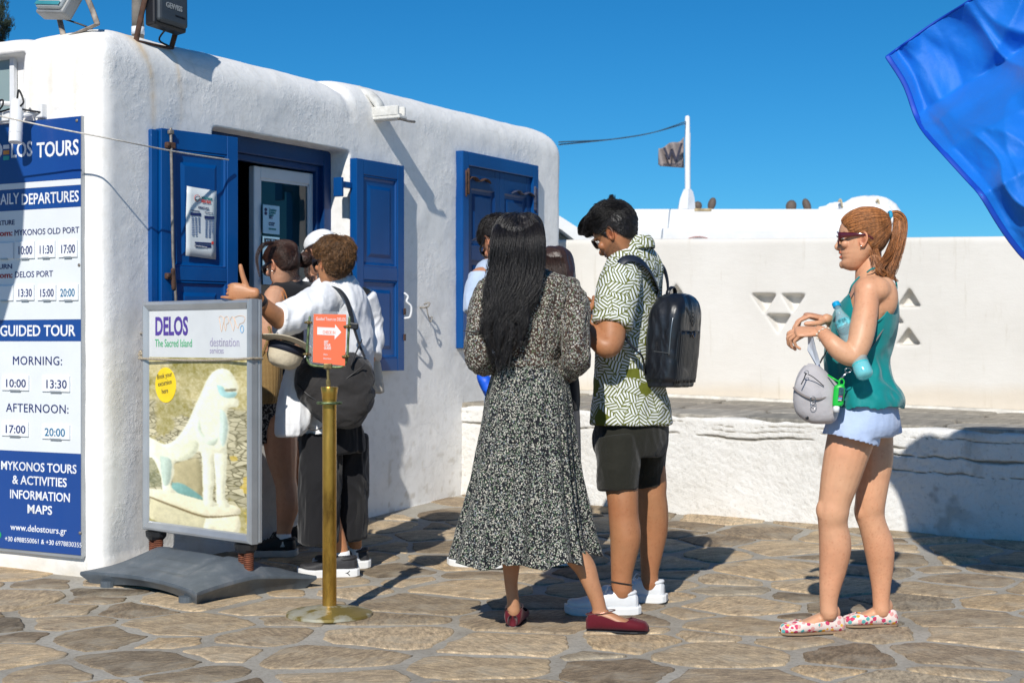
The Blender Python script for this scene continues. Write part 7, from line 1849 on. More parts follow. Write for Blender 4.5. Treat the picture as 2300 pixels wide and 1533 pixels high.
# ------------------------------------------------------------------ poster stand
def poster_raster(nx=170, ny=320):
 "flat print: pale carved lion on a plinth in dry grass and rubble; returns (ny, nx, 3) linear colour, row 0 = top"
 v, u = np.meshgrid(np.linspace(0, 1, ny), np.linspace(0, 1, nx), indexing='ij')
 xl = lambda py: 348 - (py - 700) * .02; xr = lambda py: 573 - (py - 690) * .048
 top, bot = 800.0, 1196.0
 PY = top + v * (bot - top) + (u - .5) * 20 * v; PX = xl(PY) + u * (xr(PY) - xl(PY))
 q = np.stack([PX / 12, PY / 12, PX * 0], -1)
 n1 = fbm(q * .35, 4); n2 = fbm(q * 1.6 + 3, 3, .6); n3 = fbm(q * np.array([3.5, 3.5, 1]) + 7, 2)
 A = lambda r, g, b: np.array(srgb(r, g * .985, b * .95))
 img = A(176, 168, 128) + (A(205, 196, 160) - A(140, 138, 100)) * (n1[..., None] * .6) + n2[..., None] * .10 + n3[..., None] * .06
 # rubble wall
 vor = np.full(PX.shape, 9.0); vor2 = vor.copy(); cid = np.zeros(PX.shape); r = np.random.RandomState(5)
 seeds = [(r.uniform(340, 575), r.uniform(880, 1160)) for _ in range(420)]
 for k, (sx, sy) in enumerate(seeds):
  d = np.hypot((PX - sx) / 8.5, (PY - sy) / 4.2); m = d < vor; vor2 = np.where(m, vor, np.minimum(vor2, d)); cid = np.where(m, k, cid); vor = np.where(m, d, vor)
 edge = np.clip((vor2 - vor) * 2.2, 0, 1); tint = (np.sin(cid * 12.9) * .5 + .5)[..., None]
 stone = A(205, 200, 178) * (1 - tint * .35) ; stone = stone * (.16 + .84 * edge[..., None])
 wl = sm(PY - 905 + 22 * n1 + (PX - 450) * -.10, 0, 14) * sm(1150 - PY + 16 * n1, 0, 12) * sm(n1 * 2 + .95 + (PX - 460) / 160, 0, .5)
 img = img * (1 - wl[..., None] * .85) + stone * wl[..., None] * .85
 fl = sm(fbm(q * .5 + 40, 3), .18, .32) * sm(PY - 960, 0, 60) * sm(PX - 480, -10, 40); img = img * (1 - fl[..., None] * .7) + A(205, 180, 85) * fl[..., None] * .7
 gr = sm(390 - PX + 14 * n1, 0, 10) * sm(PY - 1020, 0, 20) * sm(1110 - PY, 0, 10) * .6; img = img * (1 - gr[..., None]) + (A(120, 128, 105) + n3[..., None] * .1) * gr[..., None]
 def poly(pts):
  ins = np.zeros(PX.shape, bool); n = len(pts)
  for i in range(n):
   (x1, y1), (x2, y2) = pts[i], pts[(i + 1) % n]
   c = ((y1 > PY) != (y2 > PY)) & (PX < (x2 - x1) * (PY - y1) / (y2 - y1 + 1e-9) + x1); ins ^= c
  return ins
 def lay(pts, col, shade=0, blur=True):
  m = poly([tuple(p[:2]) for p in catmull([(*p, 0) for p in pts + [pts[0]]], 5)[:-1]]).astype(float)
  if blur:
   for _ in range(2): m = (m + np.roll(m, 1, 0) + np.roll(m, -1, 0) + np.roll(m, 1, 1) + np.roll(m, -1, 1)) / 5
  mb = m.copy()
  for _ in range(14): mb = (mb + np.roll(mb, 2, 0) + np.roll(mb, -2, 0) + np.roll(mb, 2, 1) + np.roll(mb, -2, 1)) / 5
  rel = np.roll(mb, 3, 1) - np.roll(mb, -3, 1) + .5 * (np.roll(mb, 3, 0) - np.roll(mb, -3, 0))
  c = np.array(col) * (1 + .07 * n2[..., None] + .05 * n1[..., None] + np.clip(-rel * .75, -.30, .12)[..., None])
  img[:] = img * (1 - m[..., None]) + c * m[..., None]
 W = A(236, 236, 216); Wb = A(214, 226, 214); Wd = A(186, 205, 198); tn = A(196, 184, 150)
 lay([(340, 1108), (400, 1112), (463, 1132), (528, 1140), (530, 1162), (463, 1170), (400, 1150), (340, 1130)], A(228, 222, 200))
 lay([(344, 1128), (420, 1150), (463, 1168), (463, 1200), (344, 1180)], A(205, 200, 172)); lay([(463, 1172), (528, 1160), (526, 1206), (463, 1200)], A(232, 228, 205))
 lay([(341, 1126), (400, 1147), (463, 1166), (528, 1160), (528, 1163), (463, 1171), (400, 1152), (341, 1130)], A(120, 105, 80))
 lay([(395, 1050), (430, 1038), (455, 1040), (458, 1120), (420, 1108), (396, 1100)], A(176, 168, 138)); lay([(392, 1092), (420, 1096), (462, 1128), (440, 1126), (395, 1112)], A(120, 165, 165))
 lay([(484, 985), (512, 985), (512, 1060), (506, 1120), (516, 1142), (490, 1142), (488, 1080)], W)
 lay([(338, 985), (352, 992), (378, 1003), (402, 992), (428, 958), (446, 920), (464, 882), (480, 848), (496, 830), (514, 825), (530, 832), (540, 850), (545, 868), (540, 884), (534, 890), (544, 898), (541, 912), (524, 914), (518, 930), (522, 960), (515, 1000), (506, 1020), (486, 1024), (486, 1080), (480, 1128), (494, 1140), (462, 1142), (460, 1090), (458, 1020), (430, 1036), (400, 1046), (398, 1070), (390, 1100), (402, 1116), (372, 1112), (368, 1080), (352, 1040), (338, 1030)], W)
 lay([(498, 862), (512, 866), (520, 878), (540, 878), (536, 890), (518, 892), (504, 884)], A(165, 205, 210)); lay([(516, 872), (538, 870), (539, 876), (518, 878)], A(130, 125, 110))
 lay([(503, 915), (516, 930), (519, 965), (508, 1005), (500, 985), (502, 945)], A(196, 214, 210)); lay([(446, 950), (458, 940), (464, 975), (486, 985), (500, 980), (490, 1002), (470, 1000), (452, 985)], Wb)
 lay([(400, 1005), (430, 985), (455, 1000), (440, 1030), (404, 1040)], A(222, 226, 206)); lay([(366, 1030), (392, 1040), (388, 1090), (374, 1100), (368, 1070)], Wd)
 img[:] = (img - .42) * 1.25 + .46; fade = .05 + .05 * n1; img[:] = img * (1 - fade[..., None]) + A(225, 230, 205) * fade[..., None]; img *= (1 + .07 * n3 + .07 * n2)[..., None]
 return np.clip(img, .02, .82)
def build_stand():
 c = Vector((-1.449, 7.205, 0)); rz = math.atan2(-.678, .735)
 R = thing('poster_stand', 'weathered aluminium poster stand on a grey rubber base with a lion poster', 'sign', c, rz)
 zt, zb, hw = 1.319, .232, .415
 # snap frame profile, mitred
 def framepiece(p0, p1, inward, nm, w_=.032, dep=.022):
  b = bmesh.new(); d = (p1 - p0).normalized(); inw = Vector(inward)
  prof = [(0, .022), (0, -.010), (.006, -dep), (.016, -dep - .002), (w_ - .006, -.012), (w_, -.004), (w_, .022)]
  rings = [[p0 + inw * a + d * a + Vector((0, bb, 0)) for a, bb in prof], [p1 + inw * a - d * a + Vector((0, bb, 0)) for a, bb in prof]]
  ring_faces(b, rings, closed=True); obj(nm, nrm(b), ALU, R, local=True)
 TL, TR, BLc, BR = Vector((-hw, 0, zt)), Vector((hw, 0, zt)), Vector((-hw, 0, zb)), Vector((hw, 0, zb))
 framepiece(TL, TR, (0, 0, -1), 'frame_rail', .045); framepiece(BLc, BR, (0, 0, 1), 'frame_rail', .045)
 framepiece(BLc, TL, (1, 0, 0), 'frame_side', .038); framepiece(BR, TR, (-1, 0, 0), 'frame_side', .038)
 bk = bx(-hw + .002, hw - .002, .022, .028, zb, zt); bx(-hw + .002, hw - .002, .030, .052, zb + .002, zt - .002, .004, 1, bk); obj('back_frame', bk, ALU, R, local=True)
 # header
 xa, xb_ = -hw + .036, hw - .036; zh = 1.056
 obj('header_sheet', bx(xa, xb_, -.004, .010, zh, zt - .04), pm('sheet_white', (.66, .68, .69), .35, var=.05, vs=5), R, local=True)
 PUR = pm('print_purple', srgb(82, 60, 150), .5); GRN = pm('print_green', srgb(60, 175, 115), .5); GRY = pm('print_lilac', srgb(165, 160, 185), .5); ORG = pm('print_peach', srgb(225, 185, 150), .5)
 F = lambda x, z: frame((x, -.0048, z), (1, 0, 0), (0, 0, 1))
 text(R, 'DELOS', .118, F(-.33, 1.162), PUR, .03, .74); text(R, 'The Sacred Island', .052, F(-.33, 1.105), GRN, 0, .80)
 text(R, 'destination', .058, F(.10, 1.108), GRY, 0, .86); text(R, 'services', .040, F(.10, 1.076), GRY, 0, .82)
 m = bmesh.new()
 def loop(pts): tube(m, [(.17 + x * .19, -.0050, 1.17 + z * .075) for x, z in pts], .0012, seg=5, sub=3)
 loop([(0, .9), (.08, 1), (.2, .8), (.15, .4), (.1, .05), (.05, .5), (0, .9)]); loop([(.22, .9), (.34, .95), (.38, .6), (.3, .5), (.26, .1), (.2, .5), (.22, .9)]); loop([(.42, .7), (.52, .95), (.62, .6), (.56, .1), (.48, .5), (.42, .7)]); loop([(.6, .9), (.8, 1), (1, .9), (.95, .6), (.8, .5), (.74, .25), (.66, .5), (.6, .9)])
 obj('outline_map', m, ORG, R, local=True)
 m = bmesh.new(); tube(m, [(.17 + .17 + .012 * math.cos(a), -.0052, 1.185 + .016 * math.sin(a)) for a in np.linspace(0, 6.28, 12)], .0014, seg=5, sub=1); obj('outline_map', m, pm('print_sky', srgb(90, 170, 220), .5), R, local=True)
 # poster print
 img = poster_raster(); ny, nx, _ = img.shape
 z0, z1 = zb + .04, zh
 X, Z = np.meshgrid(np.linspace(xa, xb_, nx), np.linspace(z1, z0, ny)); Yv = -.004 + .0012 * fbm(np.stack([X * 6, Z * 4, Z * 0], -1), 2)
 i, j = np.meshgrid(np.arange(ny - 1), np.arange(nx - 1), indexing='ij'); a = i * nx + j
 me = big_mesh(np.stack([X, Yv, Z], -1).reshape(-1, 3), np.stack([a, a + nx, a + nx + 1, a + 1], -1).reshape(-1, 4))
 at = me.color_attributes.new('Col', 'FLOAT_COLOR', 'POINT'); cc = np.ones((nx * ny, 4)); cc[:, :3] = img.reshape(-1, 3); at.data.foreach_set('color', cc.ravel())
 obj('poster', me, pm('poster_print', (1, 1, 1), .28, var=.01, use_attr=True, coat=.25), R, smooth=True, local=True)
 # round sticker
 b = bmesh.new(); cx, cz = -.242, .925
 ring_faces(b, [[Vector((cx + .083 * s * math.cos(a), y, cz + .083 * s * math.sin(a))) for a in np.linspace(0, 2 * math.pi, 36, endpoint=False)] for s, y in ((1, -.005), (1, -.0066), (.98, -.007))]); obj('round_sticker', nrm(b), pm('sticker_yellow', srgb(248, 214, 30), .4), R, local=True)
 tl = math.radians(8)
 for s_, dx, dz in (('Book your', -.066, .026), ('excursion', -.058, -.008), ('here', -.028, -.042)):
  text(R, s_, .033, frame((cx + dx, -.0075, cz + dz), (math.cos(tl), 0, math.sin(tl)), (-math.sin(tl), 0, math.cos(tl))), pm('print_charcoal', srgb(70, 66, 60), .5), 0, .86)
 # springs and cups
 RU = pm('rust_spring', (.19, .060, .028), .85, var=.4, vs=40, bump=.4)
 for sx in (-1, 1):
  x = sx * .345
  b = bmesh.new(); tube(b, [(x, .012, .228), (x, .012, .205), (x, .012, .19)], [.060, .058, .040], rb=[.045, .043, .035], ref=(0, 1, 0), seg=16, sub=1, roundcap=False); obj('spring_cup', b, BLACKP, R, smooth=False, local=True)
  for dx in (-.021, .021):
   b = bmesh.new(); pts = [(x + dx + .019 * math.cos(t), .012 + .019 * math.sin(t), .088 + (.118) * t / (2 * math.pi * 13)) for t in np.linspace(0, 2 * math.pi * 13, 150)]
   tube(b, pts, .0044, seg=6, sub=1); tube(b, [(x + dx, .012, .09), (x + dx, .012, .2)], .016, seg=10, sub=1); obj('spring', b, RU, R, smooth=True, local=True)
 # rubber base: height field with concave long edges
 n, m_ = 60, 44; W2, D2 = .41, .33; V_ = []
 def outline(s, t):      # s,t in -1..1
  x = s * W2 * (1 + .02 * (1 - t * t)); y = t * (D2 - .05 * (1 - s * s)); x *= (1 + .10 * (abs(t)) ** 3 ); return x, y
 for a in np.linspace(-1, 1, n):
  for b_ in np.linspace(-1, 1, m_):
   x, y = outline(a, b_); e = max(abs(a), abs(b_))
   ridge = .070 * (1 - abs(b_) ** 1.15) ; side = .040 * sm(np.array([1 - abs(a)]), 0, .28)[0]
   z = .062 + ridge * 1.05 * (1 if abs(a) < .72 else 1 - (abs(a) - .72) / .28 * .55) + side * (1 - abs(b_)) * .4
   z += .020 * (1 - a * a) * (1 - abs(b_) * .3) - .010 * (sm(np.array([.55 - abs(a)]), 0, .08)[0]) * sm(np.array([.8 - abs(b_)]), 0, .1)[0]
   for gz in (-.62, -.40): z += .004 * math.exp(-((b_ - gz) / .03) ** 2) * (abs(a) < .38)
   V_.append((x, y, z))
 idx = lambda i, j: i * m_ + j
 F_ = [(idx(i, j), idx(i + 1, j), idx(i + 1, j + 1), idx(i, j + 1)) for i in range(n - 1) for j in range(m_ - 1)]
 rim = [idx(i, 0) for i in range(n)] + [idx(n - 1, j) for j in range(1, m_)] + [idx(i, m_ - 1) for i in range(n - 2, -1, -1)] + [idx(0, j) for j in range(m_ - 2, 0, -1)]
 prev = rim
 for k, (dz, sc) in enumerate(((-.008, 1.006), (-.016, 1.004), (-.030, .95), (-.036, .90))):
  new = []
  for r in rim:
   x, y, z = V_[r]; s = x / W2; lift = .030 * max(0, 1 - s * s) if abs(y) > D2 * .7 else 0
   V_.append((x * sc, y * sc, max(z + dz - (.020 if k > 1 else 0) * (1 - lift / .03) * .3, .002) if k < 3 else max(.001, lift * .9))); new.append(len(V_) - 1)
  for q in range(len(rim)): F_.append((prev[q], new[q], new[(q + 1) % len(rim)], prev[(q + 1) % len(rim)]))
  prev = new
 me = mesh_np(V_, F_); b = bmesh.new(); b.from_mesh(me); nrm(b)
 RB = NT('rubber_base'); v = RB.coord('Object'); nz = RB.noise(v, 6, 6, .65); 
 RB.col(RB.ramp(nz, [(.3, (.065, .08, .095)), (.55, (.10, .12, .14)), (.72, (.19, .20, .21))])); RB.b.inputs['Roughness'].default_value = .5; RB.bump(RB.noise(v, 60, 4), .15, .003)
 B = obj('rubber_base', b, RB.m, R, smooth=True, local=True); shape_smooth_by_angle(B.data, 35)
 for x, y in ((-.30, -.27), (.33, -.285)):
  b = bmesh.new(); tube(b, [(x, y - .01, .0), (x, y - .01, .03)], .035, seg=16, sub=1, roundcap=False); obj('foot', b, RB.m, R, local=True)
 # cord tied round the frame
 T = thing('tie_rope', 'thin rope tied round the poster stand and hooked to the wall', 'rope', c + Vector((0, 0, 1.04)), rz)
 b = bmesh.new(); z = 1.052
 tube(b, [(-hw - .02, .03, z - 1.04), (-hw - .008, -.010, z - 1.042), (-hw + .01, -.030, z - 1.043), (-.1, -.014, z - 1.049), (.2, -.014, z - 1.046), (hw - .01, -.032, z - 1.038), (hw + .006, 0, z - 1.037), (hw + .004, .045, z - 1.038)], .0055, seg=8, sub=8); obj('cord', b, ROPE, T, smooth=True, local=True)
 hk = hit(308, 797, 'y', 0.0); w0 = BL(hk[0], -.01, hk[2]); s0 = Matrix.Rotation(rz, 3, 'Z') @ Vector((-hw - .015, .03, 0)) + c + Vector((0, 0, 1.05))
 b = bmesh.new(); tube(b, [s0, (s0 + w0) / 2 + Vector((0, 0, .012)), w0], .005, seg=8, sub=4); tube(b, [w0, w0 + Vector((.02, -.01, -.01)), w0 + Vector((.01, 0, .02)), w0], .005, seg=8, sub=4); obj('cord', b, ROPE, T, smooth=True)
build_stand()
# ------------------------------------------------------------------ brass post with check-in card
def build_post():
 c = P(740, 1384, 6.44); c.z = 0; Yc = 6.44
 R = thing('brass_post', 'worn brass barrier post on a round stained foot', 'post', c)
 t = NT('worn_brass'); v = t.coord('Object', (1, 1, .35)); n1 = t.noise(v, 9, 6, .65); n2 = t.noise(t.coord('Object', (3, 3, .5)), 14, 5)
 t.col(t.ramp(n1, [(.3, (.16, .085, .018)), (.5, (.50, .29, .055)), (.7, (.64, .40, .10))])); t.b.inputs['Metallic'].default_value = .85
 t.l(t.ramp(n2, [(.3, (.45,) * 3), (.7, (.22,) * 3)]), t.b.inputs['Roughness']); BR = t.m
 t = NT('stained_foot'); v = t.coord('Object'); n1 = t.noise(v, 11, 6, .6)
 t.col(t.ramp(n1, [(.40, (.42, .40, .31)), (.50, (.34, .30, .18)), (.54, (.20, .15, .035)), (.75, (.26, .19, .05))])); t.b.inputs['Roughness'].default_value = .45; t.b.inputs['Metallic'].default_value = .25
 FT = t.m
 def lathe(rows, mat, nm, seg=32, cx=c.x, cy=c.y):
  b = bmesh.new(); ring_faces(b, [[Vector((cx + r * math.cos(a), cy + r * math.sin(a), z)) for a in np.linspace(0, 2 * math.pi, seg, endpoint=False)] for z, r in rows]); o = obj(nm, nrm(b), mat, R); shape_smooth_by_angle(o.data, 35); return o
 lathe([(.002, .174), (.006, .178), (.016, .176), (.022, .160), (.034, .10), (.042, .05), (.046, .03)], FT, 'foot', 56)
 lathe([(.03, .029), (.90, .029)], BR, 'tube')
 GRN = pm('verdigris_brass', (.16, .22, .10), .5, metal=.5, var=.45, vs=60)
 zt = P(0, 905, Yc).z; lathe([(zt - .004, .030), (zt - .004, .052), (zt + .001, .054), (zt + .006, .052), (zt + .006, .030)], GRN, 'flange')
 z0, z1 = zt + .006, P(0, 868, Yc).z; lathe([(z0, .026), (z0 + .008, .028), (z0 + .010, .031), (z0 + .03, .032), (z1 - .004, .036), (z1, .034), (z1, .02)], BR, 'collar')
 zc = P(0, 822, Yc).z
 BZ = pm('dull_bronze', (.22, .17, .07), .5, metal=.6, var=.4, vs=40)
 b = bmesh.new(); tube(b, [(c.x - .004, c.y, z1 - .01), (c.x - .005, c.y, z1 + .03)], .010, seg=10, sub=1, roundcap=False); tube(b, [(c.x - .005, c.y, z1 + .02), (c.x - .006, c.y, zc)], .006, seg=10, sub=1); box(b, (c.x - .006, c.y, zc), (.035, .02, .022), None, .003); obj('stem', b, BZ, R)
 x = lambda px: (px - 1150) / FPX * Yc
 z = lambda py: CAMZ - (py - 766.5) / FPX * Yc
 b = bmesh.new(); tube(b, [(x(696), c.y, z(712)), (x(692), c.y, z(750)), (x(690), c.y, z(800)), (x(700), c.y, z(819)), (x(735), c.y, z(823)), (x(768), c.y, z(823)), (x(779), c.y, z(805)), (x(782), c.y, z(760)), (x(785), c.y, z(713))], .0055, seg=8, sub=5); obj('holder_frame', b, GRN, R, smooth=True)
 for px, py in ((693, 724), (781, 733), (690, 795), (777, 800)):
  b = bmesh.new(); tube(b, [(x(px), c.y - .018, z(py)), (x(px), c.y + .012, z(py))], .008, seg=10, sub=1); tube(b, [(x(px) - .012, c.y - .010, z(py)), (x(px) + .012, c.y - .010, z(py))], .005, seg=8, sub=1); obj('clamp_knob', b, BZ, R, smooth=True)
 S = thing('check_in_card', 'orange guided tours check in card in a clear sleeve on the brass post', 'sign', (x(738), c.y, z(820)))
 cl = NT('clear_sleeve'); cl.b.inputs['Base Color'].default_value = (.9, .92, .93, 1); cl.b.inputs['Roughness'].default_value = .12; cl.b.inputs['Transmission Weight'].default_value = .85; cl.b.inputs['IOR'].default_value = 1.05
 sl = bmesh.new(); q = [(698, 698), (775, 700), (784, 709), (776, 822), (770, 823), (697, 816), (694, 805)]
 ring_faces(sl, [[Vector((x(a), c.y - .004, z(b_))) for a, b_ in q], [Vector((x(a), c.y - .002, z(b_))) for a, b_ in q]]); obj('sleeve', nrm(sl), cl.m, S)
 OR = pm('card_orange', srgb(238, 110, 70), .45, var=.03)
 sl = bmesh.new(); q = [(705, 705), (778, 706), (777, 760), (775, 821), (703, 813)]
 ring_faces(sl, [[Vector((x(a), c.y - .0062, z(b_))) for a, b_ in q], [Vector((x(a), c.y - .0045, z(b_))) for a, b_ in q]]); obj('card', nrm(sl), OR, S)
 WT = pm('card_print', (.82, .80, .78), .5); o = Vector(S.location)
 ar = bmesh.new(); q = [(713, 734), (753, 736), (753, 728), (767, 746), (752, 762), (752, 753), (713, 751)]
 ring_faces(ar, [[Vector((x(a), c.y - .0075, z(b_))) for a, b_ in q], [Vector((x(a), c.y - .0064, z(b_))) for a, b_ in q]]); obj('arrow', nrm(ar), WT, S)
 F = lambda px, py, tl=0.0: frame(Vector((x(px), c.y - .0070, z(py))) - o, (math.cos(tl), 0, math.sin(tl)), (-math.sin(tl), 0, math.cos(tl)))
 text(S, 'Guided Tours to DELOS', .0195, F(710, 719, -.03), WT, .006, .62)
 M = F(725, 749, -.03); M.translation.y -= .0012; text(S, 'CHECK IN', .0185, M, OR, 0, .62)
 for k, s in enumerate(('GET', 'YOUR', 'GUIDE')): text(S, s, .0145, F(728, 770 + k * 7, -.03), WT, .03, .68)
 text(S, 'Delos', .009, F(727, 797, -.03), WT, .01, .8); text(S, 'Excursions', .009, F(727, 806, -.03), WT, .01, .8)
build_post()
# ------------------------------------------------------------------ people at the service window
def guide():
 R = person('guide with tousled brown hair and white shirt, thumb up, leaning on the poster stand', 755, 1300, 7.48)
 f = (-.62, .78); Y = 7.5
 bm = bmesh.new()
 slices(bm, [(725, 775, 610, Y, .055), (712, 792, 632, Y, .08), (700, 815, 655, Y, .10), (700, 818, 720, Y, .11), (702, 812, 800, Y, .10), (700, 808, 880, Y, .11), (702, 806, 950, Y, .12)], f)
 limb(bm, [(742, 590, Y, 24), (745, 612, Y, 24), (750, 640, Y, 30)])
 limb(bm, [(728, 668, 7.36, 24), (690, 698, 7.30, 25), (655, 716, 7.22, 24), (640, 722, 7.18, 23), (622, 712, 7.15, 22.5), (604, 697, 7.10, 19.5), (588, 680, 7.06, 15.5), (574, 667, 7.02, 12.5), (566, 661, 7.0, 11.5)], sub=6, seg=20)
 limb(bm, [(815, 668, 7.62, 24), (828, 740, 7.66, 22), (826, 800, 7.6, 19), (800, 850, 7.5, 15)])
 limb(bm, [(728, 960, 7.45, 38), (732, 1080, 7.45, 28), (742, 1160, 7.45, 22), (760, 1210, 7.46, 17), (768, 1245, 7.46, 15.5), (770, 1268, 7.47, 15.5)], sub=5)
 limb(bm, [(780, 960, 7.62, 38), (784, 1080, 7.65, 28), (790, 1160, 7.66, 22), (796, 1205, 7.66, 17), (798, 1235, 7.67, 15)], sub=5)
 me = fuse(bm, .005, 4)
 M = head_matrix(P(723, 593, 7.36), (-.66, .75), math.radians(6), s=.97)
 hd = head_mesh(M, nose=1.1)
 hn = hand_bm(P(562, 657, 6.995), (-1, .05, .06), (.05, -1, .06), 1.02, -1, curls=((58, 95, 60), (58, 98, 60), (52, 95, 60), (18, 25, 18)), thumb=(-4, -4, 2), thumb_dir=(.42, 1.0, .1), spread=-2)
 me = join_meshes([me, hd, fuse(hn, .0026, 2)])
 paint(me, skin_fn((.50, .225, .105), M)); obj('body', me, SKIN, R, smooth=True)
 HM = hair_mat('brown_hair', (.17, .082, .03), .4, .7)
 hl = lambda x, y, z: np.where(x > 3, z - np.interp(x, [3, 5, 7, 9], [13.6, 15.0, 16.8, 17.5]), np.where(x > -.9, z - 13.0, z - np.interp(x, [-10, -6, -3, -1.8, -.9], [1.2, 1.8, 4.0, 9.0, 12.8])))
 th = lambda x, y, z: .7 + .8 * sm(z, 13, 19) + .6 * sm(-x, 2, 8)
 hair_cap(M, hl, th, HM, R, rough=.7, seed=8)
 cr = np.array([-5, 0, 21]); fl = lambda p: (p - cr) * np.array([1, 1, 1.1]) + np.array([0, 0, -3.5])
 S = scalp_strands(M, hl, th, fl, 5200, lambda x, y, z: 4.6 + 1.2 * sm(z, 12, 18), k=10, jit=.30, lift=.16, seed=3)
 S2 = scalp_strands(M, hl, lambda x, y, z: th(x, y, z) + .3, fl, 700, 4.5, k=9, jit=.6, lift=.35, seed=13)
 obj('hair_strands', join_meshes([strands_mesh(S, .0011, .0004), strands_mesh(S2, .0009, .0004)]), HM, R, smooth=True)
 sunglasses(R, M, BLACKP)
 # shirt with long tail, left sleeve reaching to the stand
 t = bmesh.new()
 slices(t, [(722, 792, 622, Y, .075), (708, 806, 638, Y, .10), (696, 820, 660, Y, .125), (690, 828, 700, Y, .135), (690, 832, 760, Y, .132), (690, 830, 830, Y, .13), (684, 824, 890, Y, .135), (672, 812, 945, Y, .14), (668, 806, 978, Y, .14)], f, seg=36)
 tube(t, [P(742, 668, 7.40), P(705, 688, 7.32), P(668, 707, 7.25), P(642, 716, 7.20), P(628, 716, 7.18)], [.072, .078, .074, .068, .068], rb=[.075, .08, .078, .07, .07], ref=(0, 1, 0), seg=24, roundcap=False)
 tube(t, [P(810, 665, 7.6), P(828, 735, 7.66), P(830, 800, 7.6)], [.07, .065, .06], ref=(0, 1, 0), seg=20, roundcap=False)
 me = fuse(t, .005, 3); wrinkle(me, .014, (7, 7, 5), 3, ridge=True); wrinkle(me, .008, (14, 14, 6), 8)
 obj('shirt', me, WHITEF, R, smooth=True)
 tl = bmesh.new()
 slices(tl, [(655, 700, 800, 7.34, .05), (640, 700, 850, 7.32, .05), (628, 698, 900, 7.30, .05), (622, 695, 950, 7.29, .045), (622, 678, 976, 7.29, .04)], (0, 1), seg=24)
 me = fuse(tl, .005, 2); wrinkle(me, .012, (16, 16, 2), 5, ridge=True); obj('shirt_tail', me, WHITEF, R, smooth=True)
 lf = lambda pts: None
 cl = bmesh.new(); cc = P(752, 622, Y); cf = Vector((f[0], f[1], 0)).normalized(); cs = Vector((-cf.y, cf.x, 0))
 tube(cl, [cc + cf * (-.066 * math.cos(a)) + cs * (.072 * math.sin(a)) + Vector((0, 0, .022 + .012 * math.cos(a))) for a in np.linspace(-2.9, 2.9, 20)], .006, rb=.020, ref=(0, 0, 1), seg=8, sub=1); obj('collar', cl, WHITEF, R, smooth=True)
 ln = bmesh.new(); tube(ln, [cc + cf * (-.078 * math.cos(a)) + cs * (.085 * math.sin(a)) + Vector((0, 0, .012 + .022 * math.cos(a))) for a in np.linspace(-2.0, 2.0, 18)], .002, rb=.013, ref=(0, 0, 1), seg=8, sub=1); obj('lanyard', ln, BLACKF, R, smooth=True)
 tr = bmesh.new()
 slices(tr, [(690, 806, 905, Y, .13), (678, 812, 960, Y, .15), (674, 816, 1010, Y, .16)], f, seg=30)
 tube(tr, [P(720, 980, 7.44), P(718, 1080, 7.42), P(716, 1160, 7.42), P(716, 1214, 7.42)], [.095, .094, .088, .086], rb=[.11, .12, .13, .135], ref=(0, 1, 0), seg=28, roundcap=False)
 tube(tr, [P(778, 980, 7.6), P(782, 1080, 7.62), P(784, 1160, 7.63), P(786, 1206, 7.63)], [.095, .09, .082, .08], rb=[.11, .12, .12, .12], ref=(0, 1, 0), seg=28, roundcap=False)
 me = fuse(tr, .0055, 3); wrinkle(me, .014, (12, 12, 1.6), 4, ridge=True); obj('trousers', me, BLACKF, R, smooth=True)
 h1 = P(798, 1292, 7.46); h1.z = ground_z(h1.x, h1.y); h2 = P(824, 1275, 7.68); h2.z = ground_z(h2.x, h2.y)
 DK = pm('sneaker_black', (.03, .03, .034), .6, bump=.3, bs=200)
 sneaker(R, h1, (-1, -.12), .255, DK, RUBBERW, lace=BLACKF, h=.92, sole_h=.036); sneaker(R, h2, (-1, -.05), .245, DK, RUBBERW, h=.92, sole_h=.036)
 sk = bmesh.new(); tube(sk, [P(768, 1238, 7.46), P(771, 1262, 7.46), P(772, 1285, 7.46)], [.036, .038, .04], seg=18, sub=2, roundcap=False); obj('sock', sk, WHITEF, R, smooth=True)
 sk = bmesh.new(); tube(sk, [P(796, 1222, 7.67), P(799, 1245, 7.67), P(800, 1262, 7.67)], [.035, .036, .04], seg=18, sub=2, roundcap=False); obj('sock', sk, WHITEF, R, smooth=True)
 mk = bmesh.new(); o = Vector((h1.x - .038, h1.y - .052, h1.z + .022))
 for s in (1, -1): tube(mk, [o + Vector((dx, 0, dz * s)) for dx, dz in ((-.016, .010), (-.008, .002), (.008, .002), (.016, .010))], .0022, seg=5, sub=3)
 obj('shoe_mark', mk, BLACKP, R, smooth=True)
 wb = bmesh.new(); c = P(583, 675, 7.04); ax = (P(574, 667, 7.02) - P(592, 684, 7.08)).normalized(); s1 = ax.cross(Vector((0, 1, 0))).normalized(); s2 = ax.cross(s1)
 tube(wb, [c + s1 * (.031 * math.cos(a)) + s2 * (.031 * math.sin(a)) for a in np.linspace(0, 6.283, 20)], .003, rb=.013, ref=tuple(ax), seg=8, sub=1, roundcap=False, cap=False); obj('wristband', wb, BLACKF, R, smooth=True)
guide()
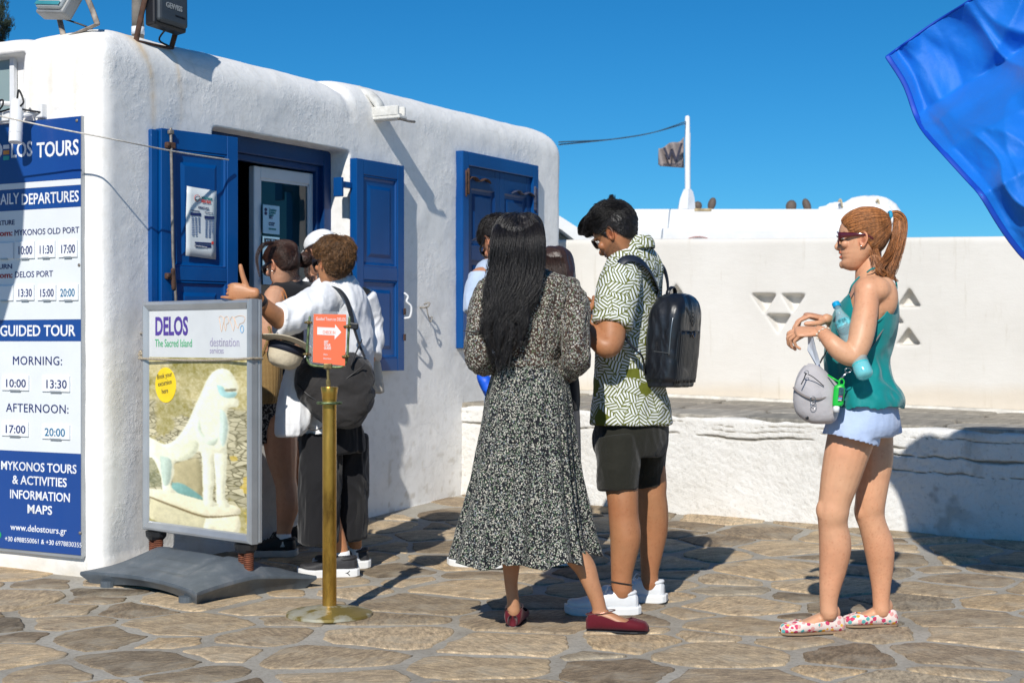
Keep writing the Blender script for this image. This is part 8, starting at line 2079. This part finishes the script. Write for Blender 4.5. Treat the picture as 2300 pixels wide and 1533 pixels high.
def sling_bag():
 R = thing('sling_backpack', 'black fabric backpack slung on one shoulder of the guide in white', 'backpack', P(750, 955, 7.28))
 BF = fabric('charcoal_fabric', (.028, .026, .026), .75, ws=.5)
 b = bmesh.new(); Yb = 7.28
 rows = [(700, 796, 797, Yb, .05), (684, 822, 812, Yb, .085), (670, 834, 835, Yb, .10), (666, 837, 860, Yb, .11), (672, 837, 885, Yb, .11), (690, 832, 910, Yb, .11), (712, 822, 932, Yb, .10), (738, 806, 950, Yb, .075), (752, 790, 956, Yb, .04)]
 slices(b, rows, (0, 1), seg=40, ex=.85); me = fuse(b, .005, 3); wrinkle(me, .014, (8, 8, 10), 3, ridge=True); obj('pouch', me, BF, R, smooth=True)
 z = bmesh.new(); tube(z, [P(668, 862, Yb - .075), P(690, 885, Yb - .10), P(720, 905, Yb - .105)], .0035, seg=8, sub=4); tube(z, [P(750, 872, Yb - .112), P(785, 845, Yb - .108), P(818, 820, Yb - .085)], .003, seg=8, sub=4); obj('zip', z, BLACKP, R, smooth=True)
 s = bmesh.new(); tube(s, [P(746, 643, 7.36), P(762, 650, 7.33), P(778, 672, 7.31), P(788, 705, 7.30), P(795, 735, 7.30), P(806, 770, 7.28), P(818, 800, 7.26)], .003, rb=[.022, .024, .025, .024, .016, .013, .014], ref=(0, 1, 0), seg=10, sub=6)
 tube(s, [P(812, 765, 7.27), P(798, 795, 7.2), P(788, 822, 7.17)], .003, rb=.013, ref=(0, 1, 0), seg=10, sub=4); obj('strap', s, pm('strap_charcoal', (.035, .034, .036), .7, bump=.3, bs=150), R, smooth=True)
 k = bmesh.new(); box(k, P(794, 732, 7.285), (.045, .014, .03), Matrix.Rotation(.15, 3, 'Y'), .005); obj('buckle', k, BLACKP, R)
 lp = bmesh.new(); tube(lp, [P(672, 930, 7.3), P(700, 965, 7.3), P(735, 955, 7.3)], .003, rb=.016, ref=(0, 1, 0), seg=8, sub=4); tube(lp, [P(690, 900, 7.3), P(684, 940, 7.31), P(676, 968, 7.32)], .006, rb=.035, ref=(0, 1, 0), seg=10, sub=3); obj('waist_strap', lp, BF, R, smooth=True)
 # straw hat hanging from the bag
 H = thing('straw_hat', 'cream brimmed hat with a navy band hanging beside the brass post', 'hat', P(640, 790, 7.1))
 ax = Vector((-.28, -.15, -.9)).normalized(); c = P(648, 772, 7.08); s1 = ax.cross(Vector((0, 1, 0))).normalized(); s2 = ax.cross(s1).normalized()
 def lathe(rows, mat, nm, wob=0.0):
  bb = bmesh.new(); rings = []
  for t, r, r2 in rows:
   rings.append([c + ax * (t + wob * r * math.cos(2 * a + .4)) + s1 * (r * math.cos(a)) + s2 * (r2 * math.sin(a)) for a in np.linspace(0, 2 * math.pi, 48, endpoint=False)])
  ring_faces(bb, rings, cap=False); m = bpy.data.meshes.new('h'); bb.to_mesh(m); bb.free(); m = evaluated(m, [('SOLIDIFY', dict(thickness=.003))]); return obj(nm, m, mat, H, smooth=True)
 CR = fabric('cream_straw', (.60, .52, .38), .8, ws=.4, weave=300)
 lathe([(.0, .152, .15), (.002, .13, .125), (.004, .10, .095), (.004, .084, .078)], CR, 'brim', .10)
 lathe([(.004, .084, .078), (.04, .082, .075), (.075, .078, .07), (.10, .062, .058), (.112, .04, .035), (.108, .012, .012)], CR, 'crown'); lathe([(.006, .087, .081), (.042, .085, .078)], pm('navy_band', (.01, .014, .03), .7), 'band')
 # tote at the far side
 T = thing('cream_tote', 'cream canvas tote bag hanging behind the guide beside the right shutter', 'bag', P(845, 880, 7.66))
 b = bmesh.new(); slices(b, [(818, 828, 725, 7.68, .02), (818, 838, 750, 7.68, .04), (815, 846, 790, 7.68, .06), (812, 854, 830, 7.68, .065), (808, 858, 862, 7.68, .06), (810, 861, 880, 7.68, .05)], (0, 1), seg=24, ex=.8)
 me = fuse(b, .005, 2); wrinkle(me, .008, (9, 9, 4), 6, ridge=True); obj('canvas', me, fabric('cream_canvas', (.58, .53, .44), .85, ws=.4), T, smooth=True)
 b = bmesh.new(); tube(b, [P(826, 735, 7.68), P(818, 690, 7.66), P(808, 655, 7.6)], .003, rb=.012, ref=(0, 1, 0), seg=8, sub=4); obj('handle', b, fabric('cream_canvas', (.58, .53, .44)), T, smooth=True)
sling_bag()
def simple_legs(bm, a, b_, ya, yb): limb(bm, a, sub=4); limb(bm, b_, sub=4)
def woman_bun():
 R = person('woman with dark hair in a bun, sunglasses and black sleeveless top bending at the window', 640, 1240, 8.05)
 f = (-.8, .6); Y = 8.05
 bm = bmesh.new()
 slices(bm, [(618, 664, 625, Y, .055), (604, 690, 648, Y, .10), (598, 700, 675, Y, .15), (600, 700, 730, Y, .15), (602, 690, 800, Y, .13), (596, 680, 870, Y, .14), (590, 672, 930, Y, .16), (592, 668, 980, Y, .14)], f)
 limb(bm, [(634, 592, 8.0, 22), (640, 615, Y, 23), (650, 640, Y, 30)])
 limb(bm, [(618, 665, 7.9, 25), (607, 700, 7.84, 24), (600, 750, 7.82, 21), (600, 790, 7.85, 18), (580, 800, 7.9, 14)]); limb(bm, [(690, 668, 8.2, 24), (690, 740, 8.25, 20), (660, 790, 8.2, 16)])
 limb(bm, [(628, 960, 8.0, 40), (632, 1020, 8.0, 36), (640, 1075, 8.0, 26), (644, 1100, 8.0, 25), (646, 1135, 8.0, 26), (640, 1175, 8.0, 19), (637, 1200, 8.0, 16), (637, 1222, 8.0, 16)], sub=5)
 limb(bm, [(655, 960, 8.2, 38), (672, 1060, 8.25, 26), (690, 1130, 8.3, 24), (692, 1190, 8.3, 16), (692, 1210, 8.3, 15)], sub=5)
 me = fuse(bm, .0055, 4)
 M = head_matrix(P(615, 597, 7.93), f, math.radians(24), s=.98)
 hd = head_mesh(M, voxel=.003); hn = hand_bm(P(578, 802, 7.9), (-.8, .4, .2), (0, -.5, .8), .92, 1)
 me = join_meshes([me, hd, fuse(hn, .003, 2)])
 paint(me, skin_fn((.56, .30, .185), M)); obj('body', me, SKIN, R, smooth=True)
 HM = hair_mat('dark_brown_hair', (.045, .018, .010), .33, .55)
 hl = lambda x, y, z: np.where(x > 3, z - np.interp(x, [3, 5, 7, 9], [13.2, 14.5, 16.6, 18.2]), np.where(x > -.9, z - 13.0, z - np.interp(x, [-10, -6, -3, -1.8, -.9], [4.6, 4.8, 6.2, 9.5, 12.8])))
 th = lambda x, y, z: .5 + .6 * sm(z, 14, 20)
 hair_cap(M, hl, th, HM, R, rough=.25, seed=18)
 tie = np.array([-11.0, -1, 13.5]); S = scalp_strands(M, hl, th, lambda p: tie[None] - p, 2200, lambda x, y, z: np.sqrt((x - tie[0]) ** 2 + y ** 2 + (z - tie[2]) ** 2) * .8, k=10, jit=.06, seed=3)
 bc = P(683, 583, 8.08); rng = np.random.RandomState(4); B = []
 for k in range(26):
  a0 = rng.uniform(0, 6.28); ax = rng.normal(0, 1, 3); ax /= np.linalg.norm(ax); u = np.cross(ax, [0, 0, 1.0]); u /= np.linalg.norm(u) + 1e-9; v = np.cross(ax, u); rr = rng.uniform(.026, .04)
  B.append(bundle([Vector(np.array(bc) + rr * (u * math.cos(a0 + t) + v * math.sin(a0 + t)) * np.array([1.15, 1, .95])) for t in np.linspace(0, 4, 7)], 40, [.006] * 7, [.006] * 7, k=14, tip=.1, rng=rng))
 st = bundle([P(612, 545, 7.9), P(590, 552, 7.85), P(577, 580, 7.82), P(584, 622, 7.8)], 60, [.01, .014, .012, .008], [.02, .02, .015, .008], k=14, clump=9, tip=.4, rng=rng)
 nk = bundle([P(665, 590, 8.0), P(660, 610, 7.95), P(672, 628, 7.95)], 70, [.03, .03, .02], [.015, .01, .01], k=14, clump=14, tip=.5, wave=.008, rng=rng)
 co = bmesh.new(); ellipsoid(co, bc, (.042, .038, .036)); cm = fuse(co, .005, 1)
 obj('hair_bun', join_meshes([strands_mesh(S, .0010, .0004)] + [strands_mesh(x, .0010, .0005) for x in B] + [strands_mesh(st, .0007, .0003), strands_mesh(nk, .0006, .0003), cm]), HM, R, smooth=True)
 sunglasses(R, M, BLACKP); e = bmesh.new(); ellipsoid(e, (.8, 7.9, 7.9), (.35, .35, .35)); e.transform(M); obj('earring', e, METAL, R, smooth=True)
 t = bmesh.new(); slices(t, [(624, 690, 632, Y, .11), (612, 710, 648, Y, .145), (606, 716, 675, Y, .165), (604, 712, 730, Y, .165), (604, 694, 800, Y, .145), (598, 684, 880, Y, .15)], f, seg=32); me = fuse(t, .0055, 3); wrinkle(me, .006, (6, 6, 9), 3, ridge=True); obj('top', me, BLACKF, R, smooth=True)
 sp = NT('speckled_skirt'); v = sp.coord('Object'); nn = sp.noise(v, 90, 3, .6); sp.col(sp.ramp(nn, [(.50, (.012, .012, .014)), (.53, (.30, .29, .27))])); sp.b.inputs['Roughness'].default_value = .85
 t = bmesh.new(); slices(t, [(598, 684, 860, Y, .155), (590, 680, 920, Y, .175), (584, 672, 970, Y, .18), (582, 668, 992, Y, .18)], f, seg=32); me = fuse(t, .0055, 2); wrinkle(me, .006, (9, 9, 3), 3, ridge=True); obj('skirt', me, sp.m, R, smooth=True)
 h1 = P(660, 1232, 8.0); h1.z = ground_z(h1.x, h1.y); h2 = P(715, 1215, 8.35); h2.z = ground_z(h2.x, h2.y)
 BK = pm('sneaker_jet', (.010, .010, .012), .6, bump=.3, bs=200); SO = pm('sole_offwhite', (.45, .43, .40), .6)
 sneaker(R, h1, (-1, .0), .235, BK, SO, lace=BLACKF, h=.95); sneaker(R, h2, (-1, .1), .235, BK, SO, h=.95)
 sk = bmesh.new(); tube(sk, [P(637, 1197, 8.0), P(638, 1225, 8.0)], [.037, .042], seg=16, sub=1, roundcap=False); obj('sock', sk, WHITEF, R, smooth=True)
 B_ = thing('straw_bag', 'woven straw shoulder bag with orange straps on the woman with the bun', 'bag', P(606, 905, 7.85))
 w_ = NT('woven_straw'); v = w_.coord('Object', (1, 1, 1)); wa = w_.n('TexWave', wave_type='BANDS', bands_direction='Z'); wa.inputs['Scale'].default_value = 55; wa.inputs['Distortion'].default_value = 1.5; w_.l(v, wa.inputs['Vector'])
 wb = w_.n('TexWave', wave_type='BANDS', bands_direction='X'); wb.inputs['Scale'].default_value = 48; wb.inputs['Distortion'].default_value = 1; w_.l(v, wb.inputs['Vector'])
 h = w_.math('MULTIPLY', wa.outputs['Fac'], wb.outputs['Fac']); w_.col(w_.ramp(h, [(0, (.16, .085, .02)), (.35, (.52, .34, .13)), (1, (.70, .50, .22))])); w_.b.inputs['Roughness'].default_value = .75; w_.bump(h, .8, .006)
 b = bmesh.new(); slices(b, [(560, 634, 790, 7.8, .07), (562, 634, 830, 7.8, .085), (566, 630, 880, 7.8, .09), (570, 626, 898, 7.8, .08), (576, 620, 906, 7.8, .06)], (0, 1), seg=30, ex=.8); obj('basket', fuse(b, .005, 2), w_.m, B_, smooth=True)
 OS = pm('tan_leather', (.48, .20, .07), .5); s = bmesh.new()
 for d in (0, 7): tube(s, [P(606 + d, 800, 7.76), P(634 + d, 740, 7.75), P(640 + d, 690, 7.8), P(632 + d, 655, 7.88), P(618 + d, 645, 7.98)], .003, rb=.009, ref=(0, 1, 0), seg=8, sub=5)
 obj('strap', s, OS, B_, smooth=True)
 s = bmesh.new(); tube(s, [P(588, 800, 7.73), P(606, 750, 7.72), P(604, 735, 7.73)], .008, seg=8, sub=4); obj('handle', s, w_.m, B_, smooth=True)
woman_bun()
def woman_cap():
 R = person('person in a white cap mostly hidden behind the guide at the window', 712, 1225, 8.45); f = (-.75, .66); Y = 8.45
 bm = bmesh.new(); slices(bm, [(694, 736, 612, Y, .055), (680, 756, 640, Y, .12), (672, 762, 680, Y, .16), (676, 756, 780, Y, .13), (672, 756, 880, Y, .15), (676, 752, 960, Y, .14)], f)
 limb(bm, [(712, 575, Y, 20), (714, 640, Y, 24)]); limb(bm, [(684, 670, 8.3, 22), (680, 760, 8.28, 19), (660, 800, 8.25, 15)]); limb(bm, [(746, 670, 8.6, 22), (750, 760, 8.62, 19), (730, 810, 8.5, 15)])
 limb(bm, [(700, 950, 8.38, 36), (702, 1060, 8.38, 25), (704, 1140, 8.38, 20), (702, 1195, 8.38, 15)]); limb(bm, [(734, 950, 8.55, 36), (738, 1060, 8.55, 25), (742, 1140, 8.55, 20), (744, 1190, 8.55, 15)])
 me = fuse(bm, .006, 4); M = head_matrix(P(701, 572, 8.34), f, math.radians(18), s=.97); hd = head_mesh(M, voxel=.0035)
 me = join_meshes([me, hd]); paint(me, skin_fn((.42, .22, .14), M)); obj('body', me, SKIN, R, smooth=True)
 HM = hair_mat('cap_dark_hair', (.03, .014, .01), .4, .5); hl = lambda x, y, z: np.where(x > 2, z - 14.5, z - 1.5 + .0 * x)
 hair_cap(M, hl, lambda x, y, z: .7 + 0 * x, HM, R, rough=.3, seed=31)
 rng = np.random.RandomState(3); b1 = bundle([P(690, 590, 8.3), P(690, 615, 8.28), P(700, 634, 8.28)], 80, [.015, .02, .014], [.01, .012, .01], k=12, clump=10, wave=.006, tip=.4, rng=rng); obj('curls', strands_mesh(b1, .0008, .0004), HM, R, smooth=True)
 # cap: dome and peak
 cp = bmesh.new(); g = []
 for z in np.linspace(15.0, 24.2, 16):
  ring = []
  for a in np.linspace(0, 2 * math.pi, 36, endpoint=False):
   t = (z - 15.0) / 9.2; k = math.sqrt(max(0.001, 1 - t ** 2.6)); ring.append(Vector((-1.0 + 10.6 * k * math.cos(a), 8.6 * k * math.sin(a), z)))
  g.append(ring)
 ring_faces(cp, g); nrm(cp); cp.transform(M); me = fuse(cp, .005, 2); wrinkle(me, .004, (14, 14, 9), 3); obj('cap', me, WHITEF, R, smooth=True)
 pk = bmesh.new(); rings = []
 for t in np.linspace(0, 1, 8): rings.append([Vector((5.0 + 10.0 * t * (1 - .12 * s * s) + 3.6 * (1 - s * s) * (1 - t), 7.6 * s * (1 - .25 * t), 15.8 - 1.9 * t - 1.4 * s * s)) for s in np.linspace(-1, 1, 14)])
 ring_faces(pk, rings, closed=False, cap=False); pk.transform(M); m = bpy.data.meshes.new('p'); pk.to_mesh(m); pk.free(); m = evaluated(m, [('SOLIDIFY', dict(thickness=.004))]); obj('peak', m, WHITEF, R, smooth=True)
 t = bmesh.new(); slices(t, [(692, 740, 625, Y, .08), (676, 760, 645, Y, .14), (668, 768, 690, Y, .175), (672, 762, 780, Y, .15), (668, 764, 900, Y, .17)], f, seg=28); limb(t, [(684, 668, 8.3, 26), (680, 720, 8.28, 25), (678, 750, 8.28, 24)]); me = fuse(t, .006, 3); wrinkle(me, .008, (7, 7, 5), 9, ridge=True); obj('shirt', me, WHITEF, R, smooth=True)
 t = bmesh.new(); slices(t, [(668, 764, 880, Y, .17), (664, 768, 980, Y, .17)], f, seg=28); limb(t, [(702, 950, 8.38, 44), (703, 1060, 8.38, 34), (703, 1150, 8.38, 28), (702, 1190, 8.38, 25)]); limb(t, [(738, 950, 8.55, 42), (740, 1060, 8.55, 34), (742, 1150, 8.55, 28), (744, 1188, 8.55, 25)]); me = fuse(t, .006, 3); obj('trousers', me, fabric('navy_cotton', (.02, .025, .04), .8), R, smooth=True)
 for hx, hy, hY in ((722, 1217, 8.4), (764, 1212, 8.57)):
  h = P(hx, hy, hY); h.z = ground_z(h.x, h.y); sneaker(R, h, (-1, .1), .24, pm('sneaker_jet', (.010, .010, .012), .6), pm('sole_offwhite', (.45, .43, .40), .6), h=.95)
woman_cap()
# ------------------------------------------------------------------ pair behind the woman in the floral dress
def man_blue():
 R = person('man in pale blue t-shirt bowing his head behind the woman in floral dress', 1120, 1275, 7.7); f = (-.55, .83); Y = 7.7
 bm = bmesh.new(); slices(bm, [(1092, 1140, 575, Y, .06), (1072, 1166, 602, Y, .10), (1066, 1176, 640, Y, .11), (1080, 1168, 740, Y, .11), (1092, 1168, 820, Y, .10), (1098, 1174, 900, Y, .11), (1104, 1178, 960, Y, .11)], f)
 limb(bm, [(1108, 545, Y, 23), (1114, 580, Y, 25), (1118, 605, Y, 32)]); limb(bm, [(1080, 625, 7.62, 26), (1076, 690, 7.58, 22), (1082, 750, 7.6, 19), (1100, 760, 7.85, 14)]); limb(bm, [(1164, 625, 7.85, 26), (1170, 700, 7.85, 22), (1160, 760, 7.9, 17)])
 limb(bm, [(1130, 950, 7.65, 38), (1126, 1080, 7.65, 28), (1120, 1170, 7.66, 23), (1114, 1235, 7.67, 17), (1112, 1255, 7.67, 16)]); limb(bm, [(1166, 950, 7.85, 38), (1162, 1080, 7.85, 28), (1150, 1170, 7.85, 23), (1152, 1230, 7.85, 17)])
 me = fuse(bm, .006, 4); M = head_matrix(P(1096, 541, 7.6), f, math.radians(48), s=1.0); hd = head_mesh(M, voxel=.003); me = join_meshes([me, hd])
 hl = lambda x, y, z: np.where(x > 3.0, z - np.interp(x, [3, 5, 7, 9.5], [12.6, 14.6, 16.4, 17.2]), np.where(x > -.9, z - 12.8, z - np.interp(x, [-10, -6, -3, -1.8, -.9], [4.4, 4.8, 6.4, 9.8, 12.8])))
 paint(me, skin_fn((.47, .23, .13), M, brow=(.01, .008, .006), hairline=(.03, .02, .016), cap=lambda x, y, z: sm(hl(x, y, z), -1.0, .4) * .75)); obj('body', me, SKIN, R, smooth=True)
 HM = MAT_BLACK; th = lambda x, y, z: .35 + 1.1 * sm(z, 15, 20); hair_cap(M, hl, th, HM, R, rough=.3, seed=15)
 S1 = scalp_strands(M, hl, th, lambda p: np.stack([.8 + 0 * p[:, 0], 0 * p[:, 0], -.5 + 0 * p[:, 0]], 1), 3600, lambda x, y, z: .7 + 1.5 * sm(z, 14, 19), k=5, jit=.3, lift=.3, seed=5); obj('hair_strands', strands_mesh(S1, .0009, .0004), HM, R, smooth=True)
 sunglasses(R, M, BLACKP)
 t = bmesh.new(); slices(t, [(1092, 1148, 580, Y, .09), (1068, 1174, 598, Y, .135), (1062, 1182, 645, Y, .14), (1074, 1176, 740, Y, .13), (1086, 1176, 830, Y, .125), (1090, 1182, 920, Y, .13)], f, seg=30); tube(t, [P(1084, 622, 7.63), P(1076, 660, 7.6), P(1074, 700, 7.58)], [.066, .068, .066], ref=(0, 1, 0), seg=20, roundcap=False); tube(t, [P(1160, 622, 7.83), P(1170, 700, 7.85)], [.066, .064], ref=(0, 1, 0), seg=20, sub=2, roundcap=False)
 me = fuse(t, .006, 3); wrinkle(me, .008, (7, 7, 5), 9, ridge=True); obj('tshirt', me, fabric('pale_blue_jersey', (.46, .56, .72), .8, ws=.3), R, smooth=True)
 t = bmesh.new(); slices(t, [(1092, 1182, 905, Y, .14), (1096, 1192, 980, Y, .15)], f, seg=28); tube(t, [P(1130, 960, 7.65), P(1128, 1100, 7.65)], [.09, .075], ref=(0, 1, 0), seg=22, sub=3, roundcap=False); tube(t, [P(1166, 960, 7.85), P(1164, 1100, 7.85)], [.09, .075], ref=(0, 1, 0), seg=22, sub=3, roundcap=False); me = fuse(t, .006, 3); obj('shorts', me, fabric('navy_cotton', (.02, .025, .04), .8), R, smooth=True)
 for hx, hy, hY, d in ((1128, 1270, 7.68, (-.9, .3)), (1176, 1262, 7.82, (-.6, .5))):
  h = P(hx, hy, hY); h.z = ground_z(h.x, h.y); sneaker(R, h, d, .26, pm('sneaker_dark', (.03, .03, .035), .6), RUBBERW, h=.95)
 b = thing('blue_carrier', 'bright blue carrier bag showing left of the floral dress at hip height', 'bag', P(1084, 880, 7.45)); bb = bmesh.new(); slices(bb, [(1074, 1092, 838, 7.45, .02), (1074, 1104, 850, 7.45, .05), (1082, 1112, 870, 7.45, .06), (1094, 1116, 892, 7.45, .05)], (0, 1), seg=20, ex=.8); me = fuse(bb, .005, 2); wrinkle(me, .006, (9, 9, 9), 2, ridge=True); obj('sack', me, pm('carrier_blue', srgb(20, 90, 215), .5), b, smooth=True)
 bb = bmesh.new(); tube(bb, [P(1078, 842, 7.45), P(1082, 815, 7.5), P(1092, 840, 7.45)], .004, seg=6, sub=4); obj('handle', bb, MATS['carrier_blue'], b, smooth=True)
MAT_BLACK = hair_mat('black_hair_b', (.014, .011, .010), .38, .5, .45)
def woman_dark():
 R = person('woman with long dark brown hair standing behind the floral dress, near the leaf shirt', 1240, 1262, 7.75); f = (.1, .99); Y = 7.75
 bm = bmesh.new(); slices(bm, [(1222, 1266, 655, Y, .055), (1196, 1296, 685, Y, .09), (1190, 1302, 720, Y, .11), (1202, 1290, 800, Y, .10), (1196, 1296, 900, Y, .12), (1204, 1288, 960, Y, .12)], f)
 limb(bm, [(1244, 620, Y, 20), (1245, 665, Y, 24)]); limb(bm, [(1198, 705, Y, 20), (1190, 780, Y, 17), (1200, 830, 7.9, 13)]); limb(bm, [(1292, 705, Y, 20), (1298, 750, Y, 17), (1304, 790, 7.6, 14), (1290, 800, 7.9, 12)])
 limb(bm, [(1222, 950, Y, 38), (1224, 1080, Y, 26), (1224, 1170, Y, 22), (1224, 1240, Y, 15)]); limb(bm, [(1266, 950, Y, 38), (1268, 1080, Y, 26), (1268, 1170, Y, 22), (1268, 1240, Y, 15)])
 me = fuse(bm, .006, 4); M = head_matrix(P(1268, 612, 7.77), f, math.radians(14), s=.97, side=-1); hd = head_mesh(M, voxel=.0035); me = join_meshes([me, hd]); paint(me, skin_fn((.45, .24, .15), M)); obj('body', me, SKIN, R, smooth=True)
 HM = hair_mat('dark_hair_c', (.03, .015, .010), .33, .5); core = bmesh.new()
 slices(core, [(1228, 1264, 555, Y, .04), (1214, 1280, 568, Y, .09), (1206, 1288, 590, Y, .11), (1206, 1290, 615, 7.72, .105), (1214, 1294, 640, 7.68, .08), (1230, 1300, 665, 7.66, .05), (1255, 1304, 690, 7.64, .025)], f, seg=30); cm = fuse(core, .005, 3); wrinkle(cm, .007, (20, 20, 3), 4, ridge=True)
 rng = np.random.RandomState(12); B = [bundle([P(1238 + 4 * k, 556, Y), P(1232 + 8 * k, 590, 7.63), P(1245 + 8 * k, 640, 7.6), P(1265 + 7 * k, 690, 7.6), P(1280 + 5 * k, 735, 7.6)], 320, [.02, .03, .028, .018, .008], [.008, .012, .012, .010, .005], k=24, clump=12, tip=.4, wave=.004, rng=rng) for k in range(4)]
 obj('hair', join_meshes([cm] + [strands_mesh(x, .0011, .0004) for x in B]), HM, R, smooth=True)
 t = bmesh.new(); slices(t, [(1218, 1270, 668, Y, .08), (1194, 1298, 690, Y, .11), (1187, 1304, 730, Y, .13), (1198, 1294, 800, Y, .12), (1192, 1300, 900, Y, .14)], f, seg=28); me = fuse(t, .006, 3); wrinkle(me, .006, (9, 9, 4), 1, ridge=True); obj('top', me, BLACKF, R, smooth=True)
 t = bmesh.new(); slices(t, [(1192, 1300, 880, Y, .15), (1188, 1304, 960, Y, .16), (1186, 1306, 1060, Y, .17)], f, seg=28); obj('skirt', fuse(t, .006, 3), fabric('navy_cotton', (.02, .025, .04), .8), R, smooth=True)
 for hx in (1215, 1262):
  h = P(hx, 1262, 7.72); h.z = ground_z(h.x, h.y); sneaker(R, h, (.1, 1), .235, WHITEF, RUBBERW, h=.95)
man_blue(); woman_dark()
# ------------------------------------------------------------------ big blue flag at the right
def blue_flag():
 R = thing('blue_flag', 'large glossy royal blue flag billowing in at the top right corner', 'flag', (3.0, 6.3, 0))
 Yf = 6.05
 # hem curve (left/lower edge) and top edge in photo pixels, carried on outside the frame
 hem = catmull([(1991, 128), (2030, 190), (2056, 262), (2078, 300), (2118, 345), (2170, 402), (2202, 438), (2240, 500), (2275, 550), (2310, 585), (2370, 600)], 6)
 topc = catmull([(1991, 128), (2040, 92), (2100, 50), (2180, 0), (2260, -60), (2380, -140), (2520, -200)], 6)
 n, m = 150, 130; V_ = np.zeros((n, m, 3))
 hs_ = np.linspace(0, len(hem) - 1, n); ts_ = np.linspace(0, len(topc) - 1, m)
 H = np.stack([np.interp(hs_, np.arange(len(hem)), hem[:, k]) for k in (0, 1)], 1); T = np.stack([np.interp(ts_, np.arange(len(topc)), topc[:, k]) for k in (0, 1)], 1)
 PX = H[:, None, 0] + T[None, :, 0] - 1991; PY = H[:, None, 1] + T[None, :, 1] - 128
 sag = np.linspace(0, 1, n)[:, None] * np.linspace(0, 1, m)[None]
 PY = PY + 110 * sag
 s = np.linspace(0, 1, n)[:, None] * np.ones((1, m)); t = np.linspace(0, 1, m)[None] * np.ones((n, 1))
 q = np.stack([s * 3.0, t * 3.0, s * 0], -1)
 qq = np.stack([(s + .7 * t) * 1.3 + .5 * fbm(q, 2), (t - .6 * s) * 3.6 + .8 * fbm(q + 4, 2), s * 0 + 3], -1)
 r1 = 1 - np.abs(fbm(qq, 2)) * 2.4
 qb = np.stack([(s * .4 - t) * 2 + .8 * fbm(q + 8, 2), (s + .2 * t) * 4.5 + .9 * fbm(q + 2, 2), s * 0 + 7], -1); r2 = 1 - np.abs(fbm(qb, 2)) * 2.6
 edge = sm(s, 0, .0) * 1.0; e2 = sm(t, .0, .10)
 D = np.interp(s, [0, .2, .4, .6, .9, 1], [6.35, 6.33, 5.90, 5.70, 5.76, 5.8]) + (np.interp(t, [0, .33, .66, 1], [6.35, 6.30, 6.12, 6.0]) - 6.35) * (1 - s) + .06 * np.sin(3.1 * s + 2.2 * t + .5) * e2 - (.060 * np.clip(r1, -.3, 1) + .042 * np.clip(r2, -.3, 1)) * sm(t, .02, .22) + .006 * fbm(q * 5, 3)
 D = D + .06 * np.exp(-((t - .08) / .05) ** 2) * np.exp(-(s / .12) ** 2)
 V_[..., 0] = (PX - 1150) / FPX * D; V_[..., 1] = D; V_[..., 2] = CAMZ - (PY - 766.5) / FPX * D
 i, j = np.meshgrid(np.arange(n - 1), np.arange(m - 1), indexing='ij'); a = i * m + j
 me = big_mesh(V_.reshape(-1, 3), np.stack([a, a + 1, a + m + 1, a + m], -1).reshape(-1, 4))
 me = evaluated(me, [('SOLIDIFY', dict(thickness=.0015, offset=0))])
 ft = NT('flag_satin'); v = ft.coord('Object'); ft.col(ft.mix(1, (0.0, .15, .60), ft.ramp(ft.noise(v, 3, 4), [(.3, (.9,) * 3), (.7, (1.08,) * 3)]), 'MULTIPLY')); ft.b.inputs['Roughness'].default_value = .52; ft.b.inputs['Sheen Weight'].default_value = .1; ft.b.inputs['Specular IOR Level'].default_value = .35
 ft.bump(ft.math('ADD', ft.noise(v, 9, 5, .6), ft.math('MULTIPLY', ft.noise(v, 600, 2), .15)), .5, .012)
 obj('cloth', me, ft.m, R, smooth=True)
 h = bmesh.new(); hp = [Vector(V_[k, 0]) + Vector((.004, -.004, 0)) for k in range(0, n, 4)]; tube(h, hp, .011, rb=.003, ref=(0, 1, 0), seg=8, sub=1); obj('hem', h, pm('flag_hem', srgb(0, 66, 180), .6), R, smooth=True)
 h = bmesh.new(); tube(h, [Vector(V_[0, k]) for k in range(0, m, 4)], .005, seg=6, sub=1); obj('hem', h, MATS['flag_hem'], R, smooth=True)
 # pole outside the frame that carries it
 top = Vector(V_[0, -1]); x = top.x + .02
 b = bmesh.new(); tube(b, [(x, top.y, 0), (x, top.y, top.z + .3)], .022, seg=12, sub=1); obj('pole', b, STEELD, R, smooth=True)
blue_flag()
def shadow_caster():
 # unseen sheet added left of the frame, cut to cast the tour board's edge shadow
 R = thing('added_shade_sheet', 'added unseen blue sheet on a pole, shaped to shade the tour board', 'flag', (-2.95, 6.3, 0)); b = bmesh.new(); q = []
 for px, py in ((-420, 120), (-60, 240), (2, 262), (52, 400), (44, 570), (2, 716), (-120, 860), (-420, 1000)):
  l = hit(px, py, 'x', -.045); q.append(BL(*l) - ldir * 1.75)
 ring_faces(b, [q, [v + Vector((0, -.004, 0)) for v in q]]); obj('cloth', nrm(b), MATS['flag_hem'], R)
 b = bmesh.new(); e = (q[0] + q[-1]) / 2; tube(b, [(e.x, e.y, 0), (e.x, e.y, q[0].z + .2)], .022, seg=12, sub=1); obj('pole', b, STEELD, R, smooth=True)
shadow_caster()
flush_texts()
